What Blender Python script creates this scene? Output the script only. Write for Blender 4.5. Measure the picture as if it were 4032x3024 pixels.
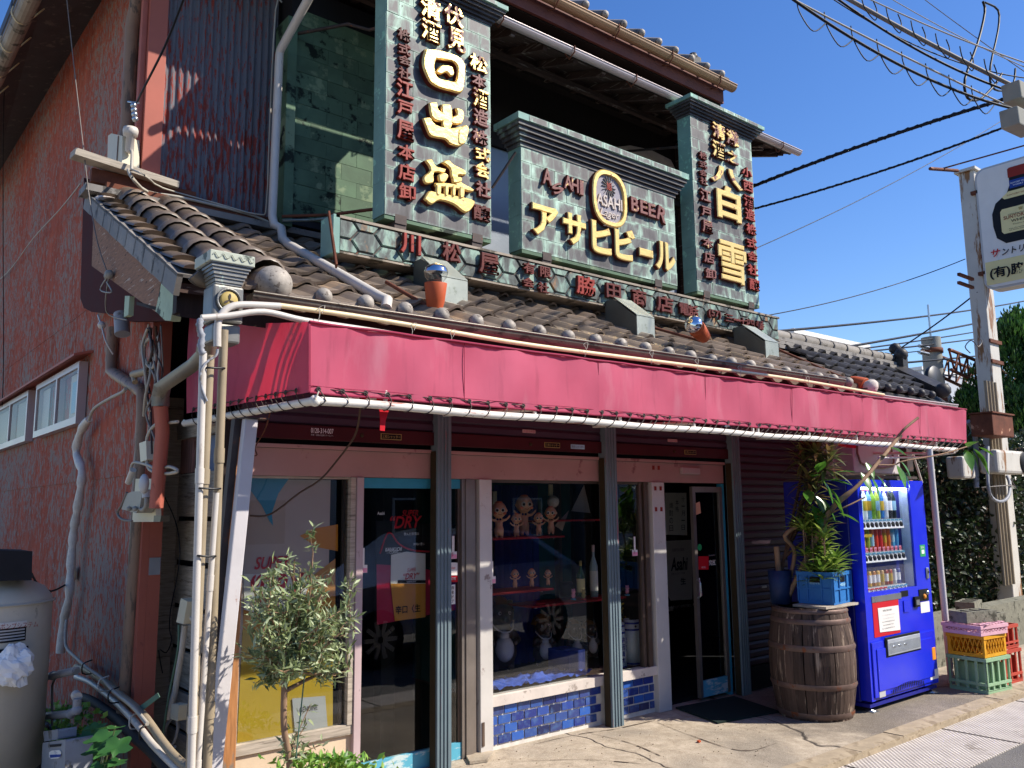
import bpy, math, random
from mathutils import Vector, Matrix, noise as mnoise
random.seed(7)
S = bpy.context.scene
for o in list(bpy.data.objects): bpy.data.objects.remove(o)
COL = S.collection
PI = math.pi
rad = math.radians

# ---------------------------------------------------------------- camera
FPX, PITCH, YAW, ROLL = 3336.6, 0.145887, 0.688790, -0.0107780
CAMZ = 1.7
_f = Vector((math.sin(YAW)*math.cos(PITCH), math.cos(YAW)*math.cos(PITCH), math.sin(PITCH)))
_r0 = Vector((math.cos(YAW), -math.sin(YAW), 0)); _u0 = _r0.cross(_f)
_r = _r0*math.cos(ROLL)+_u0*math.sin(ROLL); _u = -_r0*math.sin(ROLL)+_u0*math.cos(ROLL)
CAM = Vector((0, 0, CAMZ))
cd = bpy.data.cameras.new('camera'); cam = bpy.data.objects.new('camera', cd); COL.objects.link(cam)
cd.sensor_width = 36; cd.lens = FPX/4032*36; cd.clip_start = .05; cd.clip_end = 3000
m = Matrix((_r, _u, -_f)).transposed().to_4x4(); m.translation = CAM
cam.matrix_world = m; S.camera = cam
def P(px, py, x=None, y=None, z=None):
    """point of the place seen at a photo pixel, on the wall or ground plane given"""
    d = _f*FPX+_r*(px-2016)-_u*(py-1512)
    if x is not None: t = x/d.x
    elif y is not None: t = y/d.y
    else: t = (z-CAMZ)/d.z
    return CAM+d*t

# ---------------------------------------------------------------- light
SUN_EL = rad(42); SUNDIR = Vector((0.72, -0.70, 0)).normalized()*math.cos(SUN_EL)+Vector((0, 0, math.sin(SUN_EL)))
w = bpy.data.worlds.new('World'); S.world = w; w.use_nodes = True
nt = w.node_tree; bg = nt.nodes['Background']
sky = nt.nodes.new('ShaderNodeTexSky'); sky.sky_type = 'NISHITA'; sky.sun_disc = False
sky.sun_elevation = SUN_EL; sky.sun_rotation = math.atan2(SUNDIR.x, SUNDIR.y)
sky.air_density = 1.0; sky.dust_density = .3; sky.ozone_density = 2.5
hs = nt.nodes.new('ShaderNodeHueSaturation'); hs.inputs['Saturation'].default_value = 1.28; hs.inputs['Hue'].default_value = .512; nt.links.new(sky.outputs[0], hs.inputs['Color']); nt.links.new(hs.outputs[0], bg.inputs[0]); bg.inputs[1].default_value = 0.125
sl = bpy.data.lights.new('sun', 'SUN'); sl.energy = 5.0; sl.angle = rad(.53); sl.color = (1, .93, .82)
so = bpy.data.objects.new('sun', sl); COL.objects.link(so); so.location = (10, -10, 20)
so.rotation_euler = SUNDIR.to_track_quat('Z', 'Y').to_euler()
S.view_settings.view_transform = 'Standard'; S.view_settings.look = 'None'
S.view_settings.exposure = 0.6; S.view_settings.gamma = 1
S.render.engine = 'CYCLES'
S.render.resolution_x = 1024; S.render.resolution_y = 768

# ---------------------------------------------------------------- materials
def lin(h):
    h = h.lstrip('#'); out = []
    for i in (0, 2, 4):
        c = int(h[i:i+2], 16)/255; out.append(c/12.92 if c <= .04045 else ((c+.055)/1.055)**2.4)
    return tuple(out)
class N:
    """tiny wrapper round a node tree"""
    def __init__(s, name):
        s.m = bpy.data.materials.new(name); s.m.use_nodes = True; s.t = s.m.node_tree
        s.b = s.t.nodes['Principled BSDF']; s.tc = None
    def n(s, kind, **kw):
        x = s.t.nodes.new('ShaderNode'+kind)
        for k, v in kw.items():
            if hasattr(x, k): setattr(x, k, v)
            else: x.inputs[k].default_value = v
        return x
    def l(s, a, b): s.t.links.new(a, b)
    def coord(s, stretch=(1, 1, 1), out='Object', rnd=False):
        tc = s.n('TexCoord'); mp = s.n('Mapping'); mp.inputs['Scale'].default_value = stretch
        s.l(tc.outputs[out], mp.inputs[0])
        if rnd:
            oi = s.n('ObjectInfo'); cb = s.n('CombineXYZ'); mu = s.n('Math', operation='MULTIPLY'); mu.inputs[1].default_value = 37
            s.l(oi.outputs['Random'], mu.inputs[0]); s.l(mu.outputs[0], cb.inputs[0]); s.l(mu.outputs[0], cb.inputs[2]); s.l(cb.outputs[0], mp.inputs['Location'])
        return mp.outputs[0]
    def noise(s, vec, scale, detail=5, rough=.6, dist=0):
        x = s.n('TexNoise'); x.inputs['Scale'].default_value = scale; x.inputs['Detail'].default_value = detail
        x.inputs['Roughness'].default_value = rough; x.inputs['Distortion'].default_value = dist
        s.l(vec, x.inputs['Vector']); return x.outputs['Fac']
    def ramp(s, fac, stops):
        x = s.n('ValToRGB'); e = x.color_ramp.elements
        e[0].position, e[0].color = stops[0][0], (*stops[0][1], 1); e[1].position, e[1].color = stops[-1][0], (*stops[-1][1], 1)
        for p, c in stops[1:-1]:
            k = e.new(p); k.color = (*c, 1)
        s.l(fac, x.inputs[0]); return x.outputs[0]
    def mask(s, fac, a, b):
        x = s.n('MapRange'); x.inputs[1].default_value = a; x.inputs[2].default_value = b; s.l(fac, x.inputs[0]); return x.outputs[0]
    def mix(s, fac, a, b, mode='MIX'):
        x = s.n('Mix', data_type='RGBA', blend_type=mode)
        for src, i in ((fac, 0), (a, 6), (b, 7)):
            if hasattr(src, 'links') or hasattr(src, 'is_linked'): s.l(src, x.inputs[i])
            elif i == 0: x.inputs[0].default_value = src
            else: x.inputs[i].default_value = (*src, 1)
        return x.outputs[2]
    def math(s, op, a, b=0):
        x = s.n('Math', operation=op)
        for v, i in ((a, 0), (b, 1)):
            if hasattr(v, 'is_linked'): s.l(v, x.inputs[i])
            else: x.inputs[i].default_value = v
        return x.outputs[0]
    def bump(s, h, strength=.3, dist=.01, prev=None):
        x = s.n('Bump'); x.inputs['Strength'].default_value = strength; x.inputs['Distance'].default_value = dist
        s.l(h, x.inputs['Height'])
        if prev: s.l(prev, x.inputs['Normal'])
        return x.outputs[0]
    def done(s, col=None, rough=.5, metal=0, nrm=None, **kw):
        b = s.b
        if col is not None:
            if hasattr(col, 'is_linked'): s.l(col, b.inputs['Base Color'])
            else: b.inputs['Base Color'].default_value = (*col, 1)
        for k, v in (('Roughness', rough), ('Metallic', metal)):
            if hasattr(v, 'is_linked'): s.l(v, b.inputs[k])
            else: b.inputs[k].default_value = v
        if nrm is not None: s.l(nrm, b.inputs['Normal'])
        for k, v in kw.items(): b.inputs[k.replace('_', ' ')].default_value = v
        return s.m
def mat(name, col, rough=.55, metal=0, var=.18, scale=5, stretch=(1, 1, 1), spots=None, bump=.15, bscale=40, rnd=0, rv=.1, **kw):
    """paint, wood, stone ... : a base colour that varies, worn spots of a second colour, fine relief"""
    if isinstance(col, str): col = lin(col)
    s = N(name); v = s.coord(stretch, rnd=bool(rnd))
    n1 = s.noise(v, scale)
    c = s.ramp(n1, [(.3, tuple(x*(1-var) for x in col)), (.7, tuple(min(1, x*(1+var)) for x in col))])
    for sp in ([] if spots is None else spots if isinstance(spots, list) else [spots]):
        c2, amt, sc, st = sp
        if isinstance(c2, str): c2 = lin(c2)
        n2 = s.noise(s.coord(st, rnd=bool(rnd)), sc, 8, .65)
        c = s.mix(s.mask(n2, 1-amt-.02, 1-amt+.03), c, c2)
    if rnd:
        oi = s.n('ObjectInfo'); hv = s.n('HueSaturation'); s.l(c, hv.inputs['Color'])
        mr = s.n('MapRange'); mr.inputs[3].default_value = 1-rnd; mr.inputs[4].default_value = 1+rnd
        s.l(oi.outputs['Random'], mr.inputs[0]); s.l(mr.outputs[0], hv.inputs['Value']); c = hv.outputs[0]
    nb = s.noise(v, bscale, 4)
    if rough >= .5 and 'Specular_IOR_Level' not in kw: kw['Specular_IOR_Level'] = .22
    rr = s.n('MapRange'); rr.inputs[3].default_value = max(0, rough-rv); rr.inputs[4].default_value = min(1, rough+rv); s.l(n1, rr.inputs[0])
    return s.done(c, rr.outputs[0], metal, s.bump(nb, bump, .004) if bump else None, **kw)
MT = {}
def defm(k, *a, **kw): MT[k] = mat(k, *a, **kw)
# corrugated and weathered red paint
def red_paint(name, stretch, base, grey, amt):
    s = N(name); v = s.coord(stretch)
    n0 = s.noise(v, 1.2, 4); n1 = s.noise(v, 10, 9, .7, .3); n2 = s.noise(s.coord((stretch[0]*1.5, stretch[1]*1.5, stretch[2])), 14, 6, .7)
    n3 = s.noise(s.coord(), .6, 3)
    c = s.ramp(n0, [(.3, tuple(x*.72 for x in base)), (.55, base), (.75, tuple(min(1, x*1.2) for x in base))])
    a = s.math('ADD', n1, s.math('MULTIPLY', n3, .35))
    c = s.mix(s.mask(a, .83-amt, .87-amt), c, grey)
    c = s.mix(s.mask(n2, .62, .66), c, tuple(x*.25 for x in base))
    return s.done(c, .75, 0, s.bump(a, .35, .004), Specular_IOR_Level=.15)
MT['red_wall'] = red_paint('red_wall', (6, 6, 1.1), lin('#ad5c49'), lin('#93857c'), .15)
MT['red_corr'] = red_paint('red_corr', (5, 5, .8), lin('#853a31'), lin('#66666c'), .22)
defm('coral', '#a85f50', .6, var=.08, scale=3, spots=('#6b3f3a', .3, 8, (1, 1, .4)))
# copper patina on plates
def patina(name, dark=1.0, rnd=True, base=.5):
    s = N(name); v = s.coord(rnd=rnd); wv = s.coord()
    geo = s.n('NewGeometry'); n0 = s.n('TexNoise'); n0.inputs['Scale'].default_value = 1.6; n0.inputs['Detail'].default_value = 4; s.l(geo.outputs['Position'], n0.inputs['Vector'])
    n1 = s.noise(s.coord((3.2, 3.2, 1), rnd=rnd), 3.0, 7, .65, .8); n2 = s.noise(s.coord((1, 1, 1), rnd=rnd), 30, 5)
    tc = s.n('TexCoord'); sp = s.n('SeparateXYZ'); s.l(tc.outputs['Generated'], sp.inputs[0])
    def edge(o):
        a = s.math('SUBTRACT', o, .5); a = s.math('ABSOLUTE', a); return a
    e = s.math('MAXIMUM', edge(sp.outputs[0]), edge(sp.outputs[2]))
    e = s.mask(e, .3, .52)
    a = s.math('ADD', s.math('MULTIPLY', n1, .75), s.math('MULTIPLY', n0.outputs['Fac'], .45))
    a = s.math('ADD', a, s.math('MULTIPLY', e, .17))
    c = s.ramp(a, [(base-.08, lin('#2f2c2e')), (base+.08, lin('#4d4a4c')), (base+.16, lin('#636b67')), (base+.24, lin('#839a8d')), (base+.36, lin('#aac4b6'))])
    c = s.mix(s.mask(n2, .66, .72), c, lin('#2a2c29'))
    r = s.n('MapRange'); r.inputs[3].default_value = .42; r.inputs[4].default_value = .72; s.l(a, r.inputs[0])
    return s.done(c, r.outputs[0], .15, s.bump(n1, .25, .006))
MT['patina'] = patina('patina'); MT['patina_dk'] = patina('patina_dk', base=.68)
MT['patina_lt'] = mat('patina_lt', '#7a9c92', .6, var=.15, scale=4, spots=[('#2e3531', .35, 4, (1, 1, .6)), ('#93c3ad', .4, 9, (1, 1, 1))])
MT['patina_gn'] = mat('patina_gn', '#566f58', .65, var=.3, scale=2.5, spots=[('#7d9072', .42, 3, (1, 1, 1)), ('#1e2820', .42, 4, (1, 1, 1))], rnd=.16)
def hexm():
    s = N('hex_patina'); n1 = s.noise(s.coord((2, 2, 1), rnd=True), 4, 7, .65, .6)
    n2 = s.noise(s.coord((1, 1, .5), rnd=True), 5, 5)
    c = s.ramp(n1, [(.36, lin('#282c2a')), (.48, lin('#505955')), (.58, lin('#7c9789')), (.72, lin('#94a089'))])
    c = s.mix(s.mask(n2, .58, .68), c, lin('#9a6b3a'))
    return s.done(c, .55, .15, s.bump(n1, .3, .005))
MT['hex'] = hexm()
# gold leaf over red lacquer, worn
def gold(name, amt):
    s = N(name); n = s.noise(s.coord(rnd=True), 13, 6, .65); k = s.mask(n, amt, amt+.04)
    c = s.mix(k, lin('#ecc878'), lin('#6a2a24')); r = s.mask(n, amt-.2, amt+.1)
    mr = s.n('MapRange'); mr.inputs[3].default_value = .32; mr.inputs[4].default_value = .6; s.l(k, mr.inputs[0])
    me = s.n('MapRange'); me.inputs[3].default_value = .45; me.inputs[4].default_value = 0; s.l(k, me.inputs[0])
    return s.done(c, mr.outputs[0], me.outputs[0], s.bump(s.noise(s.coord(), 25), .35, .01))
MT['gold'] = gold('gold', .64); MT['gold_worn'] = gold('gold_worn', .52); MT['gold_little'] = gold('gold_little', .34)
defm('lacquer', '#5f2620', .55, var=.3, scale=20, spots=('#3a1815', .4, 30, (1, 1, 1)), rnd=.15)
defm('lacquer_red', '#93352a', .5, var=.3, scale=20, spots=('#6a2219', .42, 20, (1, 1, 1)), rnd=.1)
# roof tile
defm('tile', '#75675a', .42, var=.3, scale=5, spots=[('#8f7860', .4, 3, (1, 1, 1)), ('#3a3430', .34, 9, (1, 1, 1))], bump=.3, bscale=60, rnd=.3)
defm('tile_dk', '#3c3a3a', .5, var=.3, scale=6, spots=('#5c5850', .4, 8, (1, 1, 1)), rnd=.2)
defm('tile_grey', '#7f7a74', .6, var=.2, scale=6, spots=('#57524c', .4, 7, (1, 1, 1)), rnd=.15)
defm('ball', '#9c948a', .58, metal=.08, var=.2, scale=30, spots=('#6b625a', .42, 25, (1, 1, 1)), bump=.3, bscale=70, rnd=.15)
defm('mortar', '#c9bdb4', .9, var=.15, scale=15, bump=.6)
# wood
def wood(name, col, stretch, spots=None, var=.3, **kw): defm(name, col, .75, var=var, scale=6, stretch=stretch, spots=spots, bump=.5, bscale=9, **kw)
wood('wood_grey', '#a89d8e', (1, 1.2, 14), spots=[('#7a7064', .40, 3, (1, 1, 12)), ('#4a4038', .28, 5, (6, 6, 6))], rnd=.15)
wood('wood_orange', '#a87448', (10, 10, .8), spots=[('#7d7064', .45, 2, (3, 3, 1)), ('#3b2a20', .3, 4, (8, 8, .6))])
wood('wood_dark', '#4b3a34', (1, 1.5, 16), spots=[('#8d8078', .4, 3, (1, 1, 14)), ('#2c2220', .36, 5, (2, 2, 9))])
wood('wood_barge', '#8a6650', (1, 2, 14), spots=[('#b8a898', .38, 3, (1, 2, 16)), ('#3a2a22', .36, 5, (1, 2, 9))])
wood('wood_black', '#2a211e', (8, 8, 1), rnd=.15)
wood('wood_pink', '#a3796f', (10, 10, 1), spots=('#5a2f20', .42, 2, (7, 7, .7)))
wood('stave', '#4f4038', (9, 9, .8), spots=[('#9a8775', .4, 2.5, (7, 7, .5)), ('#2b211c', .4, 3, (6, 6, .6))], rnd=.25)
defm('hoop', '#6f5c54', .55, metal=.5, var=.25, scale=10, spots=('#7b4a33', .42, 9, (1, 1, 1)))
# fabric
def cloth():
    s = N('awning_cloth'); v = s.coord(); n = s.noise(v, 1.3, 5); n2 = s.noise(s.coord((1, 1, .25)), 4, 5); f = s.noise(s.coord((1, 1, 1)), 260, 2)
    c = s.ramp(n, [(.3, lin('#bc4a66')), (.7, lin('#cc5f7a'))]); c = s.mix(s.mask(n2, .55, .8), c, lin('#cd7f90')); n3 = s.noise(s.coord((3, 1, .35)), 5, 6, .65); c = s.mix(s.mask(n3, .56, .72), c, s.mix(.35, c, lin('#7d3348')))
    s.done(c, .8, 0, s.bump(f, .15, .002)); tr = s.n('BsdfTranslucent'); tr.inputs[0].default_value = (*lin('#f52a42'), 1)
    mx = s.n('MixShader'); mx.inputs[0].default_value = .24
    s.l(s.b.outputs[0], mx.inputs[1]); s.l(tr.outputs[0], mx.inputs[2]); s.l(mx.outputs[0], s.t.nodes['Material Output'].inputs[0]); return s.m
MT['cloth'] = cloth()
defm('cloth_bound', '#8e2c45', .8, var=.15, scale=6)
defm('rag', '#c01828', .8, var=.2, scale=15)
defm('white_pipe', '#dcd6cc', .45, var=.08, scale=6, spots=[('#a8756a', .37, 3, (1, 6, 6)), ('#8a5a3a', .3, 8, (2, 2, 2))])
defm('white_post', '#c4bfc0', .5, var=.06, scale=4, spots=('#8b4a2a', .3, 7, (3, 3, 1)))
defm('pvc_white', '#c2bbb2', .4, var=.06, scale=4, spots=('#a79d92', .36, 5, (4, 4, .6)))
defm('pvc_cream', '#d6c49a', .45, var=.08, scale=4)
defm('pvc_beige', '#94866f', .5, var=.12, scale=4, spots=('#837868', .4, 4, (3, 3, .6)))
defm('pvc_brown', '#8b7260', .5, var=.12, scale=4, spots=('#63564c', .42, 4, (3, 3, .6)))
defm('pvc_grey', '#8d8f95', .5, var=.15, scale=5, spots=('#6a6660', .4, 6, (1, 1, 1)))
defm('insul', '#26262a', .7, var=.15, scale=8)
defm('tape', '#cfc8bd', .5, var=.15, scale=20, bump=.5, bscale=20)
defm('gutter', '#6a6258', .4, metal=.4, var=.25, scale=4, spots=('#403a34', .42, 6, (1, 4, 1)))
defm('gutter_tan', '#96785a', .4, metal=.3, var=.15, scale=2)
defm('gutter_pale', '#b9aaa8', .35, metal=.2, var=.1, scale=2)
defm('gutter_old', '#8f8476', .6, metal=.2, var=.3, scale=3, spots=('#4f4a40', .45, 5, (1, 1, 1)))
defm('duct', '#7d776c', .45, metal=.4, var=.2, scale=4, spots=('#57514a', .4, 5, (1, 1, 1)))
defm('verdigris', '#b0b5a6', .6, var=.15, scale=8, spots=('#5c655c', .4, 9, (1, 1, 1)))
defm('cap_green', '#a3b396', .6, var=.2, scale=6, spots=('#3c463a', .4, 6, (1, 1, 1)))
defm('cap_metal', '#7c7b76', .42, metal=.45, var=.25, scale=9, spots=('#a8b7a8', .34, 6, (3, 3, .6)))
defm('galv', '#9ba095', .42, metal=.35, var=.15, scale=5, spots=('#7a8070', .42, 4, (1, 1, 1)))
defm('galv_dk', '#5e6059', .45, metal=.35, var=.15, scale=5)
defm('rust', '#663c2c', .8, var=.35, scale=7, spots=('#b98c70', .36, 6, (1, 1, 1)))
defm('iron', '#4b423f', .6, metal=.3, var=.3, scale=9, spots=('#6e4434', .4, 9, (1, 1, 1)))
defm('steel_post', '#c3beb4', .5, var=.08, scale=3, spots=[('#8a6340', .43, 2.2, (3, 3, .5)), ('#6b4a33', .33, 6, (2, 2, .6))])
defm('concrete_pole', '#8b8a82', .85, var=.12, scale=4)
defm('black_wire', '#15161c', .5, var=.1); defm('grey_wire', '#77706a', .6, var=.15); defm('pale_wire', '#aaa396', .6, var=.12)
defm('silver', '#b5b9bd', .3, metal=.9, var=.1); defm('chrome', '#d8dadd', .07, metal=1, var=.02, bump=0)
defm('green_tape', '#54705f', .6)
# shopfront
defm('pink', '#ab8882', .6, var=.08, scale=3, spots=('#8a5f5f', .38, 4, (1, 1, 1)))  # pale lintel, colour tinted for red light bounced off the awning
defm('pink_pale', '#b5a0a0', .6, var=.08, scale=3, spots=('#8f7d7c', .36, 5, (2, 2, 1)))
defm('jamb', '#c6c2bc', .5, metal=.1, var=.08, scale=3, spots=('#93857f', .34, 7, (1, 1, 1)))
defm('alu', '#8a8179', .4, metal=.6, var=.1, scale=6)
defm('alu_br', '#6a5a50', .4, metal=.5, var=.15, scale=6)
defm('blue_post', '#68787f', .55, var=.1, scale=3, spots=('#8c5a5c', .36, 5, (4, 4, .5)))
defm('maroon_post', '#4c3340', .55, var=.12, scale=3)
defm('brass', '#3d3424', .6, metal=.3)
defm('shutter', '#463642', .5, metal=.15, var=.12, scale=2)
defm('shutter_bot', '#43181c', .5, metal=.1, var=.2, scale=4)
defm('rail_blue', '#58a3ba', .55, var=.12, scale=4, spots=('#b9c9c9', .44, 6, (1, 3, 3)))
defm('frame_teal', '#3a92ae', .5, var=.12, scale=5)
defm('sill_white', '#c9bfb6', .7, var=.12, scale=6, spots=('#9b9087', .38, 9, (1, 1, 1)))
defm('panel_cream', '#cdb79c', .7, var=.1, scale=5)
defm('grout', '#cfc9c0', .85, var=.15, scale=12)
def tileblue():
    s = N('blue_tile'); oi = s.n('ObjectInfo')
    c = s.ramp(oi.outputs['Random'], [(0, lin('#1b2650')), (.2, lin('#26357d')), (.42, lin('#2b4a9a')), (.6, lin('#37406e')), (.78, lin('#2a5cb0')), (1, lin('#34385a'))])
    n = s.noise(s.coord(rnd=True), 18, 5); c = s.mix(s.mask(n, .5, .8), c, lin('#4a6a9a'))
    return s.done(c, .18, 0, s.bump(n, .1, .003))
MT['blue_tile'] = tileblue()
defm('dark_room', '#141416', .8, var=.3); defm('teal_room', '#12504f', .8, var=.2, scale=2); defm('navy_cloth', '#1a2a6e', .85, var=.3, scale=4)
defm('blue_cloth', '#4a6ad0', .8, var=.3, scale=5); defm('shelf_red', '#8e1f26', .5)
def glass(name, tint, k=1.6, rough=0.0):
    s = N(name); t = s.n('BsdfTransparent'); t.inputs[0].default_value = (*tint, 1); g = s.n('BsdfGlossy'); g.inputs['Roughness'].default_value = rough
    f = s.n('Fresnel'); f.inputs[0].default_value = 1.6; mx = s.n('MixShader'); geo = s.n('NewGeometry'); s.l(s.math('MULTIPLY', s.math('MULTIPLY', f.outputs[0], k), s.math('SUBTRACT', 1.0, geo.outputs['Backfacing'])), mx.inputs[0])
    s.l(t.outputs[0], mx.inputs[1]); s.l(g.outputs[0], mx.inputs[2]); s.l(mx.outputs[0], s.t.nodes['Material Output'].inputs[0]); return s.m
MT['glass'] = glass('glass', (.86, .88, .87)); MT['vglass'] = glass('vglass', (.93, .94, .95)); MT['dglass'] = glass('dglass', (.92, .92, .9), .45)
for k, c in dict(paper='#cfcac2', paper_dim='#a59d94', poster_pink='#bfaba4', poster_white='#e0dcd6', p_red='#c01c28', p_crimson='#a51c40', p_black='#0e0e10', p_blue='#4f97b8', p_orange='#d98a2a',
                 p_yellow='#c2a233', p_amber='#c98a3a', p_grey='#b8b8b8', p_green='#2e9a5a', p_pink='#e69ab0', ink='#17181c', p_lightblue='#9cc8dc', p_cream='#e3d49a', p_white='#eeeeee', p_redbr='#8a2a20', p_gold='#b09a5c', p_navy='#20408c').items():
    defm(k, c, .55, var=.04, bump=0)
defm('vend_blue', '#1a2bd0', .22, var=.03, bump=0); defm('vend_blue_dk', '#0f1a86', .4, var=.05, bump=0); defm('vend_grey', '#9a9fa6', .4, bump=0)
defm('white_plastic', '#e6e6e6', .35, var=.02, bump=0); defm('grey_plastic', '#8f8d86', .5, var=.08); defm('black_plastic', '#141416', .45, bump=0)
defm('ivory_box', '#cfc7ae', .5, var=.08); defm('tank', '#cfc6b4', .5, var=.08, scale=3, spots=('#a09784', .34, 3, (1, 1, 1)))
defm('crate_blue', '#2f6fb0', .5, var=.08); defm('crate_green', '#93b38f', .6, var=.1); defm('crate_yellow', '#d69a24', .55, var=.12); defm('crate_pink', '#d9a9b4', .6, var=.08); defm('crate_red', '#b04838', .6, var=.12)
defm('block', '#7c7a6c', .95, var=.25, scale=12, bump=1, bscale=50, spots=('#4c4b40', .42, 9, (1, 1, 1)))
defm('terracotta', '#b2532f', .6, var=.08, scale=10)
defm('vinyl', '#d8a07c', .4, var=.08, scale=5, Subsurface_Weight=.05); defm('vinyl_pale', '#dcb89a', .4, var=.08, scale=5); defm('cheek', '#c86a50', .5)
defm('clay_brown', '#4e382c', .35, var=.3, scale=6); defm('clay_white', '#d3beb2', .25, var=.1, scale=6); defm('straw', '#7a5128', .7, var=.3, scale=20)
defm('porcelain', '#dcdcd8', .2, var=.04); defm('porc_blue', '#26388c', .25)
defm('bottle_green', '#1c4a20', .12, var=.1, bump=0); defm('bottle_clear', '#9fb0b0', .1, bump=0)
# plants
def leafm(name, a, b, c, tr=.35, rough=.45):
    s = N(name); oi = s.n('ObjectInfo'); geo = s.n('NewGeometry'); n = s.n('TexNoise'); n.inputs['Scale'].default_value = 9; s.l(geo.outputs['Position'], n.inputs['Vector'])
    f = s.math('ADD', s.math('MULTIPLY', geo.outputs['Random Per Island'], .55), s.math('MULTIPLY', n.outputs['Fac'], .5))
    col = s.ramp(f, [(.25, lin(a)), (.5, lin(b)), (.8, lin(c))]); s.done(col, rough)
    t = s.n('BsdfTranslucent'); s.l(col, t.inputs[0]); mx = s.n('MixShader'); mx.inputs[0].default_value = tr
    s.l(s.b.outputs[0], mx.inputs[1]); s.l(t.outputs[0], mx.inputs[2]); s.l(mx.outputs[0], s.t.nodes['Material Output'].inputs[0]); return s.m
MT['olive'] = leafm('olive', '#5a6640', '#84935f', '#b9c39d', .25); MT['rubber'] = leafm('rubber', '#2f5220', '#4a7a2a', '#6a9a3a', .3, .25)
MT['dracaena'] = leafm('dracaena', '#4a6a2a', '#7a9a3c', '#a9ba5a', .35); MT['dark_leaf'] = leafm('dark_leaf', '#141d10', '#24331a', '#3e5228', .15)
MT['spiky'] = leafm('spiky', '#4a4c28', '#66703a', '#8a6a46', .3)
MT['conifer'] = leafm('conifer', '#1e3a16', '#33581f', '#5a8430', .25, .6); MT['bigleaf'] = leafm('bigleaf', '#284d26', '#335e2e', '#467a3c', .3); MT['weed'] = leafm('weed', '#47752a', '#6c9a3a', '#9abf5a', .35)
defm('bark', '#8a6f58', .85, var=.25, scale=20, stretch=(1, 1, .4)); defm('bark_dk', '#4c3a30', .85, var=.25, scale=20)
# ground
def ground():
    s = N('apron_concrete'); v = s.coord(); a = s.noise(v, 1.1, 6); b = s.noise(v, 9, 8, .7); c3 = s.noise(v, 90, 4, .7)
    c = s.ramp(b, [(.3, lin('#8a7c6a')), (.5, lin('#a89a86')), (.72, lin('#c0b29e'))])
    c = s.mix(s.mask(a, .48, .62), c, s.mix(.6, c, lin('#6f675c')))
    vm = s.n('VectorMath', operation='DISTANCE'); s.l(v, vm.inputs[0]); vm.inputs[1].default_value = (3.4, .05, 0); dm = s.math('ADD', s.math('MULTIPLY', vm.outputs['Value'], .5), s.math('MULTIPLY', s.noise(v, 2.5, 6, .7), .9)); c = s.mix(s.mask(dm, 1.05, 1.30), s.mix(.62, c, lin('#4a4139')), c)  # darker round the vending machine: shade painted in, with some damp dirt
    vo = s.n('TexVoronoi', feature='DISTANCE_TO_EDGE'); vo.inputs['Scale'].default_value = .33
    sx = s.n('Mapping'); nn = s.n('TexNoise'); nn.inputs['Scale'].default_value = 3; s.l(v, nn.inputs['Vector'])
    ad = s.n('MixRGB', blend_type='ADD'); ad.inputs[0].default_value = .22; s.l(v, ad.inputs[1]); s.l(nn.outputs['Color'], ad.inputs[2]); s.l(ad.outputs[0], vo.inputs['Vector'])
    cr = s.mask(vo.outputs['Distance'], .0005, .004); c = s.mix(s.mask(c3, .5, .75), c, s.mix(.5, c, lin('#d8cdbb'))); c = s.mix(s.mask(s.noise(v, 45, 3, .8), .58, .7), c, s.mix(.5, c, lin('#5a4f43'))); c = s.mix(cr, lin('#3a322b'), c)
    h = s.math('ADD', s.math('MULTIPLY', b, .5), s.math('ADD', s.math('MULTIPLY', c3, .35), s.math('MULTIPLY', cr, .7)))
    return s.done(c, .9, 0, s.bump(h, .9, .012))
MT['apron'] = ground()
def asphalt():
    s = N('asphalt'); v = s.coord(); a = s.noise(v, 1.5, 5); g = s.noise(v, 240, 3, .8); vo = s.n('TexVoronoi'); vo.inputs['Scale'].default_value = 120; s.l(v, vo.inputs['Vector'])
    c = s.ramp(a, [(.3, lin('#5c5a59')), (.7, lin('#6f6c69'))]); c = s.mix(s.mask(g, .52, .7), c, lin('#8d8983'))
    return s.done(c, .85, 0, s.bump(s.math('ADD', g, vo.outputs['Distance']), .8, .006))
MT['asphalt'] = asphalt()
def strip():
    s = N('white_strip'); v = s.coord(); g = s.noise(v, 6, 6)
    c = s.ramp(g, [(.3, lin('#b4aba4')), (.7, lin('#d2cac2'))]); c = s.mix(s.mask(s.noise(v, 2.2, 7, .7), .6, .68), c, lin('#93897f'))
    w1 = s.n('TexWave', wave_type='BANDS', bands_direction='DIAGONAL'); w1.inputs['Scale'].default_value = 16
    v2 = s.n('Mapping'); v2.inputs['Rotation'].default_value = (0, 0, PI/2); s.l(v, v2.inputs[0]); s.l(v, w1.inputs['Vector'])
    w2 = s.n('TexWave', wave_type='BANDS', bands_direction='DIAGONAL'); w2.inputs['Scale'].default_value = 16; s.l(v2.outputs[0], w2.inputs['Vector'])
    h = s.math('MULTIPLY', w1.outputs['Fac'], w2.outputs['Fac']); c = s.mix(s.mask(h, .1, .35), s.mix(.55, c, lin('#6f675f')), c)
    return s.done(c, .75, 0, s.bump(h, .8, .008))
MT['strip'] = strip()
defm('kerb', '#a0917b', .9, var=.2, scale=8, bump=.8, bscale=60, spots=('#8a7b66', .42, 6, (1, 1, 1)))
defm('crack', '#5d5145', .95)
defm('far_grey', '#a9adb5', .8, var=.06, scale=.6); defm('far_white', '#cfcfce', .8, var=.05, scale=.5); defm('far_dark', '#4a4642', .8, var=.2, scale=1); defm('window_dark', '#20262c', .15)
defm('car_paint', '#8e9db4', .16, metal=.5, var=.02, bump=0); defm('tyre', '#141414', .7)
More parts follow.
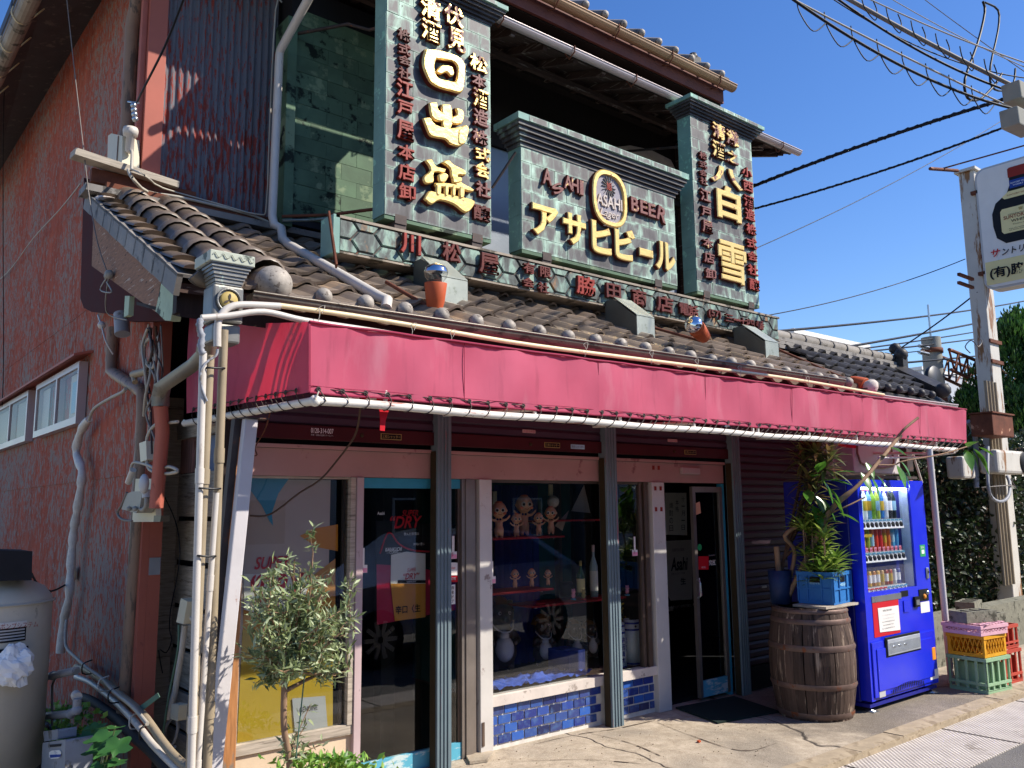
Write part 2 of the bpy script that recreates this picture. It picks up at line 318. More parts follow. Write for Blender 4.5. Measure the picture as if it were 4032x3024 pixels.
defm('soil', '#2c241d', .95, var=.3, scale=14, bump=1); defm('rubble', '#5a5652', .95, var=.4, scale=9, bump=1)
defm('mat_green', '#1c2a27', .9, var=.15, scale=20, bump=.8, bscale=120)
# ---------------------------------------------------------------- builders
WL = {}   # world location of every thing / part
class MB:
    def __init__(s): s.v = []; s.f = []; s.m = []; s.sm = []
    def add(s, vs, fs, m=0, smooth=False):
        b = len(s.v); s.v += [tuple(p) for p in vs]; s.f += [tuple(b+i for i in f) for f in fs]; s.m += [m]*len(fs); s.sm += [smooth]*len(fs); return s
    def box(s, x0, x1, y0, y1, z0, z1, m=0):
        v = [(x, y, z) for z in (z0, z1) for y in (y0, y1) for x in (x0, x1)]
        return s.add(v, [(0, 2, 3, 1), (4, 5, 7, 6), (0, 1, 5, 4), (2, 6, 7, 3), (0, 4, 6, 2), (1, 3, 7, 5)], m)
    def beam(s, a, b, w, h, up=(0, 0, 1), m=0):
        a, b = Vector(a), Vector(b); d = (b-a).normalized(); up = Vector(up)
        if abs(d.dot(up)) > .99: up = Vector((0, 1, 0))
        r = d.cross(up).normalized()*w/2; u = r.cross(d).normalized()*h/2
        v = [p+i*r+j*u for p in (a, b) for i, j in ((-1, -1), (1, -1), (1, 1), (-1, 1))]
        return s.add(v, [(0, 1, 2, 3), (7, 6, 5, 4), (0, 4, 5, 1), (1, 5, 6, 2), (2, 6, 7, 3), (3, 7, 4, 0)], m)
    def tube(s, pts, r, n=8, m=0, caps=True, smooth=True):
        pts = [Vector(p) for p in pts]; rr = r if isinstance(r, (list, tuple)) else [r]*len(pts)
        t = [(pts[min(i+1, len(pts)-1)]-pts[max(i-1, 0)]).normalized() for i in range(len(pts))]
        ref = Vector((0, 0, 1)) if abs(t[0].z) < .9 else Vector((1, 0, 0)); nr = t[0].cross(ref).normalized(); V = []
        for i, p in enumerate(pts):
            nr = (nr-t[i]*nr.dot(t[i])).normalized(); bi = t[i].cross(nr)
            V += [p+(nr*math.cos(2*PI*k/n)+bi*math.sin(2*PI*k/n))*rr[i] for k in range(n)]
        F = [(i*n+k, i*n+(k+1) % n, (i+1)*n+(k+1) % n, (i+1)*n+k) for i in range(len(pts)-1) for k in range(n)]
        s.add(V, F, m, smooth)
        if caps: s.add([V[k] for k in range(n)], [tuple(reversed(range(n)))], m); s.add(V[-n:], [tuple(range(n))], m)
        return s
    def lathe(s, prof, c=(0, 0, 0), n=20, m=0, smooth=True, ax='z', a0=0, a1=2*PI):
        c = Vector(c); full = abs(a1-a0-2*PI) < 1e-4; k_ = n if full else n+1; V = []
        for r, z in prof:
            for k in range(k_):
                a = a0+(a1-a0)*k/n; q = (r*math.cos(a), r*math.sin(a), z)
                if ax == 'y': q = (q[0], q[2], q[1])
                if ax == 'x': q = (q[2], q[0], q[1])
                V.append(c+Vector(q))
        F = []
        for i in range(len(prof)-1):
            for k in range(n):
                k2 = (k+1) % k_; F.append((i*k_+k, i*k_+k2, (i+1)*k_+k2, (i+1)*k_+k))
        return s.add(V, F, m, smooth)
    def ball(s, c, r, n=12, m=0, sc=(1, 1, 1)):
        V = []; F = []; k = n//2
        for i in range(k+1):
            a = PI*i/k
            for j in range(n):
                b = 2*PI*j/n; V.append((c[0]+r*sc[0]*math.sin(a)*math.cos(b), c[1]+r*sc[1]*math.sin(a)*math.sin(b), c[2]+r*sc[2]*math.cos(a)))
        for i in range(k):
            for j in range(n): F.append((i*n+j, (i+1)*n+j, (i+1)*n+(j+1) % n, i*n+(j+1) % n))
        return s.add(V, F, m, True)
    def prism(s, poly, d, m=0, m2=None):
        """polygon (3-D points) pushed along vector d"""
        n = len(poly); P0 = [Vector(p) for p in poly]; d = Vector(d); V = P0+[p+d for p in P0]
        s.add(V, [tuple(reversed(range(n))), tuple(range(n, 2*n))], m); s.add(V, [(i, (i+1) % n, n+(i+1) % n, n+i) for i in range(n)], m if m2 is None else m2); return s
    def build(s, name, mats, parent=None, org=None, bevel=0, label=None, data_only=False, fix=True):
        if org is None: org = WL[parent] if parent is not None else Vector((0, 0, 0))
        org = Vector(org); me = bpy.data.meshes.new(name)
        me.from_pydata([(p[0]-org.x, p[1]-org.y, p[2]-org.z) for p in s.v], [], s.f)
        for k in (mats if isinstance(mats, (list, tuple)) else [mats]): me.materials.append(MT[k] if isinstance(k, str) else k)
        me.polygons.foreach_set('material_index', s.m); me.polygons.foreach_set('use_smooth', s.sm)
        if fix:
            import bmesh
            bm = bmesh.new(); bm.from_mesh(me); bmesh.ops.recalc_face_normals(bm, faces=bm.faces); bm.to_mesh(me); bm.free()
        me.update()
        if data_only: return me
        o = bpy.data.objects.new(name, me); COL.objects.link(o)
        if bevel:
            b = o.modifiers.new('bevel', 'BEVEL'); b.width = bevel; b.segments = 2; b.limit_method = 'ANGLE'; b.angle_limit = rad(40)
        if parent is not None:
            o.parent = parent; o.location = org-WL[parent]
        else: o.location = org
        WL[o] = org
        if label: o['label'] = label
        return o
def tag(o, label, cat, group=None):
    o['label'] = label; o['category'] = cat
    if group: o['group'] = group
    return o
def thing(name, label, cat, loc, group=None):
    o = bpy.data.objects.new(name, None); COL.objects.link(o); o.location = loc; o.empty_display_size = .1; WL[o] = Vector(loc); return tag(o, label, cat, group)
def struct(o): o['kind'] = 'structure'; return o
def stuff(o): o['kind'] = 'stuff'; return o
def inst(name, me, parent, loc, rot=None, sc=None, label=None):
    o = bpy.data.objects.new(name, me); COL.objects.link(o)
    o.parent = parent; o.location = Vector(loc)-(WL[parent] if parent is not None else Vector((0, 0, 0)))
    if rot is not None: o.rotation_euler = rot
    if sc is not None: o.scale = sc if hasattr(sc, '__len__') else (sc, sc, sc)
    WL[o] = Vector(loc)
    if label: o['label'] = label
    return o
def dup(root, loc, label, sc=None, rz=None, group=None):
    r = root.copy(); COL.objects.link(r); r.location = loc; r['label'] = label; WL[r] = Vector(loc)
    if sc is not None: r.scale = (sc, sc, sc)
    if rz is not None: r.rotation_euler = (0, 0, rz)
    if group: r['group'] = group
    for ch in list(root.children):
        c = ch.copy(); COL.objects.link(c); c.parent = r; WL[c] = WL[r]
        for g in ch.children:
            d = g.copy(); COL.objects.link(d); d.parent = c
    return r
# ---- lettering
_tc = {}
def text_raw(t, ext=0., bev=0., off=0., shear=0., res=3):
    k = (t, ext, bev, off, shear, res)
    if k in _tc: return _tc[k]
    cu = bpy.data.curves.new('t', 'FONT'); cu.body = t; cu.size = 1; cu.extrude = ext; cu.bevel_depth = bev; cu.bevel_resolution = 0; cu.offset = off; cu.shear = shear; cu.resolution_u = res
    o = bpy.data.objects.new('t', cu); COL.objects.link(o); bpy.context.view_layer.update()
    dg = bpy.context.evaluated_depsgraph_get(); me = bpy.data.meshes.new_from_object(o.evaluated_get(dg))
    bpy.data.objects.remove(o); bpy.data.curves.remove(cu)
    vs = [v.co.copy() for v in me.vertices]; fs = [tuple(p.vertices) for p in me.polygons]; ns = [p.normal.z for p in me.polygons]
    bpy.data.meshes.remove(me)
    if not vs: vs = [Vector((0, 0, 0)), Vector((1, 0, 0)), Vector((0, 1, 0))]; fs = [(0, 1, 2)]; ns = [1]
    x0 = min(v.x for v in vs); x1 = max(v.x for v in vs); y0 = min(v.y for v in vs); y1 = max(v.y for v in vs)
    _tc[k] = (vs, fs, ns, x0, x1, y0, y1); return _tc[k]
def letter(t, c, w, h, parent, mats, ext=.0, bev=.0, off=0., shear=0, axis='-y', name='lettering', tilt=0, depth=None, mx=None):
    """text fitted to a w x h box centred at c; axis = the way its face looks. depth: relief in metres"""
    vs, fs, ns, x0, x1, y0, y1 = text_raw(t, ext, bev, off, shear)
    sx = w/max(x1-x0, 1e-6) if w else h/(y1-y0); sy = h/max(y1-y0, 1e-6) if h else w/(x1-x0)
    z0 = min(v.z for v in vs); z1 = max(v.z for v in vs); sz = (depth/(z1-z0)) if depth and z1 > z0 else 1
    if axis == '-y': X, Y, Z = Vector((1, 0, 0)), Vector((0, 0, 1)), Vector((0, -1, 0))
    elif axis == '-x': X, Y, Z = Vector((0, -1, 0)), Vector((0, 0, 1)), Vector((-1, 0, 0))
    elif isinstance(axis, tuple): X, Y, Z = axis
    ct, st = math.cos(tilt), math.sin(tilt); me = bpy.data.meshes.new(name); V = []
    for v in vs:
        a = (v.x-(x0+x1)/2)*sx; b = (v.y-(y0+y1)/2)*sy; a, b = a*ct-b*st, a*st+b*ct
        V.append(X*a+Y*b+Z*((v.z-z0)*sz))
    me.from_pydata(V, [], fs)
    ml = mats if isinstance(mats, (list, tuple)) else [mats]
    for k in ml: me.materials.append(MT[k])
    if len(ml) > 1: me.polygons.foreach_set('material_index', [0 if n > .5 else 1 for n in ns])
    me.update()
    return inst(name, me, parent, c)
def sheet(px_or_pts, parent, m, name, d=(0, -.002, 0)):
    return MB().prism(px_or_pts, d).build(name, m, parent)
def sag(a, b, s, n=12):
    a, b = Vector(a), Vector(b); return [a.lerp(b, t/n)-Vector((0, 0, 4*s*(t/n)*(1-t/n))) for t in range(n+1)]
def smooth(pts, n=4):
    pts = [Vector(p) for p in pts]; out = []
    for i in range(len(pts)-1):
        p0, p1, p2, p3 = pts[max(i-1, 0)], pts[i], pts[i+1], pts[min(i+2, len(pts)-1)]
        for k in range(n):
            t = k/n; out.append(.5*((2*p1)+(-p0+p2)*t+(2*p0-5*p1+4*p2-p3)*t*t+(-p0+3*p1-3*p2+p3)*t**3))
    return out+[pts[-1]]
def remesh(blobs, vox, name, mats, parent=None, org=(0, 0, 0), sm=2):
    """one continuous skin round overlapping balls and limbs"""
    b = MB()
    for q in blobs:
        if q[0] == 'b': b.ball(q[1], q[2], 14, 0, q[3] if len(q) > 3 else (1, 1, 1))
        else: b.tube(q[1], q[2], 10)
    o = b.build('tmp', 'paper'); md = o.modifiers.new('r', 'REMESH'); md.mode = 'VOXEL'; md.voxel_size = vox; md.use_smooth_shade = True
    s2 = o.modifiers.new('s', 'SMOOTH'); s2.iterations = sm*3; s2.factor = .5
    bpy.context.view_layer.update(); me = bpy.data.meshes.new_from_object(o.evaluated_get(bpy.context.evaluated_depsgraph_get()))
    me.name = name; bpy.data.objects.remove(o); me.materials.clear()
    for k in (mats if isinstance(mats, (list, tuple)) else [mats]): me.materials.append(MT[k])
    if parent is None: return me
    return inst(name, me, parent, org)
def leafshape(L, W, fold=.25, bend=.15, n=4):
    V = []; F = []
    for i in range(n+1):
        t = i/n; w = W*math.sin(PI*min(.999, t**.8))*.5+.0005; z = -bend*L*t*t
        V += [(-w, L*t, z+w*fold), (0, L*t, z), (w, L*t, z+w*fold)]
    for i in range(n): F += [(3*i, 3*i+1, 3*i+4, 3*i+3), (3*i+1, 3*i+2, 3*i+5, 3*i+4)]
    return V, F
def cloud_leaves(b, pts_dirs, L, W, jit=.3):
    V, F = leafshape(L, W, n=2)
    for p, d in pts_dirs:
        d = Vector(d).normalized(); up = Vector((random.uniform(-1, 1), random.uniform(-1, 1), random.uniform(.2, 1))); r = d.cross(up).normalized(); u = r.cross(d); s = random.uniform(1-jit, 1+jit)
        b.add([Vector(p)+(r*v[0]+d*v[1]+u*v[2])*s for v in V], F, 0, True)
def rdir(): 
    while True:
        v = Vector([random.uniform(-1, 1) for _ in range(3)])
        if .05 < v.length < 1: return v.normalized()
# ================================================================ THE GROUND
struct(MB().box(-150, 300, -150, 300, -.5, -.05).build('road', 'asphalt'))
struct(MB().box(-20, 60, 2.69, 3.26, -.05, -.044).build('white_edge_strip', 'strip', org=(6, 3, -.05)))
jb = MB()
for k in range(14): jb.box(1.2+k*1.45, 1.212+k*1.45, 2.695, 3.255, -.044, -.0405)
stuff(jb.build('strip_joint', 'soil', bpy.data.objects['white_edge_strip']))
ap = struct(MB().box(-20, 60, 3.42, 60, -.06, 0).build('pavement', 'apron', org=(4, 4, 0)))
kb = struct(MB().box(-20, 60, 3.26, 3.42, -.06, -.012).build('kerb', 'kerb', org=(4, 3.3, 0)))
x = 1.0
km = MB().box(-.297, .297, -.078, .078, -.03, 0).build('kerb_stone', 'kerb', data_only=True, org=(0, 0, 0))
for k in range(26):
    o = inst('kerb_stone', km, kb, (1.3+k*.6, 3.34, .004+random.uniform(-.004, .003)), (random.uniform(-.01, .01), 0, random.uniform(-.006, .006)))
for (x0, x1) in ((2.7, 5.55),):
    pass
# raised joints and broken slabs of the pavement near the shopfront
def crack(pts, w=.007):
    b = MB(); pts = smooth(pts, 5)
    for i in range(len(pts)-1):
        a, c = pts[i], pts[i+1]; d = (c-a).normalized(); r = Vector((-d.y, d.x, 0))*w*random.uniform(.4, 1)
        r = r*random.uniform(.3, 1.4); b.add([a-r, a+r, c+r*.8, c-r*.8], [(0, 1, 2, 3)])
    return b
ck = MB()
for pts in ([(2320, 2885), (2480, 2925), (2600, 2975)], [(2590, 2845), (2720, 2895), (2920, 2955), (3060, 2925)], [(1990, 3000), (2300, 2990), (2560, 3010)], [(2100, 2930), (2280, 2890), (2420, 2870), (2580, 2835)]):
    c_ = crack([P(a, b_, z=.004) for a, b_ in pts]); ck.add(c_.v, c_.f)
stuff(ck.build('crack', 'crack', ap))

# ================================================================ THE SHOP BUILDING
FY = 5.0
SHOP = thing('shop_building', 'old two-storey liquor shop with red corrugated walls, tiled lean-to roof and glazed shopfront', 'shop', (1.72, FY, 0))
def corr(axis, a0, a1, c, z0, z1, pitch, amp, seg=6, out=-1):
    b = MB(); n = int((a1-a0)/pitch*seg); V = []
    for i in range(n+1):
        t = a0+(a1-a0)*i/n; off = c+out*amp*math.sin(2*PI*(t-a0)/pitch)
        for z in (z0, z1): V.append((t, off, z) if axis == 'x' else (off, t, z))
    b.add(V, [(2*i, 2*i+2, 2*i+3, 2*i+1) for i in range(n)], 0, True); return b
WX = 1.72
MT['red_patch'] = red_paint('red_patch', (6, 6, .7), lin('#9c5044'), lin('#a39a92'), .2)
# long side wall in three courses of corrugated sheet, lapped
for i, (z0, z1, dx, y0) in enumerate(((0, 1.98, 0, 5.86), (1.96, 3.45, -.008, 5.86), (3.43, 7.1, -.014, 6.5))):
    corr('y', y0, 15, WX+dx, z0, z1, .045, .006).build('side_wall_sheet', 'red_wall', SHOP)
MB().box(WX+.02, WX+.07, 5.9, 15, 0, 3.44).box(WX+.021, WX+.2, 6.55, 15, 3.44, 7.0).build('side_wall', 'wood_black', SHOP)
MB().box(WX+.0, 1.80, 5.87, 5.89, 0, 2.9).build('lower_wall_end', 'wood_black', SHOP)
# patches of bare timber wall under the gable
corr('y', 5.87, 6.2, WX-.016, 0, 2.9, .03, .004).build('wall_patch', MT['red_patch'], SHOP)
# front upper wall
corr('x', 1.82, 2.74, 6.4, 3.9, 6.25, .058, .012, out=-1).build('upper_front_sheet', 'red_corr', SHOP)
MB().box(1.76, 8.3, 6.46, 6.6, 2.4, 6.6).build('upper_wall', 'wood_black', SHOP)
corr('x', 1.82, 3.6, 6.4, 6.25, 8.2, .058, .012).build('upper_front_sheet', 'red_corr', SHOP)
MB().box(1.695, 1.83, 6.36, 6.5, 3.9, 8.2).box(1.655, 1.694, 6.40, 6.46, 4.0, 8.2).build('corner_flashing', 'coral', SHOP, bevel=.004)
MB().box(1.675, 1.72, 5.80, 5.865, 0, 3.1).box(1.721, 1.80, 5.80, 5.865, 0, 3.1).build('corner_flashing', 'coral', SHOP)
MB().box(1.725, 1.795, 5.792, 5.799, 1.30, 1.41).build('tape_patch', 'pvc_grey', SHOP)
# soffit, fascia and gutter of the high side eaves
b = MB().prism([(1.72, 6.2, 6.72), (1.72, 15, 6.72), (1.2, 15, 6.95), (1.2, 6.2, 6.95)], (0, 0, .12)).build('side_soffit', 'tile_dk', SHOP)
MB().box(1.22, 1.28, 6.2, 15, 6.80, 7.0).build('fascia', 'wood_black', SHOP)
MB().box(1.5, 1.56, 6.2, 15, 6.72, 6.80).build('fascia', 'wood_dark', SHOP)
def gutter(name, a, b_, r, m, parent, side=(0, -1, 0)):
    a, b_ = Vector(a), Vector(b_); d = (b_-a).normalized(); g = MB(); V = []; n = 8; sd = Vector(side)
    for q in (a, b_):
        for rr in (r, r-.006):
            for k in range(n+1):
                t = PI*k/n; V.append(q+sd*math.cos(t)*rr-Vector((0, 0, 1))*math.sin(t)*rr)
    F = []
    for k in range(n):
        F.append((k, k+1, 2*(n+1)+k+1, 2*(n+1)+k)); F.append((n+1+k, n+1+k+1, 3*(n+1)+k+1, 3*(n+1)+k))
    F += [(0, 2*(n+1), 3*(n+1), n+1), (n, n+1+n, 3*(n+1)+n, 2*(n+1)+n)]
    F += [tuple(range(n+1))] + [tuple(2*(n+1)+k for k in range(n+1))]
    g.add(V, F, 0, False); g.tube([a+sd*r+Vector((0, 0, .004)), b_+sd*r+Vector((0, 0, .004))], .008, 6)
    return g.build(name, m, parent, fix=False)
SG = gutter('gutter', P(0, 253, x=1.1)*1.0+Vector((0, 3.5, 0)), Vector((1.1, 5.6, 6.02)), .075, 'gutter_old', SHOP, (-1, 0, 0))
for y in (6.3, 6.9, 7.5, 8.1, 8.7, 9.3, 9.9, 10.5):
    MB().tube(smooth([(1.26, y, 6.2), (1.1, y, 5.99), (1.015, y, 6.05), (1.02, y, 6.13)]), .007, 5).build('gutter_bracket', 'pvc_cream', SG)
MB().prism([(1.74, 5.6, 6.35), (1.74, 15, 6.6), (1.06, 15, 6.25), (1.06, 5.6, 6.15)], (0, 0, .1)).build('side_eave', 'tile_dk', SHOP)

# side window band
wn = MB().box(1.63, 1.70, 7.62, 9.35, 2.43, 2.49).box(1.63, 1.70, 7.62, 9.35, 2.9, 2.95).box(1.63, 1.70, 7.62, 7.66, 2.49, 2.9).box(1.63, 1.70, 8.42, 8.47, 2.49, 2.9).box(1.63, 1.70, 9.3, 9.35, 2.49, 2.9).build('side_window', 'gutter_pale', SHOP)
MB().box(1.642, 1.648, 7.66, 9.3, 2.49, 2.9).build('pane', 'dglass', wn)
MB().box(1.69, 1.692, 7.66, 8.15, 2.5, 2.89).box(1.69, 1.692, 9.0, 9.3, 2.5, 2.89).build('paper', 'paper', wn)
MB().box(1.68, 1.684, 7.8, 8.05, 2.55, 2.82).build('picture', 'p_lightblue', wn)
wn = MB().box(1.63, 1.70, 9.75, 11.9, 2.43, 2.49).box(1.63, 1.70, 9.75, 11.9, 2.9, 2.95).box(1.63, 1.70, 9.75, 9.8, 2.49, 2.9).box(1.63, 1.70, 10.75, 10.8, 2.49, 2.9).box(1.63, 1.70, 11.85, 11.9, 2.49, 2.9).build('side_window', 'gutter_pale', SHOP)
MB().box(1.642, 1.648, 9.8, 11.85, 2.49, 2.9).build('pane', 'dglass', wn)
MB().box(1.69, 1.692, 9.8, 10.6, 2.5, 2.89).box(1.69, 1.692, 10.9, 11.8, 2.5, 2.89).build('paper', 'paper_dim', wn)
MB().prism([(1.73, 7.5, 3.02), (1.73, 12, 3.0), (1.56, 12, 2.95), (1.56, 7.5, 2.97)], (0, 0, .02)).build('window_hood', 'coral', SHOP)
MB().box(1.6, 1.71, 11.9, 12.6, 2.5, 2.95).build('vent_box', 'jamb', SHOP)

# green copper shutter case (left of the tall sign) : running bond of plates
TB = MB().box(2.78, 4.15, 6.22, 6.46, 4.0, 6.1).build('shutter_case', 'insul', SHOP)
MB().box(2.72, 2.80, 6.15, 6.40, 3.95, 5.75).build('shutter_case_post', 'patina_gn', SHOP)
pm = MB().box(.0015, .2885, -.012, 0, .0015, .1385).build('copper_plate', 'patina_gn', data_only=True, org=(0, 0, 0))
for r in range(13):
    for c in range(6):
        x0 = 2.82+c*.29-(.145 if r % 2 else 0)
        if x0 < 2.8: x0 = 2.82
        if x0 < 3.95: inst('copper_plate', pm, TB, (x0, 6.219-random.uniform(0, .004), 4.06+r*.14))
MB().tube(smooth([P(1112, 868, y=6.12), P(1250, 865, y=6.1), P(1330, 850, y=6.05)]), .012).build('bracket_pipe', 'galv', SHOP)

# frosted glazing and dark opening of the upper floor
FG = MB().box(4.2, 7.9, 6.44, 6.452, 3.6, 5.35).build('frosted_window', MT['p_grey'] if 0 else mat('frosted', '#8a94a0', .35, var=.05, bump=.4, bscale=90), SHOP)
MB().box(4.16, 8.2, 6.40, 6.455, 5.35, 5.42).box(5.5, 5.55, 6.40, 6.438, 3.6, 5.35).box(6.7, 6.75, 6.40, 6.438, 3.6, 5.35).build('window_frame', 'wood_black', FG)
MB().prism([P(a, b_, y=6.44) for a, b_ in ((2395, 610), (2420, 580), (2480, 573), (2560, 590), (2640, 630), (2665, 680), (2650, 730), (2400, 650))], (0, -.006, 0)).build('plaster_patch', 'mortar', SHOP)
MB().box(8.0, 8.1, 6.3, 6.46, 3.6, 6.2).build('upper_post', 'wood_dark', SHOP)
# low canopy of the upper floor : boards, rafters, pale gutter
CE = MB().prism([(2.9, 5.44, 5.98), (8.9, 5.44, 5.98), (8.9, 7.6, 6.72), (2.9, 7.6, 6.72)], (0, 0, .05)).build('canopy', 'wood_dark', SHOP)
MB().box(2.9, 8.9, 5.40, 5.43, 5.94, 6.03).build('fascia', 'wood_black', CE)
for i in range(16): MB().beam((3.0+i*.385, 5.44, 5.94), (3.0+i*.385, 6.46, 6.29), .045, .07).build('rafter', 'wood_dark', CE)
MB().box(3, 8.8, 5.95, 6.0, 6.02, 6.08).build('purlin', 'wood_dark', CE)
MB().prism([(8.9, 5.44, 5.98), (9.0, 5.5, 6.0), (8.95, 7.6, 6.75), (8.85, 7.6, 6.72)], (0, 0, .08)).build('barge_board', 'wood_dark', CE)
for i in range(3): MB().beam((8.15+i*.3, 5.5, 5.94), (8.15+i*.3, 7.5, 6.6), .05, .07).build('rafter', 'wood_dark', CE)
gutter('gutter', (3.2, 5.34, 5.93), (8.97, 5.34, 5.96), .045, 'gutter_pale', CE)
for i in range(6): MB().tube([(4.3+i*.85, 5.44, 5.97), (4.3+i*.85, 5.36, 5.86), (4.3+i*.85, 5.285, 5.9), (4.3+i*.85, 5.285, 5.96)], .007, 5).build('gutter_bracket', 'rust', CE)
# top roof
MB().box(2.7, 7.75, 6.3, 6.4, 6.2, 6.75).build('upper_band', 'wood_black', SHOP)
TR = MB().prism([(1.0, 5.5, 6.5), (7.75, 5.5, 6.5), (7.75, 9.5, 8.5), (1.0, 9.5, 8.5)], (0, 0, .06)).build('top_roof', 'tile_dk', SHOP)
MB().box(1.0, 7.72, 5.5, 5.53, 6.27, 6.48).build('fascia', mat('fascia_red', '#6b4038', .7, spots=('#8d7b72', .3, 8, (1, 3, 1))), TR)
MB().box(1.0, 7.72, 5.54, 6.4, 6.26, 6.29).build('soffit', 'wood_black', TR)
gutter('gutter', (3.4, 5.42, 6.44), (7.8, 5.42, 6.46), .06, 'gutter_tan', TR)
for i in range(5): MB().tube([(4.2+i*.82, 5.52, 6.38), (4.2+i*.82, 5.42, 6.34), (4.2+i*.82, 5.352, 6.40), (4.2+i*.82, 5.352, 6.47)], .008, 5).build('gutter_bracket', 'rust', TR)
bm_ = MB().ball((0, 0, 0), .042, 12).build('tile_end', 'ball', data_only=True, org=(0, 0, 0)); bb_ = MB().lathe([(.05, 0), (.05, .3)], n=10, ax='y').build('ridge_tile', 'tile_grey', data_only=True, org=(0, 0, 0))
for i in range(17):
    inst('tile_end', bm_, TR, (3.3+i*.27, 5.44, 6.575)); inst('ridge_tile', bb_, TR, (3.3+i*.27, 5.44, 6.565), (rad(26), 0, 0))
MB().box(7.7, 7.85, 5.5, 9.3, 6.5, 6.62).build('verge', 'tile_dk', TR)
inst('ridge_ornament', MB().box(-.08, .08, -.05, .05, 0, .14).ball((0, 0, .14), .06, 8).build('x', 'tile_dk', data_only=True, org=(0, 0, 0)), TR, (7.35, 5.62, 6.62))
# white gutter pipe coming down the corner of the green case
b = MB().tube([P(1245, -60, y=5.5), P(1105, 195, y=6.08), P(1100, 215, y=6.1), P(1072, 850, y=6.1), P(1080, 885, y=6.05), P(1108, 900, y=6.0), P(1112, 940, y=5.9), P(1135, 962, y=5.75), P(1495, 1170, y=4.44), P(1525, 1182, y=4.36), P(1520, 1215, y=4.30)], .034, 10)
tag(b.build('downpipe', 'pvc_white', org=(2.7, 6.1, 4)), 'white plastic downpipe running down the upper wall and across the roof tiles', 'pipe')

# ---- lower tiled roof
SL = math.atan(.506); RY0, RZ0 = 4.3, 2.87
def rz(y): return RZ0+.506*(y-RY0)
RF = MB().prism([(1.38, 4.36, rz(4.36)-.03), (8.15, 4.36, rz(4.36)-.03), (8.15, 6.42, rz(6.42)-.03), (1.38, 6.42, rz(6.42)-.03)], (0, 0, -.05)).build('lower_roof', 'wood_dark', SHOP)
def tile_mesh(name, L=.30, w=.27, lift=.036, mt='tile', flat=False):
    prof = [(0, .012), (.02, .0), (.06, -.012), (.11, -.013), (.16, -.002), (.185, .018), (.21, .034), (.235, .036), (.258, .02), (.275, .0)]
    V = []; n = len(prof)
    for yy, zl in ((0, lift), (L, 0)):
        for th in (0, -.02):
            for x_, z_ in prof: V.append((x_, yy*math.cos(SL)-(z_+zl+th)*math.sin(SL), yy*math.sin(SL)+(z_+zl+th)*math.cos(SL)))
    F = []
    for i in range(n-1):
        F.append((i, i+1, 2*n+i+1, 2*n+i)); F.append((i, n+i, n+i+1, i+1)); 
    F.append((n-1, 2*n+n-1, 3*n+n-1, n+n-1)); F.append((0, n, 3*n, 2*n))
    b = MB().add(V, F, 0, False)
    return b
tm = tile_mesh('roof_tile').build('roof_tile', 'tile', data_only=True, org=(0, 0, 0), fix=False)
b = tile_mesh('eave_tile')
prof = [(0, .012), (.02, .0), (.06, -.012), (.11, -.013), (.16, -.002), (.185, .018), (.21, .034)]
V = [(x_, -.016, z_+.03) for x_, z_ in prof]+[(x_, -.016, z_-.045-.018*math.sin(PI*min(1, x_/.19))) for x_, z_ in prof]; V += [(a, .012, c) for a, _, c in V]
n = len(prof); b.add(V, [(i, i+1, n+i+1, n+i) for i in range(n-1)]+[(2*n+i, 3*n+i, 3*n+i+1, 2*n+i+1) for i in range(n-1)]+[(n+i, n+i+1, 3*n+i+1, 3*n+i) for i in range(n-1)])
b.ball((.222, -.02, .03), .05, 16, 1)
em = b.build('eave_tile', ['tile', 'ball'], data_only=True, org=(0, 0, 0), fix=False)
NR = 10; EX = .232
for c in range(23):
    for r in range(NR):
        x0 = 1.88+.048+.27*c; y = RY0+r*EX*math.cos(SL)
        j = random.uniform(-.004, .004)
        if y > 6.25: continue
        if r == 0: inst('eave_tile', em, RF, (x0, y, rz(y)+j))
        else: inst('roof_tile', tm, RF, (x0+j, y, rz(y)+j+.006), (random.uniform(-.008, .008), random.uniform(-.015, .015), 0))
# two thick barrel ridges at the gable end
sg = MB().lathe([(.110, 0), (.122, .012), (.122, .05), (.100, .06), (.095, .31), (.0, .31)], n=16, ax='y').build('barrel_tile', 'tile', data_only=True, org=(0, 0, 0), fix=False)
for bx, nb in ((1.60, 8), (1.87, 8)):
    for k in range(nb):
        y = 4.42+k*.235; inst('barrel_tile', sg, RF, (bx, y, rz(y)+.055), (SL, 0, random.uniform(-.01, .01)))
    MB().ball((bx, 4.325, rz(4.325)+.05), .103, 24).build('barrel_end', 'ball', RF)
    MB().lathe([(.08, -.02), (.094, .02), (.101, .12)], c=(bx, 4.36, rz(4.36)+.055), n=16, ax='y').build('barrel_neck', 'tile', RF)
# tiles between the barrels and verge tiles with hanging flaps
vt = MB().box(0, .03, 0, .24, -.10, .015).box(0, .2, 0, .24, .0, .018).build('verge_tile', 'tile_grey', data_only=True, org=(0, 0, 0))
v2 = MB(); V = []
for yy, zz in ((0, .03), (.24, 0)):
    for k in range(9): a = PI*k/8; V.append((.10-.085*math.cos(a), yy, zz+.03*math.sin(a)))
v2.add(V, [(i, i+1, 10+i, 9+i) for i in range(8)]+[tuple(range(9))], 0, True); v2 = v2.build('verge_lip', 'tile', data_only=True, org=(0, 0, 0), fix=False)
for k in range(11):
    y = 4.32+k*.192; inst('verge_tile', vt, RF, (1.35, y, rz(y)+.01+.004*(k % 2)), (SL, 0, 0)); inst('verge_lip', v2, RF, (1.36, y, rz(y)+.03), (SL, 0, 0))
    for bx in (1.60, 1.74): inst('roof_tile', tm, RF, (bx-.1, y, rz(y)-.005), (0, 0, 0), (.75, .85, 1))
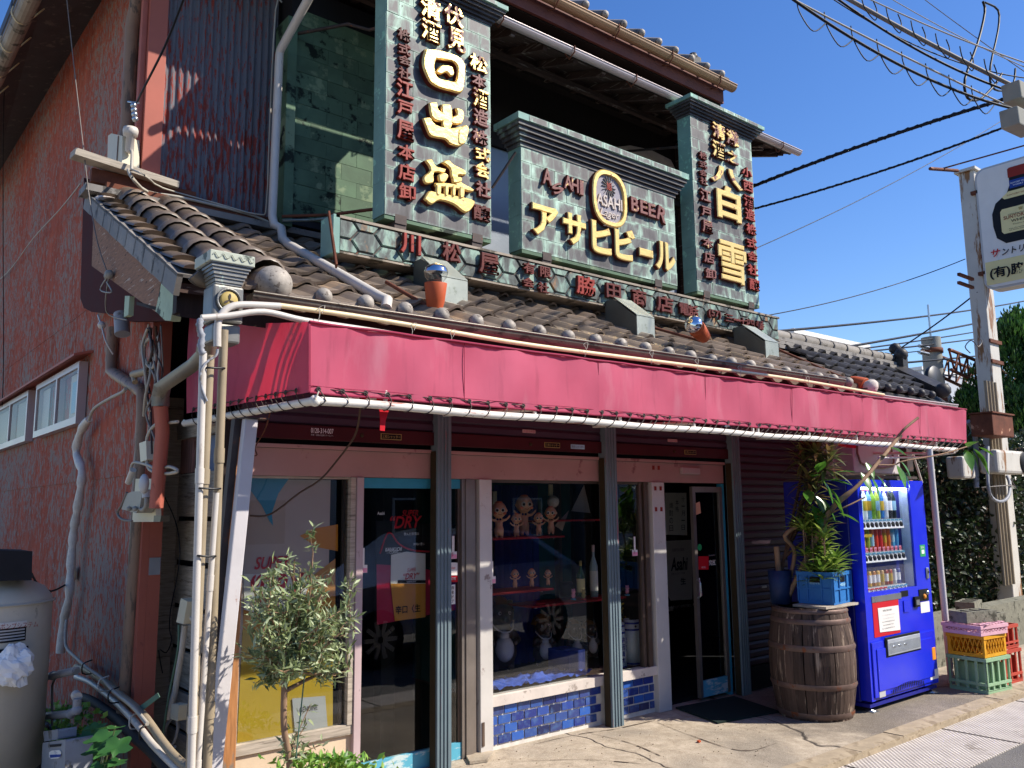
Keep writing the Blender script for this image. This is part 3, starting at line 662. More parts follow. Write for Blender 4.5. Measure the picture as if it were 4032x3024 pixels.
# copings against the upper wall
MB().beam((1.30, 6.33, rz(6.33)+.06), (8.1, 6.33, rz(6.33)+.05), .2, .05).build('ridge_course', 'tile_grey', RF)
MB().beam((1.45, 6.36, rz(6.33)+.12), (8.1, 6.36, rz(6.33)+.10), .14, .05).build('ridge_course', 'rust', RF)
MB().beam((1.36, 6.38, rz(6.33)+.2), (2.1, 6.38, rz(6.33)+.19), .05, .10).build('flashing', 'rust', RF)
MB().beam((1.22, 6.3, rz(6.33)+.30), (1.95, 6.36, rz(6.33)+.25), .12, .05).build('cap_board', 'wood_grey', RF)
for bx in (1.45, 1.74, 2.0): MB().ball((bx, 6.22, rz(6.22)+.03), .08, 8, sc=(1.3, .6, .5)).build('mortar', 'mortar', RF)
# gable: sleeve wall, barge board, copper caps
px = [(368, 850), (612, 1041), (637, 1088), (612, 1228), (361, 1047)]
MB().prism([P(a, b_, x=1.40) for a, b_ in px], (.04, 0, 0)).build('barge_board', 'wood_barge', SHOP)
px = [(330, 700), (365, 850), (420, 900), (640, 1100), (668, 1262), (505, 1265), (490, 1240), (360, 1228), (330, 1212), (316, 1175)]
MB().prism([P(a, b_, x=1.56) for a, b_ in px], (.05, 0, 0)).build('sleeve_wall', mat('sleeve', '#42191a', .9), SHOP)
px = [(612, 1225), (650, 1262), (672, 1262), (700, 1120), (640, 1090)]
MB().prism([P(a, b_, x=1.39) for a, b_ in px], (.05, 0, 0)).build('copper_cap', 'cap_green', SHOP)
MB().prism([P(a, b_, x=1.41) for a, b_ in ((492, 1165), (510, 1165), (505, 1240), (487, 1250))], (.03, 0, 0)).build('copper_cap', 'cap_green', SHOP)
MB().box(1.38, 8.1, 4.40, 4.46, 2.72, 2.86).build('eave_board', 'wood_black', RF)
MB().prism([(1.4, 4.4, 2.70), (8.1, 4.4, 2.70), (8.1, 5.2, 2.92), (1.4, 5.2, 2.92)], (0, 0, .02)).build('eave_soffit', 'wood_black', RF)
ga, gb = P(1000, 1150, y=4.12), P(3332, 1497, y=4.12); gutter('gutter', (ga.x, 4.175, ga.z), (gb.x, 4.175, gb.z), .05, 'gutter', RF)
MB().tube(smooth([P(770, 1075, y=4.2), P(800, 1095, y=4.2), P(900, 1110, y=4.2)]), .05, 12).build('gutter_end', 'gutter', RF)
for i in range(9): MB().box(2.3+i*.7, 2.312+i*.7, 4.13, 4.3, ga.z+.004, ga.z+.016).build('gutter_bracket', 'iron', RF)

# right-hand lower roof, darker tiles, closed by a ridge and an end ornament
R2 = MB().prism([(8.1, 4.3, 2.86), (10.0, 4.3, 2.86), (10.9, 5.2, 3.4), (8.1, 5.2, 3.4)], (0, 0, -.08)).build('right_roof', 'tile_dk', SHOP)
td = tile_mesh('x').build('roof_tile', 'tile_dk', data_only=True, org=(0, 0, 0), fix=False)
ed = tile_mesh('x').ball((.222, -.02, .03), .045, 12).build('eave_tile', 'tile_dk', data_only=True, org=(0, 0, 0), fix=False)
for c in range(10):
    for r in range(5):
        y = 4.3+r*EX*.9; x0 = 8.13+.25*c
        if x0 > 9.5+r*.2: continue
        z = 2.88+.6*(y-4.3); inst('eave_tile' if r == 0 else 'roof_tile', ed if r == 0 else td, R2, (x0, y, z+(.004*r)), (.06, 0, 0))
rd = MB()
for k in range(3): rd.beam((8.0, 5.25, 3.42+k*.05), (10.75, 5.25, 3.40+k*.05), .22-.04*k, .04)
rd.build('ridge', 'tile_grey', R2)
rc = MB().lathe([(.0, 0), (.07, 0), (.07, .02), (.06, .03), (.06, .3), (0, .3)], n=10, ax='x').build('ridge_cap', 'tile_grey', data_only=True, org=(0, 0, 0), fix=False)
for k in range(9): inst('ridge_cap', rc, R2, (8.02+k*.3, 5.25, 3.57))
MB().box(10.72, 10.85, 5.1, 5.4, 3.3, 3.62).ball((10.78, 5.15, 3.62), .09, 10).ball((10.78, 5.35, 3.6), .08, 10).ball((10.84, 5.25, 3.72), .08, 10).build('ridge_ornament', 'tile_dk', R2)
MB().beam((9.95, 4.32, 2.98), (10.75, 5.2, 3.42), .16, .12).ball((9.9, 4.28, 2.98), .09, 10).build('corner_ridge', 'tile_dk', R2)
gutter('gutter', (8.25, 4.2, 2.78), (9.95, 4.2, 2.80), .05, 'gutter_pale', R2)
MB().prism([(8.1, 4.45, 2.80), (9.8, 4.45, 2.80), (10.4, 5.1, 2.8), (8.1, 5.1, 2.80)], (0, 0, -.16)).build('eave_board', 'wood_black', R2)

# ---- shop front
# walls behind, floor, ceiling of the shop
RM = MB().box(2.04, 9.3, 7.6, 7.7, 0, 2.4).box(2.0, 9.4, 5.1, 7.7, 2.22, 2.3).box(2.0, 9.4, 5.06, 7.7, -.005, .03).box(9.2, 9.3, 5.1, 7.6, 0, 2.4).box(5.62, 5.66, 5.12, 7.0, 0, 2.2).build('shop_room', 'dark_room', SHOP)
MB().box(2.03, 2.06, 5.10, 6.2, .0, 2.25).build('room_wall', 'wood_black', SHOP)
# timber corner post, lintel, jambs
MB().box(1.905, 1.995, 4.93, 5.02, 0, 2.24).build('corner_post', 'wood_orange', SHOP, bevel=.004)
MB().box(1.86, 1.903, 4.93, 5.02, .0, 2.24).build('corner_post', 'wood_black', SHOP)
LT = MB().box(1.997, 6.66, 4.96, 5.06, 1.915, 2.085).build('lintel', 'pink', SHOP)
MB().box(1.997, 6.66, 4.935, 4.958, 2.087, 2.11).build('lintel_trim', 'pink', LT)
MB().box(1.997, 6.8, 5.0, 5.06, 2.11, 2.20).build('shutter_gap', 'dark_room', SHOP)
MB().box(6.02, 6.28, 4.925, 4.958, 1.99, 2.05).build('door_sensor', 'pink_pale', SHOP, bevel=.008)
# jambs: between window and first door, and so on
def jamb(x0, x1, m='pink_pale', z0=0, y0=4.945):
    return MB().box(x0, x1, y0, 5.055, z0, 1.913).build('jamb', m, SHOP, bevel=.003)
jamb(2.755, 2.805); jamb(3.755, 3.868, 'jamb'); jamb(5.63, 5.79, 'jamb')
MB().box(3.61, 3.73, 4.965, 5.05, 0, 1.913).box(3.64, 3.70, 4.955, 4.964, 0, 1.913).build('track', 'alu', SHOP)
MB().box(3.765, 3.785, 4.938, 4.944, .06, .22).build('lock_plate', 'alu_br', SHOP)
sq = MB().box(-.013, .013, -.004, 0, -.018, .018).build('screw_cover', 'p_redbr', data_only=True, org=(0, 0, 0))
for z in (1.99+.05, 1.86, 1.68): 
    for xx in (5.67, 5.74): inst('screw_cover', sq, SHOP, (xx, 4.944 if z < 1.9 else 4.958, z))
# shutter rails
for nm, x0, x1 in (('a', 3.33, 3.445), ('b', 4.985, 5.11), ('c', 6.68, 6.80)):
    b = MB().box(x0, x1, 4.86, 4.95, 0, 2.45)
    for k in range(1, 4): b.box(x0+k*(x1-x0)/4-.004, x0+k*(x1-x0)/4+.004, 4.852, 4.859, 0, 2.45)
    p = b.build('shutter_rail', 'blue_post', SHOP, bevel=.002); MB().box(x0-.007, x0-.001, 4.88, 4.94, 0, 2.1).build('brush_strip', 'brass', p)
# rolled shutters over the openings
def slats(name, x0, x1, z0, z1, y, label=None):
    root = MB().box(x0, x1, y+.012, y+.02, z0, z1).build(name, 'shutter', SHOP)
    prof = [(0, 0), (-.012, .012), (-.014, .05), (-.004, .066), (0, .072)]; k = 0; z = z0
    me = MB(); V = []
    for dy, dz in prof: V += [(x0, dy, dz), (x1, dy, dz)]
    me.add(V, [(2*i, 2*i+1, 2*i+3, 2*i+2) for i in range(4)]); me = me.build('slat', 'shutter', data_only=True, org=(0, 0, 0), fix=False)
    while z < z1-.05: inst('slat', me, root, (0, y, z)); z += .073
    return root
for i, (x0, x1) in enumerate(((1.95, 3.33), (3.445, 4.985), (5.11, 6.68))):
    s_ = slats('rolled_shutter', x0, x1, 2.235, 2.8, 4.93)
    MB().box(x0, x1, 4.905, 4.935, 2.14, 2.232).build('bottom_bar', 'shutter_bot', s_, bevel=.004)
    cx = (x0+x1)/2 + (.12 if i == 0 else 0)
    MB().lathe([(.0, 0), (.012, 0), (.014, .006)], c=(cx-.0, 4.898, 2.185), n=12, ax='y').build('keyhole', 'brass', s_)
    st = MB().box(cx+.14, cx+.30, 4.900, 4.904, 2.165, 2.205).build('maker_sticker', 'p_gold', s_, bevel=.0)
    MB().box(cx+.145, cx+.295, 4.8985, 4.8995, 2.169, 2.201).build('sticker_face', 'p_black', s_)
    letter('三和シャッター', (cx+.22, 4.8978, 2.185), .14, .022, s_, 'p_gold')
    if i == 0:
        letter('0120-314-007', (2.475, 4.904, 2.20), .155, .032, s_, 'p_white'); letter('修理・点検は信頼のサービスへ', (2.475, 4.904, 2.172), .155, .012, s_, 'p_grey')
    else: MB().box(cx-.07, cx+.06, 4.914, 4.9155, 2.27, 2.295).build('sticker', 'poster_pink', s_); letter('0120-314-007', (cx, 4.9135, 2.283), .12, .018, s_, 'p_crimson')
    if i == 1: MB().box(cx+.42, cx+.57, 4.900, 4.904, 2.165, 2.20).build('sticker', 'p_lightblue', s_); letter('防犯シャッター', (cx+.495, 4.8985, 2.182), .14, .02, s_, 'ink')
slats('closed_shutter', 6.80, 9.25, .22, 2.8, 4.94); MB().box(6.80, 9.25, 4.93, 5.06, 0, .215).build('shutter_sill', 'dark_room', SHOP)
MB().box(7.12, 7.2, 4.915, 4.925, .92, .94).build('handle', 'silver', SHOP)
# window 1 with the big beer poster
W1 = MB().box(2.0, 2.755, 4.96, 5.04, .31, .37).box(2.0, 2.012, 4.97, 5.03, .37, 1.913).box(2.715, 2.75, 4.955, 5.04, .37, 1.913).box(2.012, 2.714, 4.97, 5.03, 1.9, 1.913).build('show_window', 'wood_grey', SHOP)
MB().box(2.0, 2.755, 4.98, 5.03, 0.0, .308).build('panel', 'panel_cream', SHOP)
MB().box(2.68, 2.70, 5.0, 5.02, .37, 1.9).build('frame', 'alu_br', W1)
MB().box(2.012, 2.714, 4.994, 5.0, .371, 1.899).build('pane', 'glass', W1)
PO = MB().box(2.014, 2.60, 5.02, 5.024, .372, 1.895).build('poster', 'poster_pink', W1)
def pp(px, y, m, parent, name='print', d=.0012): return MB().prism([P(a, b_, y=y) for a, b_ in px], (0, -d, 0)).build(name, m, parent)
y = 5.018
pp([(986, 1880), (1140, 1880), (1095, 1945), (1070, 2020), (1075, 2070), (1060, 2050), (1030, 1990), (986, 1930)], y, 'p_blue', PO)
pp([(1330, 2065), (1330, 2170), (1250, 2155), (1180, 2110), (1240, 2080)], y, 'p_orange', PO)
pp([(960, 2290), (1200, 2290), (1320, 2200), (1320, 2470), (1300, 2560), (955, 2560)], y-.0002, 'p_amber', PO)
pp([(955, 2480), (1310, 2480), (1310, 2990), (930, 2990)], y-.0006, 'p_yellow', PO)
pp([(960, 2260), (1230, 2260), (1190, 2380), (1060, 2430), (960, 2400)], y-.0020, 'poster_white', PO)
letter('SUPER', P(1070, 2215, y=5.012), .22, .075, PO, 'p_red', shear=.3, off=.02)
letter('“DRY”', P(1110, 2310, y=5.011), .40, .17, PO, 'p_red', shear=.3, off=.03)
o = MB().prism([P(a, b_, y=5.01) for a, b_ in ((1150, 2750), (1280, 2740), (1290, 2870), (1160, 2880))], (0, -.002, 0)).build('sign_plate', 'p_grey', PO)
letter('GENUINE', P(1215, 2790, y=5.006), .12, .03, PO, 'ink')
MB().box(2.62, 2.68, 5.1, 5.12, .4, 1.9).build('curtain', 'dark_room', W1)
# automatic sliding door 1
D1 = MB().box(2.807, 3.61, 4.985, 5.015, 1.845, 1.912).build('sliding_door', 'frame_teal', SHOP)
MB().box(2.807, 2.822, 4.985, 5.015, .0, 1.844).box(3.59, 3.61, 4.985, 5.015, 0, 1.844).build('stile', 'alu_br', D1)
MB().box(2.807, 3.61, 4.975, 5.016, .002, .11).build('bottom_rail', 'rail_blue', D1)
MB().box(2.823, 3.589, 4.997, 5.003, .111, 1.844).build('pane', 'glass', D1)
MB().box(3.19, 3.30, 5.35, 5.45, .02, 2.2).build('inner_post', 'p_black', SHOP)
PS = pp([(1512, 2210), (1832, 2270), (1850, 2390), (1484, 2460), (1482, 2200)], 5.03, 'p_crimson', D1, 'poster', .003)
pp([(1482, 2050), (1832, 2070), (1832, 2240), (1482, 2222)], 5.0265, 'p_black', PS)
letter('SUPER', P(1615, 2020, y=5.02), .13, .04, PS, 'p_red', shear=.3); letter('“DRY', P(1600, 2055, y=5.02), .26, .085, PS, 'p_red', shear=.3, off=.02)
letter('飲んだ瞬間の', P(1620, 2102, y=5.02), .12, .02, PS, 'p_white'); letter('瞬時に感じ', P(1650, 2142, y=5.02), .09, .018, PS, 'p_white')
letter('Asahi', P(1500, 2021, y=5.02), .055, .022, PS, 'p_white', off=.02)
letter('KARAKUCHI', P(1550, 2163, y=5.02), .13, .026, PS, 'p_white', shear=.2, off=.02); letter('—CURVE—', P(1550, 2175, y=5.019), .11, .018, PS, 'p_white')
MB().tube(smooth([P(a, b_, y=5.02) for a, b_ in ((1496, 2180), (1520, 2110), (1540, 2100), (1570, 2140), (1620, 2165), (1690, 2172))]), .006, 5).build('print', 'p_red', PS)
pp([(1540, 2185), (1600, 2172), (1675, 2180), (1675, 2300), (1538, 2300)], 5.022, 'poster_white', PS)
pp([(1538, 2298), (1675, 2298), (1675, 2430), (1555, 2445)], 5.0215, 'p_amber', PS)
letter('SUPER', P(1620, 2243, y=5.0185), .07, .024, PS, 'p_red', shear=.3); letter('“DRY”', P(1620, 2268, y=5.0185), .13, .042, PS, 'p_red', shear=.3, off=.02)
pp([(1566, 2284), (1675, 2284), (1675, 2296), (1566, 2296)], 5.0188, 'ink', PS); letter('“KARAKUCHI”', P(1620, 2290, y=5.0165), .08, .012, PS, 'p_white')
letter('辛口〈生', P(1607, 2398, y=5.0165), .20, .055, PS, 'ink', off=.02)
def tagcard(px, py, y=4.992, parent=None):
    a = P(px, py, y=y); b = MB().box(a.x-.035, a.x+.03, y-.002, y, a.z-.05, a.z).box(a.x-.012, a.x+.008, y-.002, y, a.z, a.z+.11)
    o = b.build('touch_tag', 'poster_white', parent); MB().box(a.x-.033, a.x+.028, y-.0035, y-.0025, a.z-.048, a.z-.02).build('print', 'p_pink', o); letter('手', (a.x-.012, y-.0045, a.z-.02), .025, .03, o, 'p_crimson')
tagcard(1430, 2225, parent=D1); tagcard(1785, 2172, parent=D1); tagcard(1938, 2270, 4.99, SHOP); tagcard(2500, 2165, 4.99, SHOP)
st = pp([(1742, 2215), (1805, 2215), (1805, 2265), (1742, 2265)], 4.99, 'poster_white', D1, 'sticker'); pp([(1742, 2267), (1805, 2267), (1805, 2292), (1742, 2292)], 4.99, 'p_red', D1, 'sticker')
letter('Budweiser', P(1774, 2236, y=4.986), .085, .02, st, 'p_red'); letter('WELCOME', P(1774, 2279, y=4.986), .09, .02, st, 'poster_white')
st = pp([(1775, 2303), (1792, 2301), (1792, 2378), (1775, 2380)], 4.99, 'poster_white', D1, 'sticker')
for i, ch in enumerate('自動ドア'): letter(ch, P(1783, 2314+i*18, y=4.986), .02, .022, st, 'ink')
# display window 2 (either side of the middle rail) with tiled wall below
W2 = MB().box(3.87, 5.63, 4.955, 5.05, .305, .375).build('show_window', 'sill_white', SHOP)
MB().box(3.869, 5.63, 4.99, 5.01, 1.893, 1.913).box(3.869, 3.882, 4.98, 5.02, .376, 1.892).box(5.50, 5.53, 4.98, 5.03, .376, 1.913).box(5.55, 5.60, 4.97, 5.05, .376, 1.913).build('frame', 'alu_br', W2)
MB().box(3.882, 4.985, 4.997, 5.003, .376, 1.893).build('pane', 'glass', W2); MB().box(5.11, 5.50, 4.997, 5.003, .376, 1.893).build('pane', 'glass', W2)
TW = MB().box(3.87, 5.63, 4.995, 5.05, 0, .304).build('tiled_wall', 'grout', SHOP)
tl = MB().box(-.0565, .0565, -.009, 0, -.0275, .0275).build('tile', 'blue_tile', data_only=True, org=(0, 0, 0))
th = MB().box(-.025, .025, -.009, 0, -.0275, .0275).build('tile', 'blue_tile', data_only=True, org=(0, 0, 0))
for r in range(5):
    z = .268-r*.0675
    if z < .0: continue
    for seg in ((3.875, 4.98), (5.115, 5.625)):
        xx = seg[0]+(0 if r % 2 == 0 else -.06); 
        while xx < seg[1]:
            a, c = max(xx, seg[0]), min(xx+.1235, seg[1])
            if c-a > .1: inst('tile', tl, TW, ((a+c)/2, 4.994+random.uniform(-.001, .001), z), (random.uniform(-.02, .02), 0, random.uniform(-.02, .02)))
            elif c-a > .045: inst('tile', th, TW, ((a+c)/2, 4.994, z))
            xx += .1245
# door 2
D2 = MB().box(6.20, 6.24, 4.965, 5.0, .03, 1.88).box(6.24, 6.62, 4.975, 4.998, 1.83, 1.88).box(6.60, 6.64, 4.97, 5.0, .03, 1.88).build('sliding_door', 'alu', SHOP)
MB().box(6.24, 6.60, 4.972, 5.0, .03, .17).build('bottom_rail', 'rail_blue', D2); MB().box(6.24, 6.60, 4.985, 4.991, .17, 1.83).build('pane', 'glass', D2)
MB().box(6.642, 6.672, 4.97, 5.03, 0, 1.91).build('jamb', 'frame_teal', SHOP)
MB().tube(smooth([(6.215, 4.962, 1.05), (6.215, 4.93, 1.02), (6.215, 4.93, .92), (6.215, 4.962, .89)]), .008).build('handle', 'silver', D2)
st = pp([(2750, 2190), (2790, 2190), (2790, 2243), (2750, 2243)], 4.98, 'p_red', D2, 'sticker', .001); letter('WELCOME', P(2770, 2234, y=4.977), .06, .014, st, 'poster_white')
st = MB().lathe([(0, 0), (.03, 0)], c=tuple(P(2755, 2155, y=4.98)), n=20, ax='y').build('sticker', 'p_green', D2, fix=False)
letter('究極', P(2805, 2215, y=4.98), .10, .05, D2, 'poster_white', off=.02); letter('スーパードライ', P(2803, 2187, y=4.98), .09, .015, D2, 'poster_white')
tagcard(2755, 2325, 4.98, D2)
pp([(2730, 1985), (2755, 1975), (2760, 2020), (2735, 2030)], 4.984, 'vinyl', D2, 'paper')
# things seen through door 2
BD = MB().box(5.72, 7.2, 6.0, 6.03, .95, 2.1).build('inner_partition', 'dark_room', SHOP)
def inn(px, m, name='poster', y=5.98, par=BD): return MB().prism([P(a, b_, y=y) for a, b_ in px], (0, -.003, 0)).build(name, m, par)
IP = inn([(2618, 1940), (2702, 1940), (2705, 2108), (2622, 2105)], 'paper')
for t, (cx_, cy_), w_, h_, st in (('十一月一日', (2690, 1965), .055, .055, 28), ('本格', (2666, 1978), .055, .055, 26), ('焼酎の日', (2643, 1990), .06, .06, 30)):
    for i, ch in enumerate(t): letter(ch, P(cx_, cy_+i*st-(0 if t != '本格' else 0), y=5.972), w_, h_ if ch != '一' else .01, IP, 'ink')
IP = inn([(2620, 2130), (2725, 2125), (2725, 2360), (2640, 2365), (2615, 2310), (2612, 2160)], 'paper_dim')
letter('Asahi', P(2675, 2220, y=5.972), .28, .14, IP, 'ink', shear=.2, off=.03); letter('生', P(2690, 2288, y=5.972), .09, .07, IP, 'ink', off=.03); letter('圧巻されたクリアな味', P(2670, 2258, y=5.972), .22, .025, IP, 'ink'); letter('THE BEER FOR ALL SEASONS', P(2670, 2165, y=5.972), .2, .03, IP, 'ink')
letter('“最幸”心がつながるうまさ。ぞくぞくと', P(2700, 2385, y=5.97), .50, .035, BD, 'paper_dim')
MB().box(5.8, 7.1, 6.0, 6.04, .62, .66).box(5.8, 7.1, 5.99, 6.03, .86, .89).build('counter_rail', 'alu', SHOP)
tag(MB().prism([P(2660, 2790, z=.004), P(2825, 2850, z=.004), P(3070, 2805, z=.004), P(2890, 2745, z=.004)], (0, 0, .012)).build('door_mat', 'mat_green', org=(6.1, 4.6, 0)), 'worn dark green mat lying before the open sliding door', 'mat')
# side plank wall in the lean-to
PW = MB().box(2.012, 2.028, 5.06, 6.2, 0, .05).build('plank_wall', 'wood_black', SHOP)
def sidep(z0, z1, y0=5.06, y1=6.1): return MB().box(1.985, 2.01, y0, y1, z0, z1).build('plank', 'wood_grey', PW)
for z0, z1 in ((1.67, 1.96), (1.38, 1.64), (1.09, 1.34), (.82, 1.055), (.565, .79), (.31, .535), (.06, .28)): sidep(z0, z1)
MB().box(1.86, 2.0, 6.101, 6.17, 0, 2.5).build('frame_post', 'wood_grey', PW); MB().box(1.965, 1.984, 5.03, 5.09, 0, 2.2).build('frame_post', 'wood_grey', PW); MB().box(1.96, 2.0, 4.95, 6.15, 2.2, 2.30).build('top_plank', 'wood_grey', PW)
MB().box(1.98, 2.0, 5.82, 6.05, 1.965, 2.2).build('stub_board', 'wood_pink', PW); MB().box(2.012, 2.02, 5.06, 5.80, 1.965, 2.2).build('blue_board', mat('bluegrey', '#7a87a0', .6), PW)
MB().box(1.99, 2.01, 6.06, 6.09, 1.965, 2.2).build('stub_board', 'wood_pink', PW)
for k in range(3): MB().box(2.013, 2.019, 5.1, 5.4, .53+.26*k, .57+.26*k).build('poster_scrap', 'p_yellow', PW)
# ================================================================ COPPER SIGNS
SY = 5.2
def sq_(o): return o
def platesign(name, label, corners, rows, cw, cat='sign', cornice=True, thick=.16, ck=1.0):
    """corners: photo pixels of the face (tl, tr, bl, br) on the plane y = SY; a box clad in copper plates, cornice on top"""
    tl, tr, bl, br = [P(a, b_, y=SY) for a, b_ in corners]
    x0, x1 = (tl.x+bl.x)/2, (tr.x+br.x)/2; z0, z1 = (bl.z+br.z)/2, (tl.z+tr.z)/2
    T = thing(name, label, cat, ((x0+x1)/2, SY, z0))
    MB().box(x0, x1, SY+.004, SY+thick, z0, z1).build('core', 'patina_dk', T)
    rh = (z1-z0)/rows
    W = MB().box(0, cw-.004, -.004, .004, 0, rh-.003).add([(0, -.004, rh-.006), (cw-.004, -.004, rh-.006), (cw-.004, -.0075, .0), (0, -.0075, .0)], [(0, 1, 2, 3)]).build('copper_plate', 'patina', data_only=True, org=(0, 0, 0))
    cache = {}
    for r in range(rows):
        xx = x0-(cw/2 if r % 2 else 0)-.02
        while xx < x1:
            a, c = max(xx, x0), min(xx+cw-.004, x1)
            if c-a > .02:
                k = round(c-a, 3)
                if k not in cache: cache[k] = MB().box(0, c-a, -.004, .004, 0, rh-.003).build('copper_plate', 'patina', data_only=True, org=(0, 0, 0))
                inst('copper_plate', cache[k], T, (a, SY-random.uniform(.0, .004), z0+r*rh+.0015), (random.uniform(-.012, .012), 0, random.uniform(-.006, .006)))
            xx += cw
    n = 6; rs = MB()
    for k in range(rows//2): 
        h = (z1-z0)/(rows//2); MB().box(x0-.006, x0-.001, SY, SY+thick, z0+k*h+.001, z0+(k+1)*h-.001).build('side_plate', 'patina_lt', T)
    MB().box(x0, x1, SY-.002, SY+thick, z0-.03, z0-.002).build('sill', 'patina_gn', T)
    if cornice:
        b = MB()
        for k, (dz, o) in enumerate(((0, .02), (.025, .045), (.05, .075), (.075, .105), (.1, .13))):
            o *= .75; dz *= ck; b.box(x0-o, x1+o, SY-o, SY+thick+o*.4, z1+dz, z1+dz+.022*ck)
        b.build('cornice', 'patina_dk', T); zc = z1+.125*ck; MB().box(x0-.115, x1+.115, SY-.115, SY+thick+.06, zc, zc+.04*ck).build('cornice_cap', 'patina_lt', T)
        nn = int((x1-x0)/.2)
        for k in range(nn): MB().box(x0+k*(x1-x0)/nn+.004, x0+(k+1)*(x1-x0)/nn-.004, SY-.1185, SY-.1155, zc+.003, zc+.04*ck-.003).build('cap_plate', 'patina', T)
    for fx_ in (.14, .86):
        xx = x0+(x1-x0)*fx_; MB().box(xx-.05, xx+.05, SY+.0, SY+.12, z0-.16, z0-.031).box(xx-.05, xx+.05, SY-.008, SY-.002, z0-.05, z0+.02).build('foot', 'iron', T)
    return T, x0, x1, z0, z1
def sgn(T, off, scale, items, kind, name='character'):
    """raised characters: (text, cx, cy, w, h[, tilt]) in pixels of an enlarged view of the photo"""
    for it in items:
        t, cx, cy, w_, h_ = it[:5]; tilt = it[5] if len(it) > 5 else 0
        X_, Y_ = off[0]+cx*scale, off[1]+cy*scale
        c = P(X_, Y_, y=SY); hh = P(X_, Y_-h_*scale/2, y=SY).z-P(X_, Y_+h_*scale/2, y=SY).z; ww = P(X_+w_*scale/2, Y_, y=SY).x-P(X_-w_*scale/2, Y_, y=SY).x
        if kind == 'gold': mats, d, off_, bev = ['gold', 'lacquer'], .05, .045, .022
        elif kind == 'goldthin': mats, d, off_, bev = ['gold', 'lacquer'], .05, .012, .018
        elif kind == 'goldw': mats, d, off_, bev = ['gold_worn', 'lacquer'], .04, .03, .02
        elif kind == 'goldl': mats, d, off_, bev = ['gold_little', 'lacquer'], .035, .03, .02
        elif kind == 'red': mats, d, off_, bev = ['lacquer_red', 'lacquer'], .035, .03, .02
        else: mats, d, off_, bev = ['lacquer', 'lacquer'], .03, .028, .018
        letter(t, (c.x, SY-.006, c.z), ww, hh, T, mats, ext=.05, bev=bev, off=off_*.6, depth=d, name=name, tilt=tilt)
# sign 1
T1, *_ = platesign('vertical_sign', 'tall green copper signboard with three huge gold characters beside the corrugated wall', ((1517, -80), (1919, 101), (1520, 846), (1941, 945)), 15, .26)
o1, s1 = (1000, 0), .5424
sgn(T1, o1, s1, [('清', 1262, 80, 150, 150), ('酒', 1265, 240, 145, 150), ('伏', 1430, 130, 145, 150), ('見', 1450, 305, 135, 165)], 'goldw')
sgn(T1, o1, s1, [('株', 1075, 265, 95, 85), ('式', 1078, 370, 92, 85), ('会', 1078, 450, 92, 70), ('社', 1078, 545, 92, 85), ('醸', 1640, 1555, 130, 120)], 'dark')
sgn(T1, o1, s1, [('江', 1078, 660, 128, 135), ('戸', 1080, 800, 118, 105), ('屋', 1082, 960, 125, 145), ('本', 1090, 1118, 125, 110), ('店', 1090, 1262, 125, 125), ('卸', 1095, 1405, 125, 120)], 'red')
sgn(T1, o1, s1, [('松', 1610, 475, 130, 120), ('酒', 1625, 728, 115, 140), ('式', 1640, 1130, 110, 100), ('会', 1635, 1245, 115, 120)], 'goldw')
sgn(T1, o1, s1, [('本', 1615, 600, 110, 95), ('造', 1630, 868, 110, 125), ('株', 1625, 1005, 115, 105), ('社', 1645, 1385, 110, 115)], 'goldl')
def fat(T, t, cx, cy, w_, h_, off=.11):
    X_, Y_ = o1[0]+cx*s1, o1[1]+cy*s1; c = P(X_, Y_, y=SY); hh = P(X_, Y_-h_*s1/2, y=SY).z-P(X_, Y_+h_*s1/2, y=SY).z; ww = P(X_+w_*s1/2, Y_, y=SY).x-P(X_-w_*s1/2, Y_, y=SY).x
    letter(t, (c.x, SY-.006, c.z), ww, hh, T, ['gold', 'lacquer'], ext=.06, bev=.025, off=off, depth=.06, name='character')
def strokes(T, polys, name='character', d=.062):
    """a brush-written character: closed outlines in pixels of the enlarged view"""
    b = MB()
    for q, poly in enumerate(polys):
        pts = [P(o1[0]+a*s1, o1[1]+c*s1, y=SY-.008) for a, c in poly]; pts = smooth(pts+[pts[0]], 3)[:-1]; n = len(pts); cx = sum(p.x for p in pts)/n; cz = sum(p.z for p in pts)/n
        dd = d+q*.002
        inner = []
        for i, p in enumerate(pts):
            t = (pts[(i+1) % n]-pts[i-1]).normalized(); nr = Vector((t.z, 0, -t.x)); inner.append(nr)
        ar = sum(pts[i].x*pts[(i+1) % n].z-pts[(i+1) % n].x*pts[i].z for i in range(n)); sg_ = -1 if ar > 0 else 1
        A = pts; B = [p+Vector((0, -dd*.7, 0)) for p in pts]; Cc = [p+inner[i]*sg_*.010+Vector((0, -dd, 0)) for i, p in enumerate(pts)]
        base = len(b.v); b.v += [tuple(p) for p in A+B+Cc]
        for i in range(n):
            j = (i+1) % n; b.f += [(base+i, base+j, base+n+j, base+n+i), (base+n+i, base+n+j, base+2*n+j, base+2*n+i)]; b.m += [1, 0]; b.sm += [False, True]
        b.f.append(tuple(base+2*n+i for i in range(n))); b.m.append(0); b.sm.append(False)
    return b.build(name, ['gold', 'lacquer'], T)
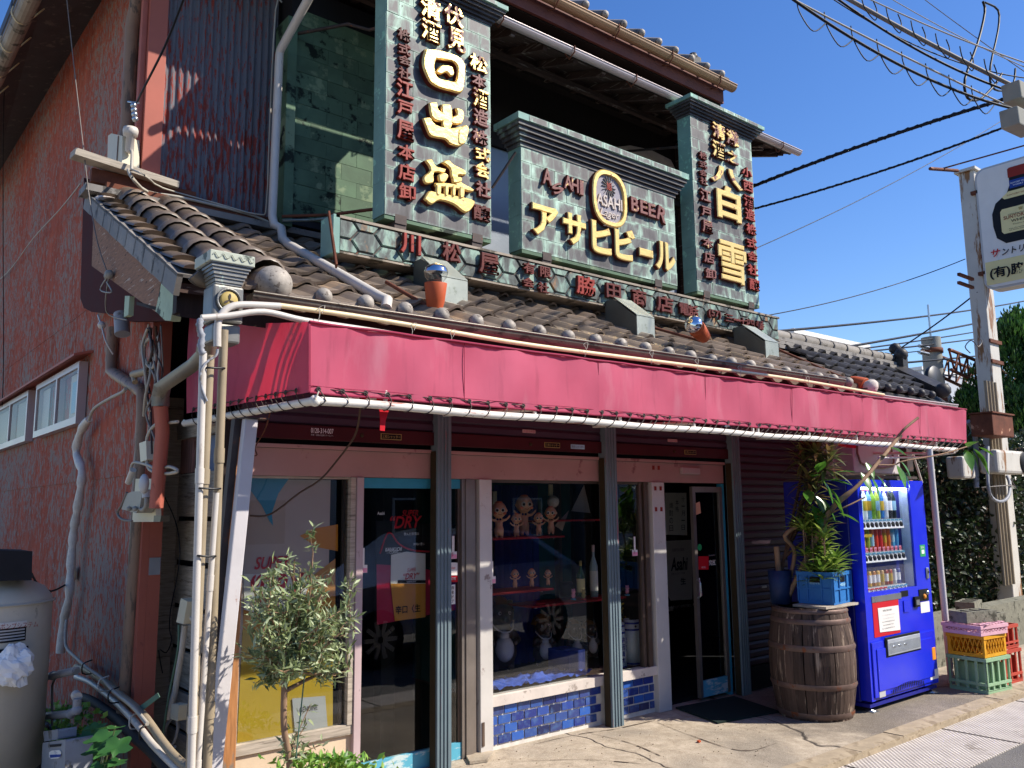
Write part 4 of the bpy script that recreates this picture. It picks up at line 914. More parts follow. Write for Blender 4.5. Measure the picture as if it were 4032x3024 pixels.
def ring(T, outer, inner):
    """closed frame stroke built as four fat overlapping bars following the outline"""
    n = len(outer); polys = []
    for i in range(n):
        j = (i+1) % n; polys.append([outer[i], outer[j], inner[j], inner[i]])
    b = MB(); Q = []
    op = [P(o1[0]+a*s1, o1[1]+c*s1, y=SY-.008) for a, c in outer]; ip = [P(o1[0]+a*s1, o1[1]+c*s1, y=SY-.008) for a, c in inner]
    op = smooth(op+[op[0]], 4)[:-1]; ip = smooth(ip+[ip[0]], 4)[:-1]; n = len(op); f = Vector((0, -.062, 0)); h = Vector((0, -.045, 0))
    mid = lambda a, c, t: a.lerp(c, t)
    R = [op, [p+h for p in op], [mid(p, q, .12)+f for p, q in zip(op, ip)], [mid(p, q, .88)+f for p, q in zip(op, ip)], [q+h for q in ip], ip]
    for k in range(5):
        V = R[k]+R[k+1]; b.add(V, [(i, (i+1) % n, n+(i+1) % n, n+i) for i in range(n)], 1 if k in (0, 4) else 0, k in (1, 3))
    return b.build('character', ['gold', 'lacquer'], T)
r_ = ring(T1, [(1215, 375), (1290, 378), (1380, 400), (1455, 430), (1500, 480), (1505, 530), (1500, 600), (1480, 690), (1400, 680), (1300, 650), (1240, 600), (1195, 480)], [(1300, 450), (1320, 452), (1370, 458), (1420, 470), (1445, 500), (1448, 540), (1445, 570), (1430, 610), (1380, 600), (1330, 590), (1300, 570), (1285, 500)])
strokes(T1, [[(1290, 545), (1320, 500), (1365, 490), (1410, 505), (1425, 560), (1400, 575), (1370, 545), (1330, 560)]])
strokes(T1, [[(1195, 875), (1250, 870), (1290, 920), (1400, 945), (1500, 930), (1525, 960), (1480, 1075), (1400, 1065), (1360, 1030), (1280, 1015), (1240, 990)],
             [(1330, 775), (1390, 775), (1410, 830), (1410, 930), (1380, 960), (1340, 940), (1335, 860)],
             [(1240, 765), (1295, 760), (1310, 815), (1370, 850), (1370, 895), (1300, 900), (1255, 860)],
             [(1430, 800), (1480, 815), (1495, 870), (1470, 920), (1400, 915), (1405, 870), (1440, 850)],
             [(1450, 960), (1500, 925), (1528, 960), (1500, 1060), (1450, 1060)]])
strokes(T1, [[(1205, 1460), (1245, 1400), (1330, 1415), (1480, 1440), (1570, 1470), (1560, 1520), (1505, 1560), (1420, 1500), (1320, 1470), (1260, 1500)],
             [(1210, 1180), (1260, 1170), (1290, 1220), (1360, 1240), (1350, 1275), (1280, 1270), (1275, 1340), (1215, 1350), (1200, 1300), (1250, 1250)],
             [(1330, 1195), (1380, 1175), (1420, 1210), (1500, 1250), (1505, 1290), (1450, 1290), (1480, 1340), (1560, 1385), (1550, 1410), (1450, 1380), (1400, 1300), (1390, 1240)],
             [(1285, 1340), (1400, 1345), (1500, 1375), (1500, 1400), (1400, 1385), (1290, 1372)],
             [(1290, 1350), (1325, 1350), (1325, 1430), (1290, 1430)], [(1350, 1355), (1378, 1355), (1378, 1435), (1350, 1435)], [(1402, 1360), (1428, 1360), (1428, 1440), (1402, 1440)], [(1455, 1370), (1490, 1370), (1490, 1450), (1455, 1450)],
             [(1300, 1290), (1345, 1270), (1375, 1300), (1350, 1345), (1310, 1340)], [(1400, 1310), (1460, 1300), (1470, 1340), (1410, 1350)]])
# sign 2
T2, *_ = platesign('beer_sign', 'wide green copper signboard with gold katakana and oval emblem between the tall signs', ((2052, 590), (2650, 768), (2052, 985), (2666, 1123)), 7, .27, ck=1.45)
o3, s3 = (1900, 300), .6329
sgn(T2, o3, s3, [('ア', 368, 912, 165, 195), ('サ', 548, 962, 145, 195), ('ヒ', 715, 1015, 125, 200), ('ビ', 862, 1055, 130, 200), ('ー', 993, 1108, 85, 52), ('ル', 1113, 1130, 125, 180)], 'gold')
sgn(T2, o3, s3, [('A', 385, 632, 60, 105), ('S', 450, 706, 75, 60, .5), ('A', 515, 668, 55, 90), ('H', 557, 686, 45, 90), ('I', 598, 702, 26, 92), ('B', 930, 805, 50, 90), ('E', 985, 822, 48, 85), ('E', 1036, 842, 48, 85), ('R', 1100, 868, 60, 95, -.25)], 'goldl')
em_ = P(o3[0]+768*s3, o3[1]+772*s3, y=SY)
ra, rb = .325, .27
def oval(a, c, y, n=32, p=2.6): return [Vector((em_.x+a*math.copysign(abs(math.cos(2*PI*k/n))**(2/p), math.cos(2*PI*k/n)), y, em_.z+c*math.copysign(abs(math.sin(2*PI*k/n))**(2/p), math.sin(2*PI*k/n)))) for k in range(n)]
zr = (P(o3[0]+768*s3, o3[1]+600*s3, y=SY).z-P(o3[0]+768*s3, o3[1]+945*s3, y=SY).z)/2; xr = (P(o3[0]+875*s3, o3[1]+772*s3, y=SY).x-P(o3[0]+660*s3, o3[1]+772*s3, y=SY).x)/2
b = MB(); R = [oval(xr, zr, SY-.005), oval(xr, zr, SY-.05), oval(xr*.96, zr*.96, SY-.06), oval(xr*.82, zr*.84, SY-.06), oval(xr*.80, zr*.82, SY-.03)]
for k in range(4): b.add(R[k]+R[k+1], [(i, (i+1) % 32, 32+(i+1) % 32, 32+i) for i in range(32)], 1 if k in (0,) else 0, k in (1,))
EM = b.build('emblem', ['gold', 'lacquer'], T2); MB().prism(oval(xr*.81, zr*.83, SY-.034), (0, .02, 0)).build('emblem_face', mat('emblem_face', '#8f8a92', .6, var=.15, scale=14, spots=('#5c4a50', .36, 14, (1, 1, 1))), EM)
b = MB()
for k in range(16):
    a = 2*PI*k/16; b.beam((em_.x+.035*math.cos(a), SY-.04, em_.z+zr*.42+.04*math.sin(a)), (em_.x+.09*math.cos(a), SY-.04, em_.z+zr*.42+.10*math.sin(a)), .004, .012, up=(0, 1, 0))
b.build('sun_rays', 'tile_grey', EM); letter('旭', (em_.x, SY-.036, em_.z+zr*.45), .07, .08, EM, 'lacquer_red', ext=.02, off=.02, depth=.01)
letter('ASAHI', (em_.x+.0, SY-.036, em_.z-.03), xr*1.45, .11, EM, 'mortar', ext=.02, off=.01, depth=.012); letter('Lager', (em_.x, SY-.036, em_.z-.15), xr*1.1, .09, EM, 'mortar', ext=.02, depth=.01, shear=.3); letter('BEER', (em_.x, SY-.036, em_.z-.24), xr*.7, .06, EM, 'mortar', ext=.02, depth=.01)
# sign 3
T3, *_ = platesign('vertical_sign', 'narrow tall green copper signboard with gold characters, rightmost against the blue sky', ((2722, 455), (2955, 560), (2738, 1148), (2988, 1200)), 16, .27)
sgn(T3, o3, s3, [('清', 1450, 350, 80, 95), ('酒', 1450, 465, 80, 105), ('灘', 1535, 393, 75, 95), ('之', 1537, 512, 75, 80)], 'goldw')
sgn(T3, o3, s3, [('株', 1358, 500, 50, 44), ('式', 1358, 555, 50, 44), ('会', 1358, 608, 50, 40), ('社', 1362, 658, 48, 44)], 'dark')
sgn(T3, o3, s3, [('江', 1370, 748, 66, 80), ('戸', 1375, 850, 62, 62), ('屋', 1382, 943, 66, 78), ('本', 1386, 1045, 66, 60), ('店', 1393, 1135, 66, 70), ('卸', 1402, 1235, 66, 68)], 'goldl')
sgn(T3, o3, s3, [('小', 1628, 605, 62, 60), ('西', 1635, 692, 62, 66), ('酒', 1640, 785, 62, 76), ('造', 1648, 868, 62, 75), ('株', 1655, 957, 64, 65), ('式', 1658, 1045, 64, 66), ('会', 1662, 1125, 64, 60), ('社', 1665, 1210, 64, 66), ('醸', 1675, 1302, 66, 76)], 'red')
sgn(T3, o3, s3, [('八', 1502, 635, 200, 115)], 'goldw'); sgn(T3, o3, s3, [('白', 1510, 800, 150, 210)], 'gold'); sgn(T3, o3, s3, [('雪', 1533, 1168, 175, 250)], 'goldthin')
# struts and ties
for pts, lab in (([(1820, 120, 5.3), (1560, 108, 5.9), (1440, 95, 6.3)], None),):
    pass
b = MB().tube([P(1516, 105, y=5.25), P(1455, 118, y=5.5), P(1370, 95, y=5.7), P(1160, 135, y=6.2)], .014, 6); tag(b.build('tie_bar', 'iron', org=P(1516, 105, y=5.25)), 'bent iron tie bar between the tall left sign and the wall above it', 'bar')
b = MB().tube([P(1515, 818, y=5.28), P(1300, 846, y=5.9), P(1110, 852, y=6.1)], .013, 6); tag(b.build('tie_bar', 'rust', org=P(1515, 818, y=5.28)), 'rusty bar bracing the foot of the tall left sign to the green case', 'bar')
b = MB().tube([P(1938, 740, y=5.35), P(2030, 600, y=5.22)], .012, 6); tag(b.build('tie_bar', 'iron', org=P(1938, 740, y=5.35)), 'thin iron rod behind the left end of the wide beer sign', 'bar')
b = MB().tube([P(2440, 598, y=6.3), P(2712, 575, y=5.3)], .014, 6); tag(b.build('tie_bar', 'iron', org=P(2712, 575, y=5.3)), 'dark iron rod holding the right tall sign back to the wall', 'bar')

# hexagon clad beam with the shop name
bl = P(1325, 870, y=5.15); X0, X1, Z0, Z1 = 2.70, 8.03, 3.49, 3.725
BEAM = thing('name_beam', 'long green copper beam of hexagonal plates carrying the red shop name under the signs', 'sign', (X0, SY, Z0))
MB().box(X0, X1, SY-.03, SY+.14, Z0, Z1).build('core', 'iron', BEAM)
MB().box(X0-.05, X0-.001, SY-.05, SY+.14, Z0-.02, Z1+.02).build('end_plate', 'patina_lt', BEAM)
MB().box(X0-.03, X1+.02, SY-.05, SY+.15, Z1+.001, Z1+.02).box(X0-.03, X1+.02, SY-.045, SY+.15, Z0-.015, Z0-.001).build('edge_trim', 'gutter_old', BEAM)
def clip(poly, z, keep_above):
    out = []
    for i in range(len(poly)):
        a, c = poly[i], poly[(i+1) % len(poly)]; ia = (a[1] >= z) == keep_above; ic = (c[1] >= z) == keep_above
        if ia: out.append(a)
        if ia != ic: t = (z-a[1])/(c[1]-a[1]); out.append((a[0]+(c[0]-a[0])*t, z))
    return out
hw, hh = .125, .155
k = 0
for row in range(-1, 3):
    cz = Z0+.03+row*hh*.78*1.0
    for i in range(32):
        cx = X0+.03+i*hw*1.5; cz_ = Z0+.02+(row)*hh+(hh/2 if i % 2 else 0)
        g = .005; poly = [(cx+hw*1.0-g, cz_), (cx+hw*.5-g*.5, cz_+hh/2-g), (cx-hw*.5+g*.5, cz_+hh/2-g), (cx-hw+g, cz_), (cx-hw*.5+g*.5, cz_-hh/2+g), (cx+hw*.5-g*.5, cz_-hh/2+g)]
        poly = clip(clip(poly, Z0+.004, True), Z1-.004, False) if poly else poly
        poly = [(min(max(a, X0+.002), X1-.002), c) for a, c in poly]
        if len(poly) < 3 or max(a for a, c in poly)-min(a for a, c in poly) < .03: continue
        c0 = (sum(a for a, c in poly)/len(poly), sum(c for a, c in poly)/len(poly)); n = len(poly)
        outer = [Vector((a, SY-.031, c)) for a, c in poly]; inner = [Vector((a+(c0[0]-a)*.10, SY-.042, c+(c0[1]-c)*.10)) for a, c in poly]
        b = MB().add(outer+inner, [(j, (j+1) % n, n+(j+1) % n, n+j) for j in range(n)]+[tuple(n+j for j in range(n))])
        b.build('hex_plate', 'hex', BEAM, org=(c0[0], SY-.031, c0[1]))
SY = 5.155
oA, sA = (1000, 700), .5425
sgn(BEAM, oA, sA, [('川', 1120, 490, 150, 150)], 'red'); sgn(BEAM, oA, sA, [('松', 1420, 548, 140, 140), ('屋', 1690, 632, 145, 150)], 'dark')
sgn(BEAM, oA, sA, [('有', 1980, 662, 85, 80), ('限', 2100, 692, 85, 80), ('会', 1975, 765, 85, 70), ('社', 2085, 802, 80, 75)], 'dark')
sgn(BEAM, o3, s3, [('脇', 625, 1310, 120, 120)], 'red'); sgn(BEAM, o3, s3, [('田', 800, 1342, 92, 92), ('商', 960, 1382, 90, 110), ('店', 1120, 1422, 105, 105), ('電', 1240, 1452, 65, 75), ('話', 1297, 1465, 60, 75), ('(57)', 1430, 1485, 78, 55), ('三', 1520, 1508, 50, 45), ('一', 1567, 1520, 45, 14), ('七', 1610, 1530, 48, 48), ('四', 1652, 1540, 45, 45), ('番', 1712, 1552, 55, 55)], 'dark')
SY = 5.2
b = MB().beam(P(1295, 838, y=5.1), P(1325, 1048, y=4.78), .012, .035, m=0); tag(b.build('brace', 'rust', org=P(1325, 1048, y=4.8)), 'rusty flat strut at the left end of the hexagon beam', 'bar')
# strut covers (metal boxes) on the roof below the beam
for (px_, py_), lab in (((1640, 1020), 'grey sheet metal strut cover on the roof tiles, leftmost of the three'), ((2395, 1180), 'grey sheet metal strut cover on the roof tiles, middle of the three'), ((2900, 1290), 'grey sheet metal strut cover on the roof tiles, rightmost of the three')):
    c = P(px_, py_, y=5.12); w_ = .22; T = thing('strut_cover', lab, 'metal cover', c, 'sheet metal strut covers on the roof')
    zt = Z0+.03; poly = [Vector((c.x, 5.16, zt)), Vector((c.x, 5.06, zt)), Vector((c.x, 4.80, zt-.20)), Vector((c.x, 4.80, rz(4.8)-.0)), Vector((c.x, 5.16, rz(5.16)))]
    MB().prism(poly, (w_, 0, 0)).build('box', 'galv_dk', T, bevel=.004)
    MB().prism([Vector((c.x-.004, 5.05, zt+.012)), Vector((c.x-.004, 4.79, zt-.19)), Vector((c.x+w_+.004, 4.79, zt-.19)), Vector((c.x+w_+.004, 5.05, zt+.012))], (0, -.0, .006)).build('lid', 'galv', T)
    MB().box(c.x-.002, c.x+w_+.002, 4.787, 4.797, rz(4.8)+.01, zt-.196).build('front_plate', 'galv', T)
# spot lamps on swan necks
def spot(label, p_sock, p_bulb, arm, r=.075):
    a, c = Vector(p_sock), Vector(p_bulb); d = (c-a).normalized(); T = thing('spot_lamp', label, 'lamp', a)
    MB().tube([a, a+d*.05, a+d*.16, a+d*.165], [.05, .062, .074, .07], 16).build('socket', 'terracotta', T)
    pts = [a+d*.13, a+d*.17, a+d*.20, a+d*.235, a+d*.26, a+d*.275]; MB().tube(pts[:4], [.03, .045, .07, .078], 18, caps=False).build('bulb_glass', 'vglass' if r > .07 else 'mortar', T)
    b = MB().tube(pts[3:]+[a+d*.29], [.078, .072, .055, .02], 18); b.build('bulb_mirror', 'chrome' if r > .07 else 'mortar', T)
    MB().tube([Vector(q) for q in arm], .013, 8).build('arm', 'rust', T)
pa = P(1713, 1215, y=4.4); spot('terracotta spot lamp with mirrored bulb, pointing up from the roof edge at the left', pa, P(1716, 1110, y=4.38), [P(1520, 1110, y=4.75), P(1700, 1215, y=4.42)])
pb = P(2775, 1330, y=4.45); spot('terracotta spot lamp with mirrored bulb, middle of the roof near the second strut cover', pb, P(2715, 1260, y=4.38), [P(2500, 1270, y=5.0), P(2770, 1345, y=4.48)])
pc = P(3350, 1500, y=4.4); spot('terracotta spot lamp with frosted bulb turned to the street at the right roof end', pc, P(3425, 1522, y=4.2), [P(3050, 1370, y=5.0), P(3350, 1500, y=4.4)], r=.06)

# ================================================================ AWNING
AY = 3.88
AW = thing('awning', 'long faded raspberry red fabric awning laced to a white pipe along the whole shopfront', 'awning', (1.875, AY, 2.25))
tl, tr, bl, br = [P(a, c, y=AY) for a, c in ((1217, 1267), (3805, 1612), (1217, 1545), (3805, 1745))]
def panel(x0f, x1f, name, label=None):
    b = MB(); nx, nz = 14, 8; V = []
    for j in range(nz+1):
        for i in range(nx+1):
            u = x0f+(x1f-x0f)*i/nx; v = j/nz; p = tl.lerp(tr, u).lerp(bl.lerp(br, u), v)
            p = p+Vector((0, .012*math.sin(PI*v)*math.sin(u*60)+.006*math.sin(u*170+v*3)-.001*math.cos(PI*2*i/nx), -.006*math.sin(u*37)*(1-v))); V.append(p)
    b.add(V, [(j*(nx+1)+i, j*(nx+1)+i+1, (j+1)*(nx+1)+i+1, (j+1)*(nx+1)+i) for j in range(nz) for i in range(nx)], 0, True)
    return b.build(name, 'cloth', AW, fix=False)
seams = [0, .125+.0, .2, .32, .47, .61, .76, .89, 1]
seams = [0] + [(P(px_, 1500, y=AY).x-tl.x)/(tr.x-tl.x) for px_ in (1828, 2358, 2778, 3117, 3390, 3615)] + [1]
for i in range(len(seams)-1): panel(seams[i], seams[i+1], 'front_panel')
for f in seams[1:-1]:
    a, c = tl.lerp(tr, f), bl.lerp(br, f); sb = MB(); sb.beam(a+Vector((0, -.002, 0)), c+Vector((0, -.002, 0)), .003, .003, up=(0, 1, 0)); sb.build('seam', 'cloth_bound', AW)
hb = MB(); N_ = 60
for a, c, dz, t_ in ((tl, tr, 0, .008), (bl, br, 0, .006), (bl, br, .035, .0022)):
    hb.tube([a.lerp(c, i/N_)+Vector((0, -.006+.006*math.sin(i*1.3), dz-.003*abs(math.sin(i*.9)))) for i in range(N_+1)], t_, 5)
hb.build('hem', 'cloth_bound', AW)
# end panel, running back to the wall
b = MB(); nx, nz = 16, 8; V = []
sbk = 5.62
for j in range(nz+1):
    for i in range(nx+1):
        u = i/nx; v = j/nz; a = tl.lerp(Vector((tl.x-.02, sbk, 2.98)), u); c = bl.lerp(Vector((bl.x-.02, sbk, 2.34)), u); p = a.lerp(c, v)
        p += Vector((-.02*math.sin(u*9)*math.sin(PI*v)-.015*math.exp(-((u-.42)/.06)**2), 0, -.02*math.sin(PI*u)*(1-v))); V.append(p)
b.add(V, [(j*(nx+1)+i, j*(nx+1)+i+1, (j+1)*(nx+1)+i+1, (j+1)*(nx+1)+i) for j in range(nz) for i in range(nx)], 0, True); b.build('end_panel', 'cloth', AW, fix=False)
MB().beam(tl+Vector((0, -.003, 0)), bl+Vector((0, -.003, 0)), .012, .006).build('corner_binding', 'cloth_bound', AW)
p0, p1 = P(1240, 1578, y=AY), P(3765, 1772, y=AY)
MB().tube([p0.lerp(p1, i/40)+Vector((0, 0, .004*math.sin(i*.8))) for i in range(41)], .0225, 12).ball(p0, .03, 12).build('front_pipe', 'white_pipe', AW)
pbk = P(727, 1667, x=1.86); MB().tube([p0, pbk], .022, 12).build('side_pipe', 'white_pipe', AW)
for px_ in (1520, 2110, 2445, 2735, 2965, 2985, 3185, 3370, 3530, 3680):
    x_ = P(px_, 1640, y=AY).x; zz = p0.lerp(p1, (x_-p0.x)/(p1.x-p0.x)).z; MB().tube([(x_, AY+.01, zz), (x_, AY+.01, zz+.085)], .012, 8).build('strut', 'white_pipe', AW)
MB().tube([(1.9, 3.93, 2.63), (9.45, 3.93, 2.68)], .012, 6).build('top_pipe', 'white_pipe', AW)
for px_ in (1520, 2110, 2735, 3370, 3680):
    x_ = P(px_, 1640, y=AY).x; MB().tube([(x_, AY+.02, 2.3), (x_, 4.95, 2.36)], .014, 6).tube([(x_, AY+.03, 2.3), (x_, 3.93, 2.64)], .012, 6).build('arm', 'white_pipe', AW)
# unseen fabric lid, added to shade the shopfront; left corner open for sun patch
b = MB(); nx, ny = 30, 6; V = []
for j in range(ny+1):
    for i in range(nx+1):
        u = i/nx; v = j/ny; p = Vector((2.62, 3.9, 2.655)).lerp(Vector((9.44, 3.9, 2.69)), u).lerp(Vector((2.62, 4.9, 2.68)).lerp(Vector((9.44, 4.9, 2.70)), u), v); p.z -= .02*math.sin(PI*v)*(1+.5*math.sin(u*50)); V.append(p)
b.add(V, [(j*(nx+1)+i, j*(nx+1)+i+1, (j+1)*(nx+1)+i+1, (j+1)*(nx+1)+i) for j in range(ny) for i in range(nx)], 0, True); b.build('added_top_panel', 'cloth', AW, fix=False)
# grommets and lacing
gm = MB()
for k in range(12):
    pass
gro = MB(); R_, r_2 = .011, .0035; V = []
for i in range(12):
    for j in range(6):
        a, c = 2*PI*i/12, 2*PI*j/6; V.append(((R_+r_2*math.cos(c))*math.cos(a), r_2*math.sin(c), (R_+r_2*math.cos(c))*math.sin(a)))
gro.add(V, [(i*6+j, i*6+(j+1) % 6, ((i+1) % 12)*6+(j+1) % 6, ((i+1) % 12)*6+j) for i in range(12) for j in range(6)], 0, True)
gro.add([(.010*math.cos(2*PI*k/10), -.001, .010*math.sin(2*PI*k/10)) for k in range(10)], [tuple(range(10))], 1)
gro = gro.build('grommet', ['iron', 'p_black'], data_only=True, org=(0, 0, 0), fix=False)
def lace(A, B, pa_, pb_, n, side=(0, -1, 0), slant=.035):
    A, B, pa_, pb_ = map(Vector, (A, B, pa_, pb_)); pts = []; sd = Vector(side); ax = (B-A).normalized()
    for i in range(n):
        u = (i+.35)/n; g = A.lerp(B, u)+Vector((0, 0, .018)); c = pa_.lerp(pb_, u)
        inst('grommet', gro, AW, g+sd*.008, (0, 0, 0) if abs(sd.y) > .5 else (0, 0, PI/2))
        j = random.uniform(-.006, .006); sl_ = ax*slant
        pts += [g+sd*.012, c+sd*.026-sl_*.1+ax*j, c-Vector((0, 0, .026))-sl_, c-sd*.026-sl_*.6, c+Vector((0, 0, .028))+sl_*.2, g-sd*.01+sl_*.2]
    return MB().tube(smooth(pts, 2), .0032, 4).build('lacing', 'grey_wire' if 0 else 'iron', AW)
lace(bl, br, p0, p1, 56); lace(Vector((1.872, 3.95, 2.286)), Vector((1.86, 5.55, 2.336)), p0.lerp(pbk, .04), p0.lerp(pbk, .92), 13, (-1, 0, 0), .03)
# posts of the awning
a = P(3660, 1785, y=3.87); MB().tube([(8.60, 3.87, 0), (a.x, 3.87, 2.24)], .03, 12).build('post', 'white_post', AW)
c2 = P(842, 3024, y=4.3); a = P(985, 1650, y=4.3); d = (a-c2)/(a.z-c2.z); bt = c2-d*c2.z
lp = MB().beam(bt, a, .07, .05, up=(0, 1, 0)); lp.build('post', 'white_post', AW, bevel=.006, label='leaning white painted post with rusty chips')
MB().beam(bt+Vector((-.05, .06, 0)), a+Vector((-.05, .06, 0)), .035, .05, up=(0, 1, 0)).build('post', 'iron', AW, label='dark timber strip behind the leaning post')
MB().box(a.x-.05, a.x+.09, 4.26, 4.34, a.z, a.z+.006).build('bracket_plate', 'iron', AW)
MB().tube([P(3460, 1802, y=4.0), P(3630, 1800, y=4.1), P(3760, 1782, y=3.9)], .012, 6).tube([(8.6, 3.9, 2.2), (8.5, 4.9, 2.25)], .014, 6).tube([(8.0, 4.6, 1.9), (8.0, 4.6, 2.25)], .012, 6).tube([P(3595, 1790, y=4.3), P(3630, 1900, y=4.3)], .014, 6).build('inner_pipe', 'white_pipe', AW)
# torn scraps hanging
def rag(px, y, lab):
    pts = [P(a, c, y=y) for a, c in px]; b = MB(); n = len(pts)//2
    V = pts; F = [(i, i+1, len(pts)-2-i, len(pts)-1-i) for i in range(n-1)]; b.add(V, F, 0, True); b.add([v+Vector((0, .004, 0)) for v in V], F, 0, True)
    return tag(b.build('rag', 'rag', org=pts[0]), lab, 'rag')
rag([(1480, 1555), (1495, 1620), (1497, 1660), (1496, 1695), (1515, 1697), (1518, 1660), (1528, 1625), (1560, 1560)], 3.93, 'torn strip of bright red cloth dangling below the awning pipe, near its left corner')
rag([(1405, 1550), (1420, 1572), (1440, 1574), (1450, 1555)], 3.93, 'short red scrap of cloth showing above the awning pipe at the left')
rag([(3300, 1720), (3300, 1755), (3330, 1762), (3370, 1765), (3375, 1740), (3370, 1718)], 4.2, 'red cloth scrap hanging in the shade beneath the right end of the awning')

# pipes lying along the top of the awning and down its corner
def pipe(name, pts, r, m, lab, cat='pipe', n=10, sm=4, group=None, org=None, extra=None):
    b = MB(); q = smooth(pts, sm) if sm else pts; b.tube(q, r, n)
    if extra: extra(b)
    return tag(b.build(name, m, org=org or q[0]), lab, cat, group)
def Py(l, y): return [P(a, c, y=y) for a, c in l]
pipe('conduit', Py([(793, 1252), (900, 1243), (1040, 1228), (1200, 1262), (1450, 1300), (1700, 1340), (2050, 1392), (2500, 1455), (3000, 1520), (3250, 1545)], 3.97), .016, 'pvc_white', 'white plastic conduit lying along the top edge of the awning', sm=5)
pipe('conduit', Py([(856, 1365), (857, 1290), (868, 1245), (900, 1212), (960, 1200), (1103, 1206)], 3.99), .018, 'pvc_white', 'white conduit bending over from the downpipes onto the awning corner')
pipe('bamboo_pole', Py([(1100, 1203), (1400, 1245), (1750, 1303), (2100, 1360), (2600, 1425), (3100, 1490), (3480, 1555)], 3.99), .014, 'pvc_cream', 'cream coloured pole tied along the front of the roof gutter')
ORD = ['first', 'second', 'third', 'fourth', 'fifth', 'sixth', 'seventh', 'last']
for q_, (px_, py_) in enumerate(((1240, 1255), (1605, 1320), (1760, 1345), (2290, 1390), (2550, 1420), (2730, 1450), (2900, 1475), (3170, 1515))):
    c = P(px_, py_, y=3.97); b = MB().tube(smooth([c+Vector((0, -.03, -.03)), c+Vector((.01, -.035, .02)), c+Vector((.02, .0, .06)), c+Vector((.05, -.01, .075)), c+Vector((.03, -.02, .03))], 3), .002, 4)
    tag(b.build('wire_tie', 'pale_wire', org=c), 'thin wire tie round the poles above the awning, %s from the left' % ORD[q_], 'wire tie', 'wire ties round the poles')
# ornamental rain head and downpipe with crest
RH = thing('rain_head', 'ornate stepped metal rain head with a round gilt leaf crest at the roof corner', 'rain head', (1.55, 4.12, 2.6))
c = P(885, 1035, y=4.1); 
hb = MB(); zt = c.z
for k, (hw_, z_, h_) in enumerate(((.104, -.035, .012), (.097, -.05, .012), (.090, -.065, .014), (.083, -.085, .018), (.076, -.10, .014), (.070, -.118, .016))): hb.box(c.x-hw_, c.x+hw_, 4.1-hw_, 4.1+hw_, zt+z_, zt+z_+h_)
hb.box(c.x-.065, c.x+.065, 4.035, 4.165, zt-.13, zt-.03).build('stepped_head', 'cap_metal', RH); MB().box(c.x-.113, c.x+.113, 3.99, 4.21, zt-.03, zt+.025).build('rim', 'verdigris', RH, bevel=.004)
for k in range(5): MB().tube(smooth([(c.x-.10+k*.042, 3.987, zt), (c.x-.09+k*.042, 3.985, zt+.012), (c.x-.075+k*.042, 3.985, zt-.010), (c.x-.06+k*.042, 3.987, zt)], 3), .0025, 4).build('scroll', 'verdigris', RH)
MB().box(c.x-.078, c.x+.078, 4.03, 4.17, zt-.32, zt-.132).box(c.x-.07, c.x+.07, 4.035, 4.165, zt-.42, zt-.325).build('neck', 'cap_metal', RH, bevel=.012)
cc = Vector((c.x+.0, 4.026, zt-.21)); MB().lathe([(.062, .0), (.064, -.008), (.054, -.01), (.052, .004)], c=cc, n=24, ax='y').build('crest_ring', 'cap_metal', RH, fix=False)
MB().lathe([(.0, -.012), (.038, -.012), (.045, -.006), (.045, .0)], c=cc, n=20, ax='y').build('crest_disc', 'p_gold', RH)
for k in range(3):
    a = PI/2+k*2*PI/3; lv = [(0, 0), (.35, .14), (.7, .16), (1, 0), (.7, -.16), (.35, -.14)]
    MB().prism([Vector((cc.x+.034*(u*math.cos(a)-v*math.sin(a)), 4.013, cc.z+.034*(u*math.sin(a)+v*math.cos(a)))) for u, v in lv], (0, -.003, 0)).build('leaf', 'iron', RH)
# ---- group of vertical pipes at the awning corner
pipe('duct', [P(820, 1340, y=4.25), P(810, 1390, y=4.3), P(770, 1430, y=4.5), P(640, 1520, y=4.95), P(632, 1560, y=5.0), P(632, 1600, y=5.0)], .05, 'duct', 'square galvanised offset duct crossing in front of the awning end', n=4, sm=0)
pipe('duct', [P(632, 1595, y=5.0), P(640, 1700, y=5.05), P(615, 2000, y=5.1)], .04, 'coral', 'salmon painted square downpipe under the galvanised duct', n=4, sm=0)
def vp(name, x_, y_, pxt, pxb, r, m, lab, top=2.62, bot=0.0, yy=None, extra=None, mat2=None):
    a = P(*pxt, y=y_); c = P(*pxb, y=y_); d = (a-c)/(a.z-c.z); zt_ = a.z; bt_ = c-d*(c.z-bot)
    b = MB().tube([bt_, a], r, 12)
    for f in (.3, .75): q = bt_.lerp(a, f); b.tube([q, q+(a-bt_).normalized()*.07], r*1.18, 12)
    return tag(b.build(name, m, org=bt_), lab, 'pipe')
vp('conduit', 0, 3.95, (800, 1390), (768, 2500), .0175, 'pvc_white', 'leftmost pale conduit of the pipe group at the awning corner, ending above the ground')
vp('conduit', 0, 3.98, (826, 1400), (765, 2700), .022, 'pvc_beige', 'beige conduit, second from the left in the pipe group')
vp('conduit', 0, 3.97, (852, 1940), (800, 2700), .014, 'pvc_white', 'thin white painted conduit in the middle of the pipe group')
vp('conduit', 0, 4.0, (882, 1300), (840, 2400), .021, 'pvc_beige', 'thick beige conduit at the right of the pipe group')
pipe('wrapped_hose', Py([(790, 1255), (785, 1290), (795, 1330), (790, 1370), (800, 1395)], 3.94), [.012, .016, .014, .019]*4+[.014], 'pvc_grey', 'grey taped hose end hanging above the leftmost conduit', 'hose')
pipe('wire', Py([(856, 1375), (850, 1400), (810, 1430), (790, 1470), (795, 1530), (815, 1580)], 3.93), .006, 'pvc_grey', 'thin pale cable looping from the white conduit elbow', 'wire')
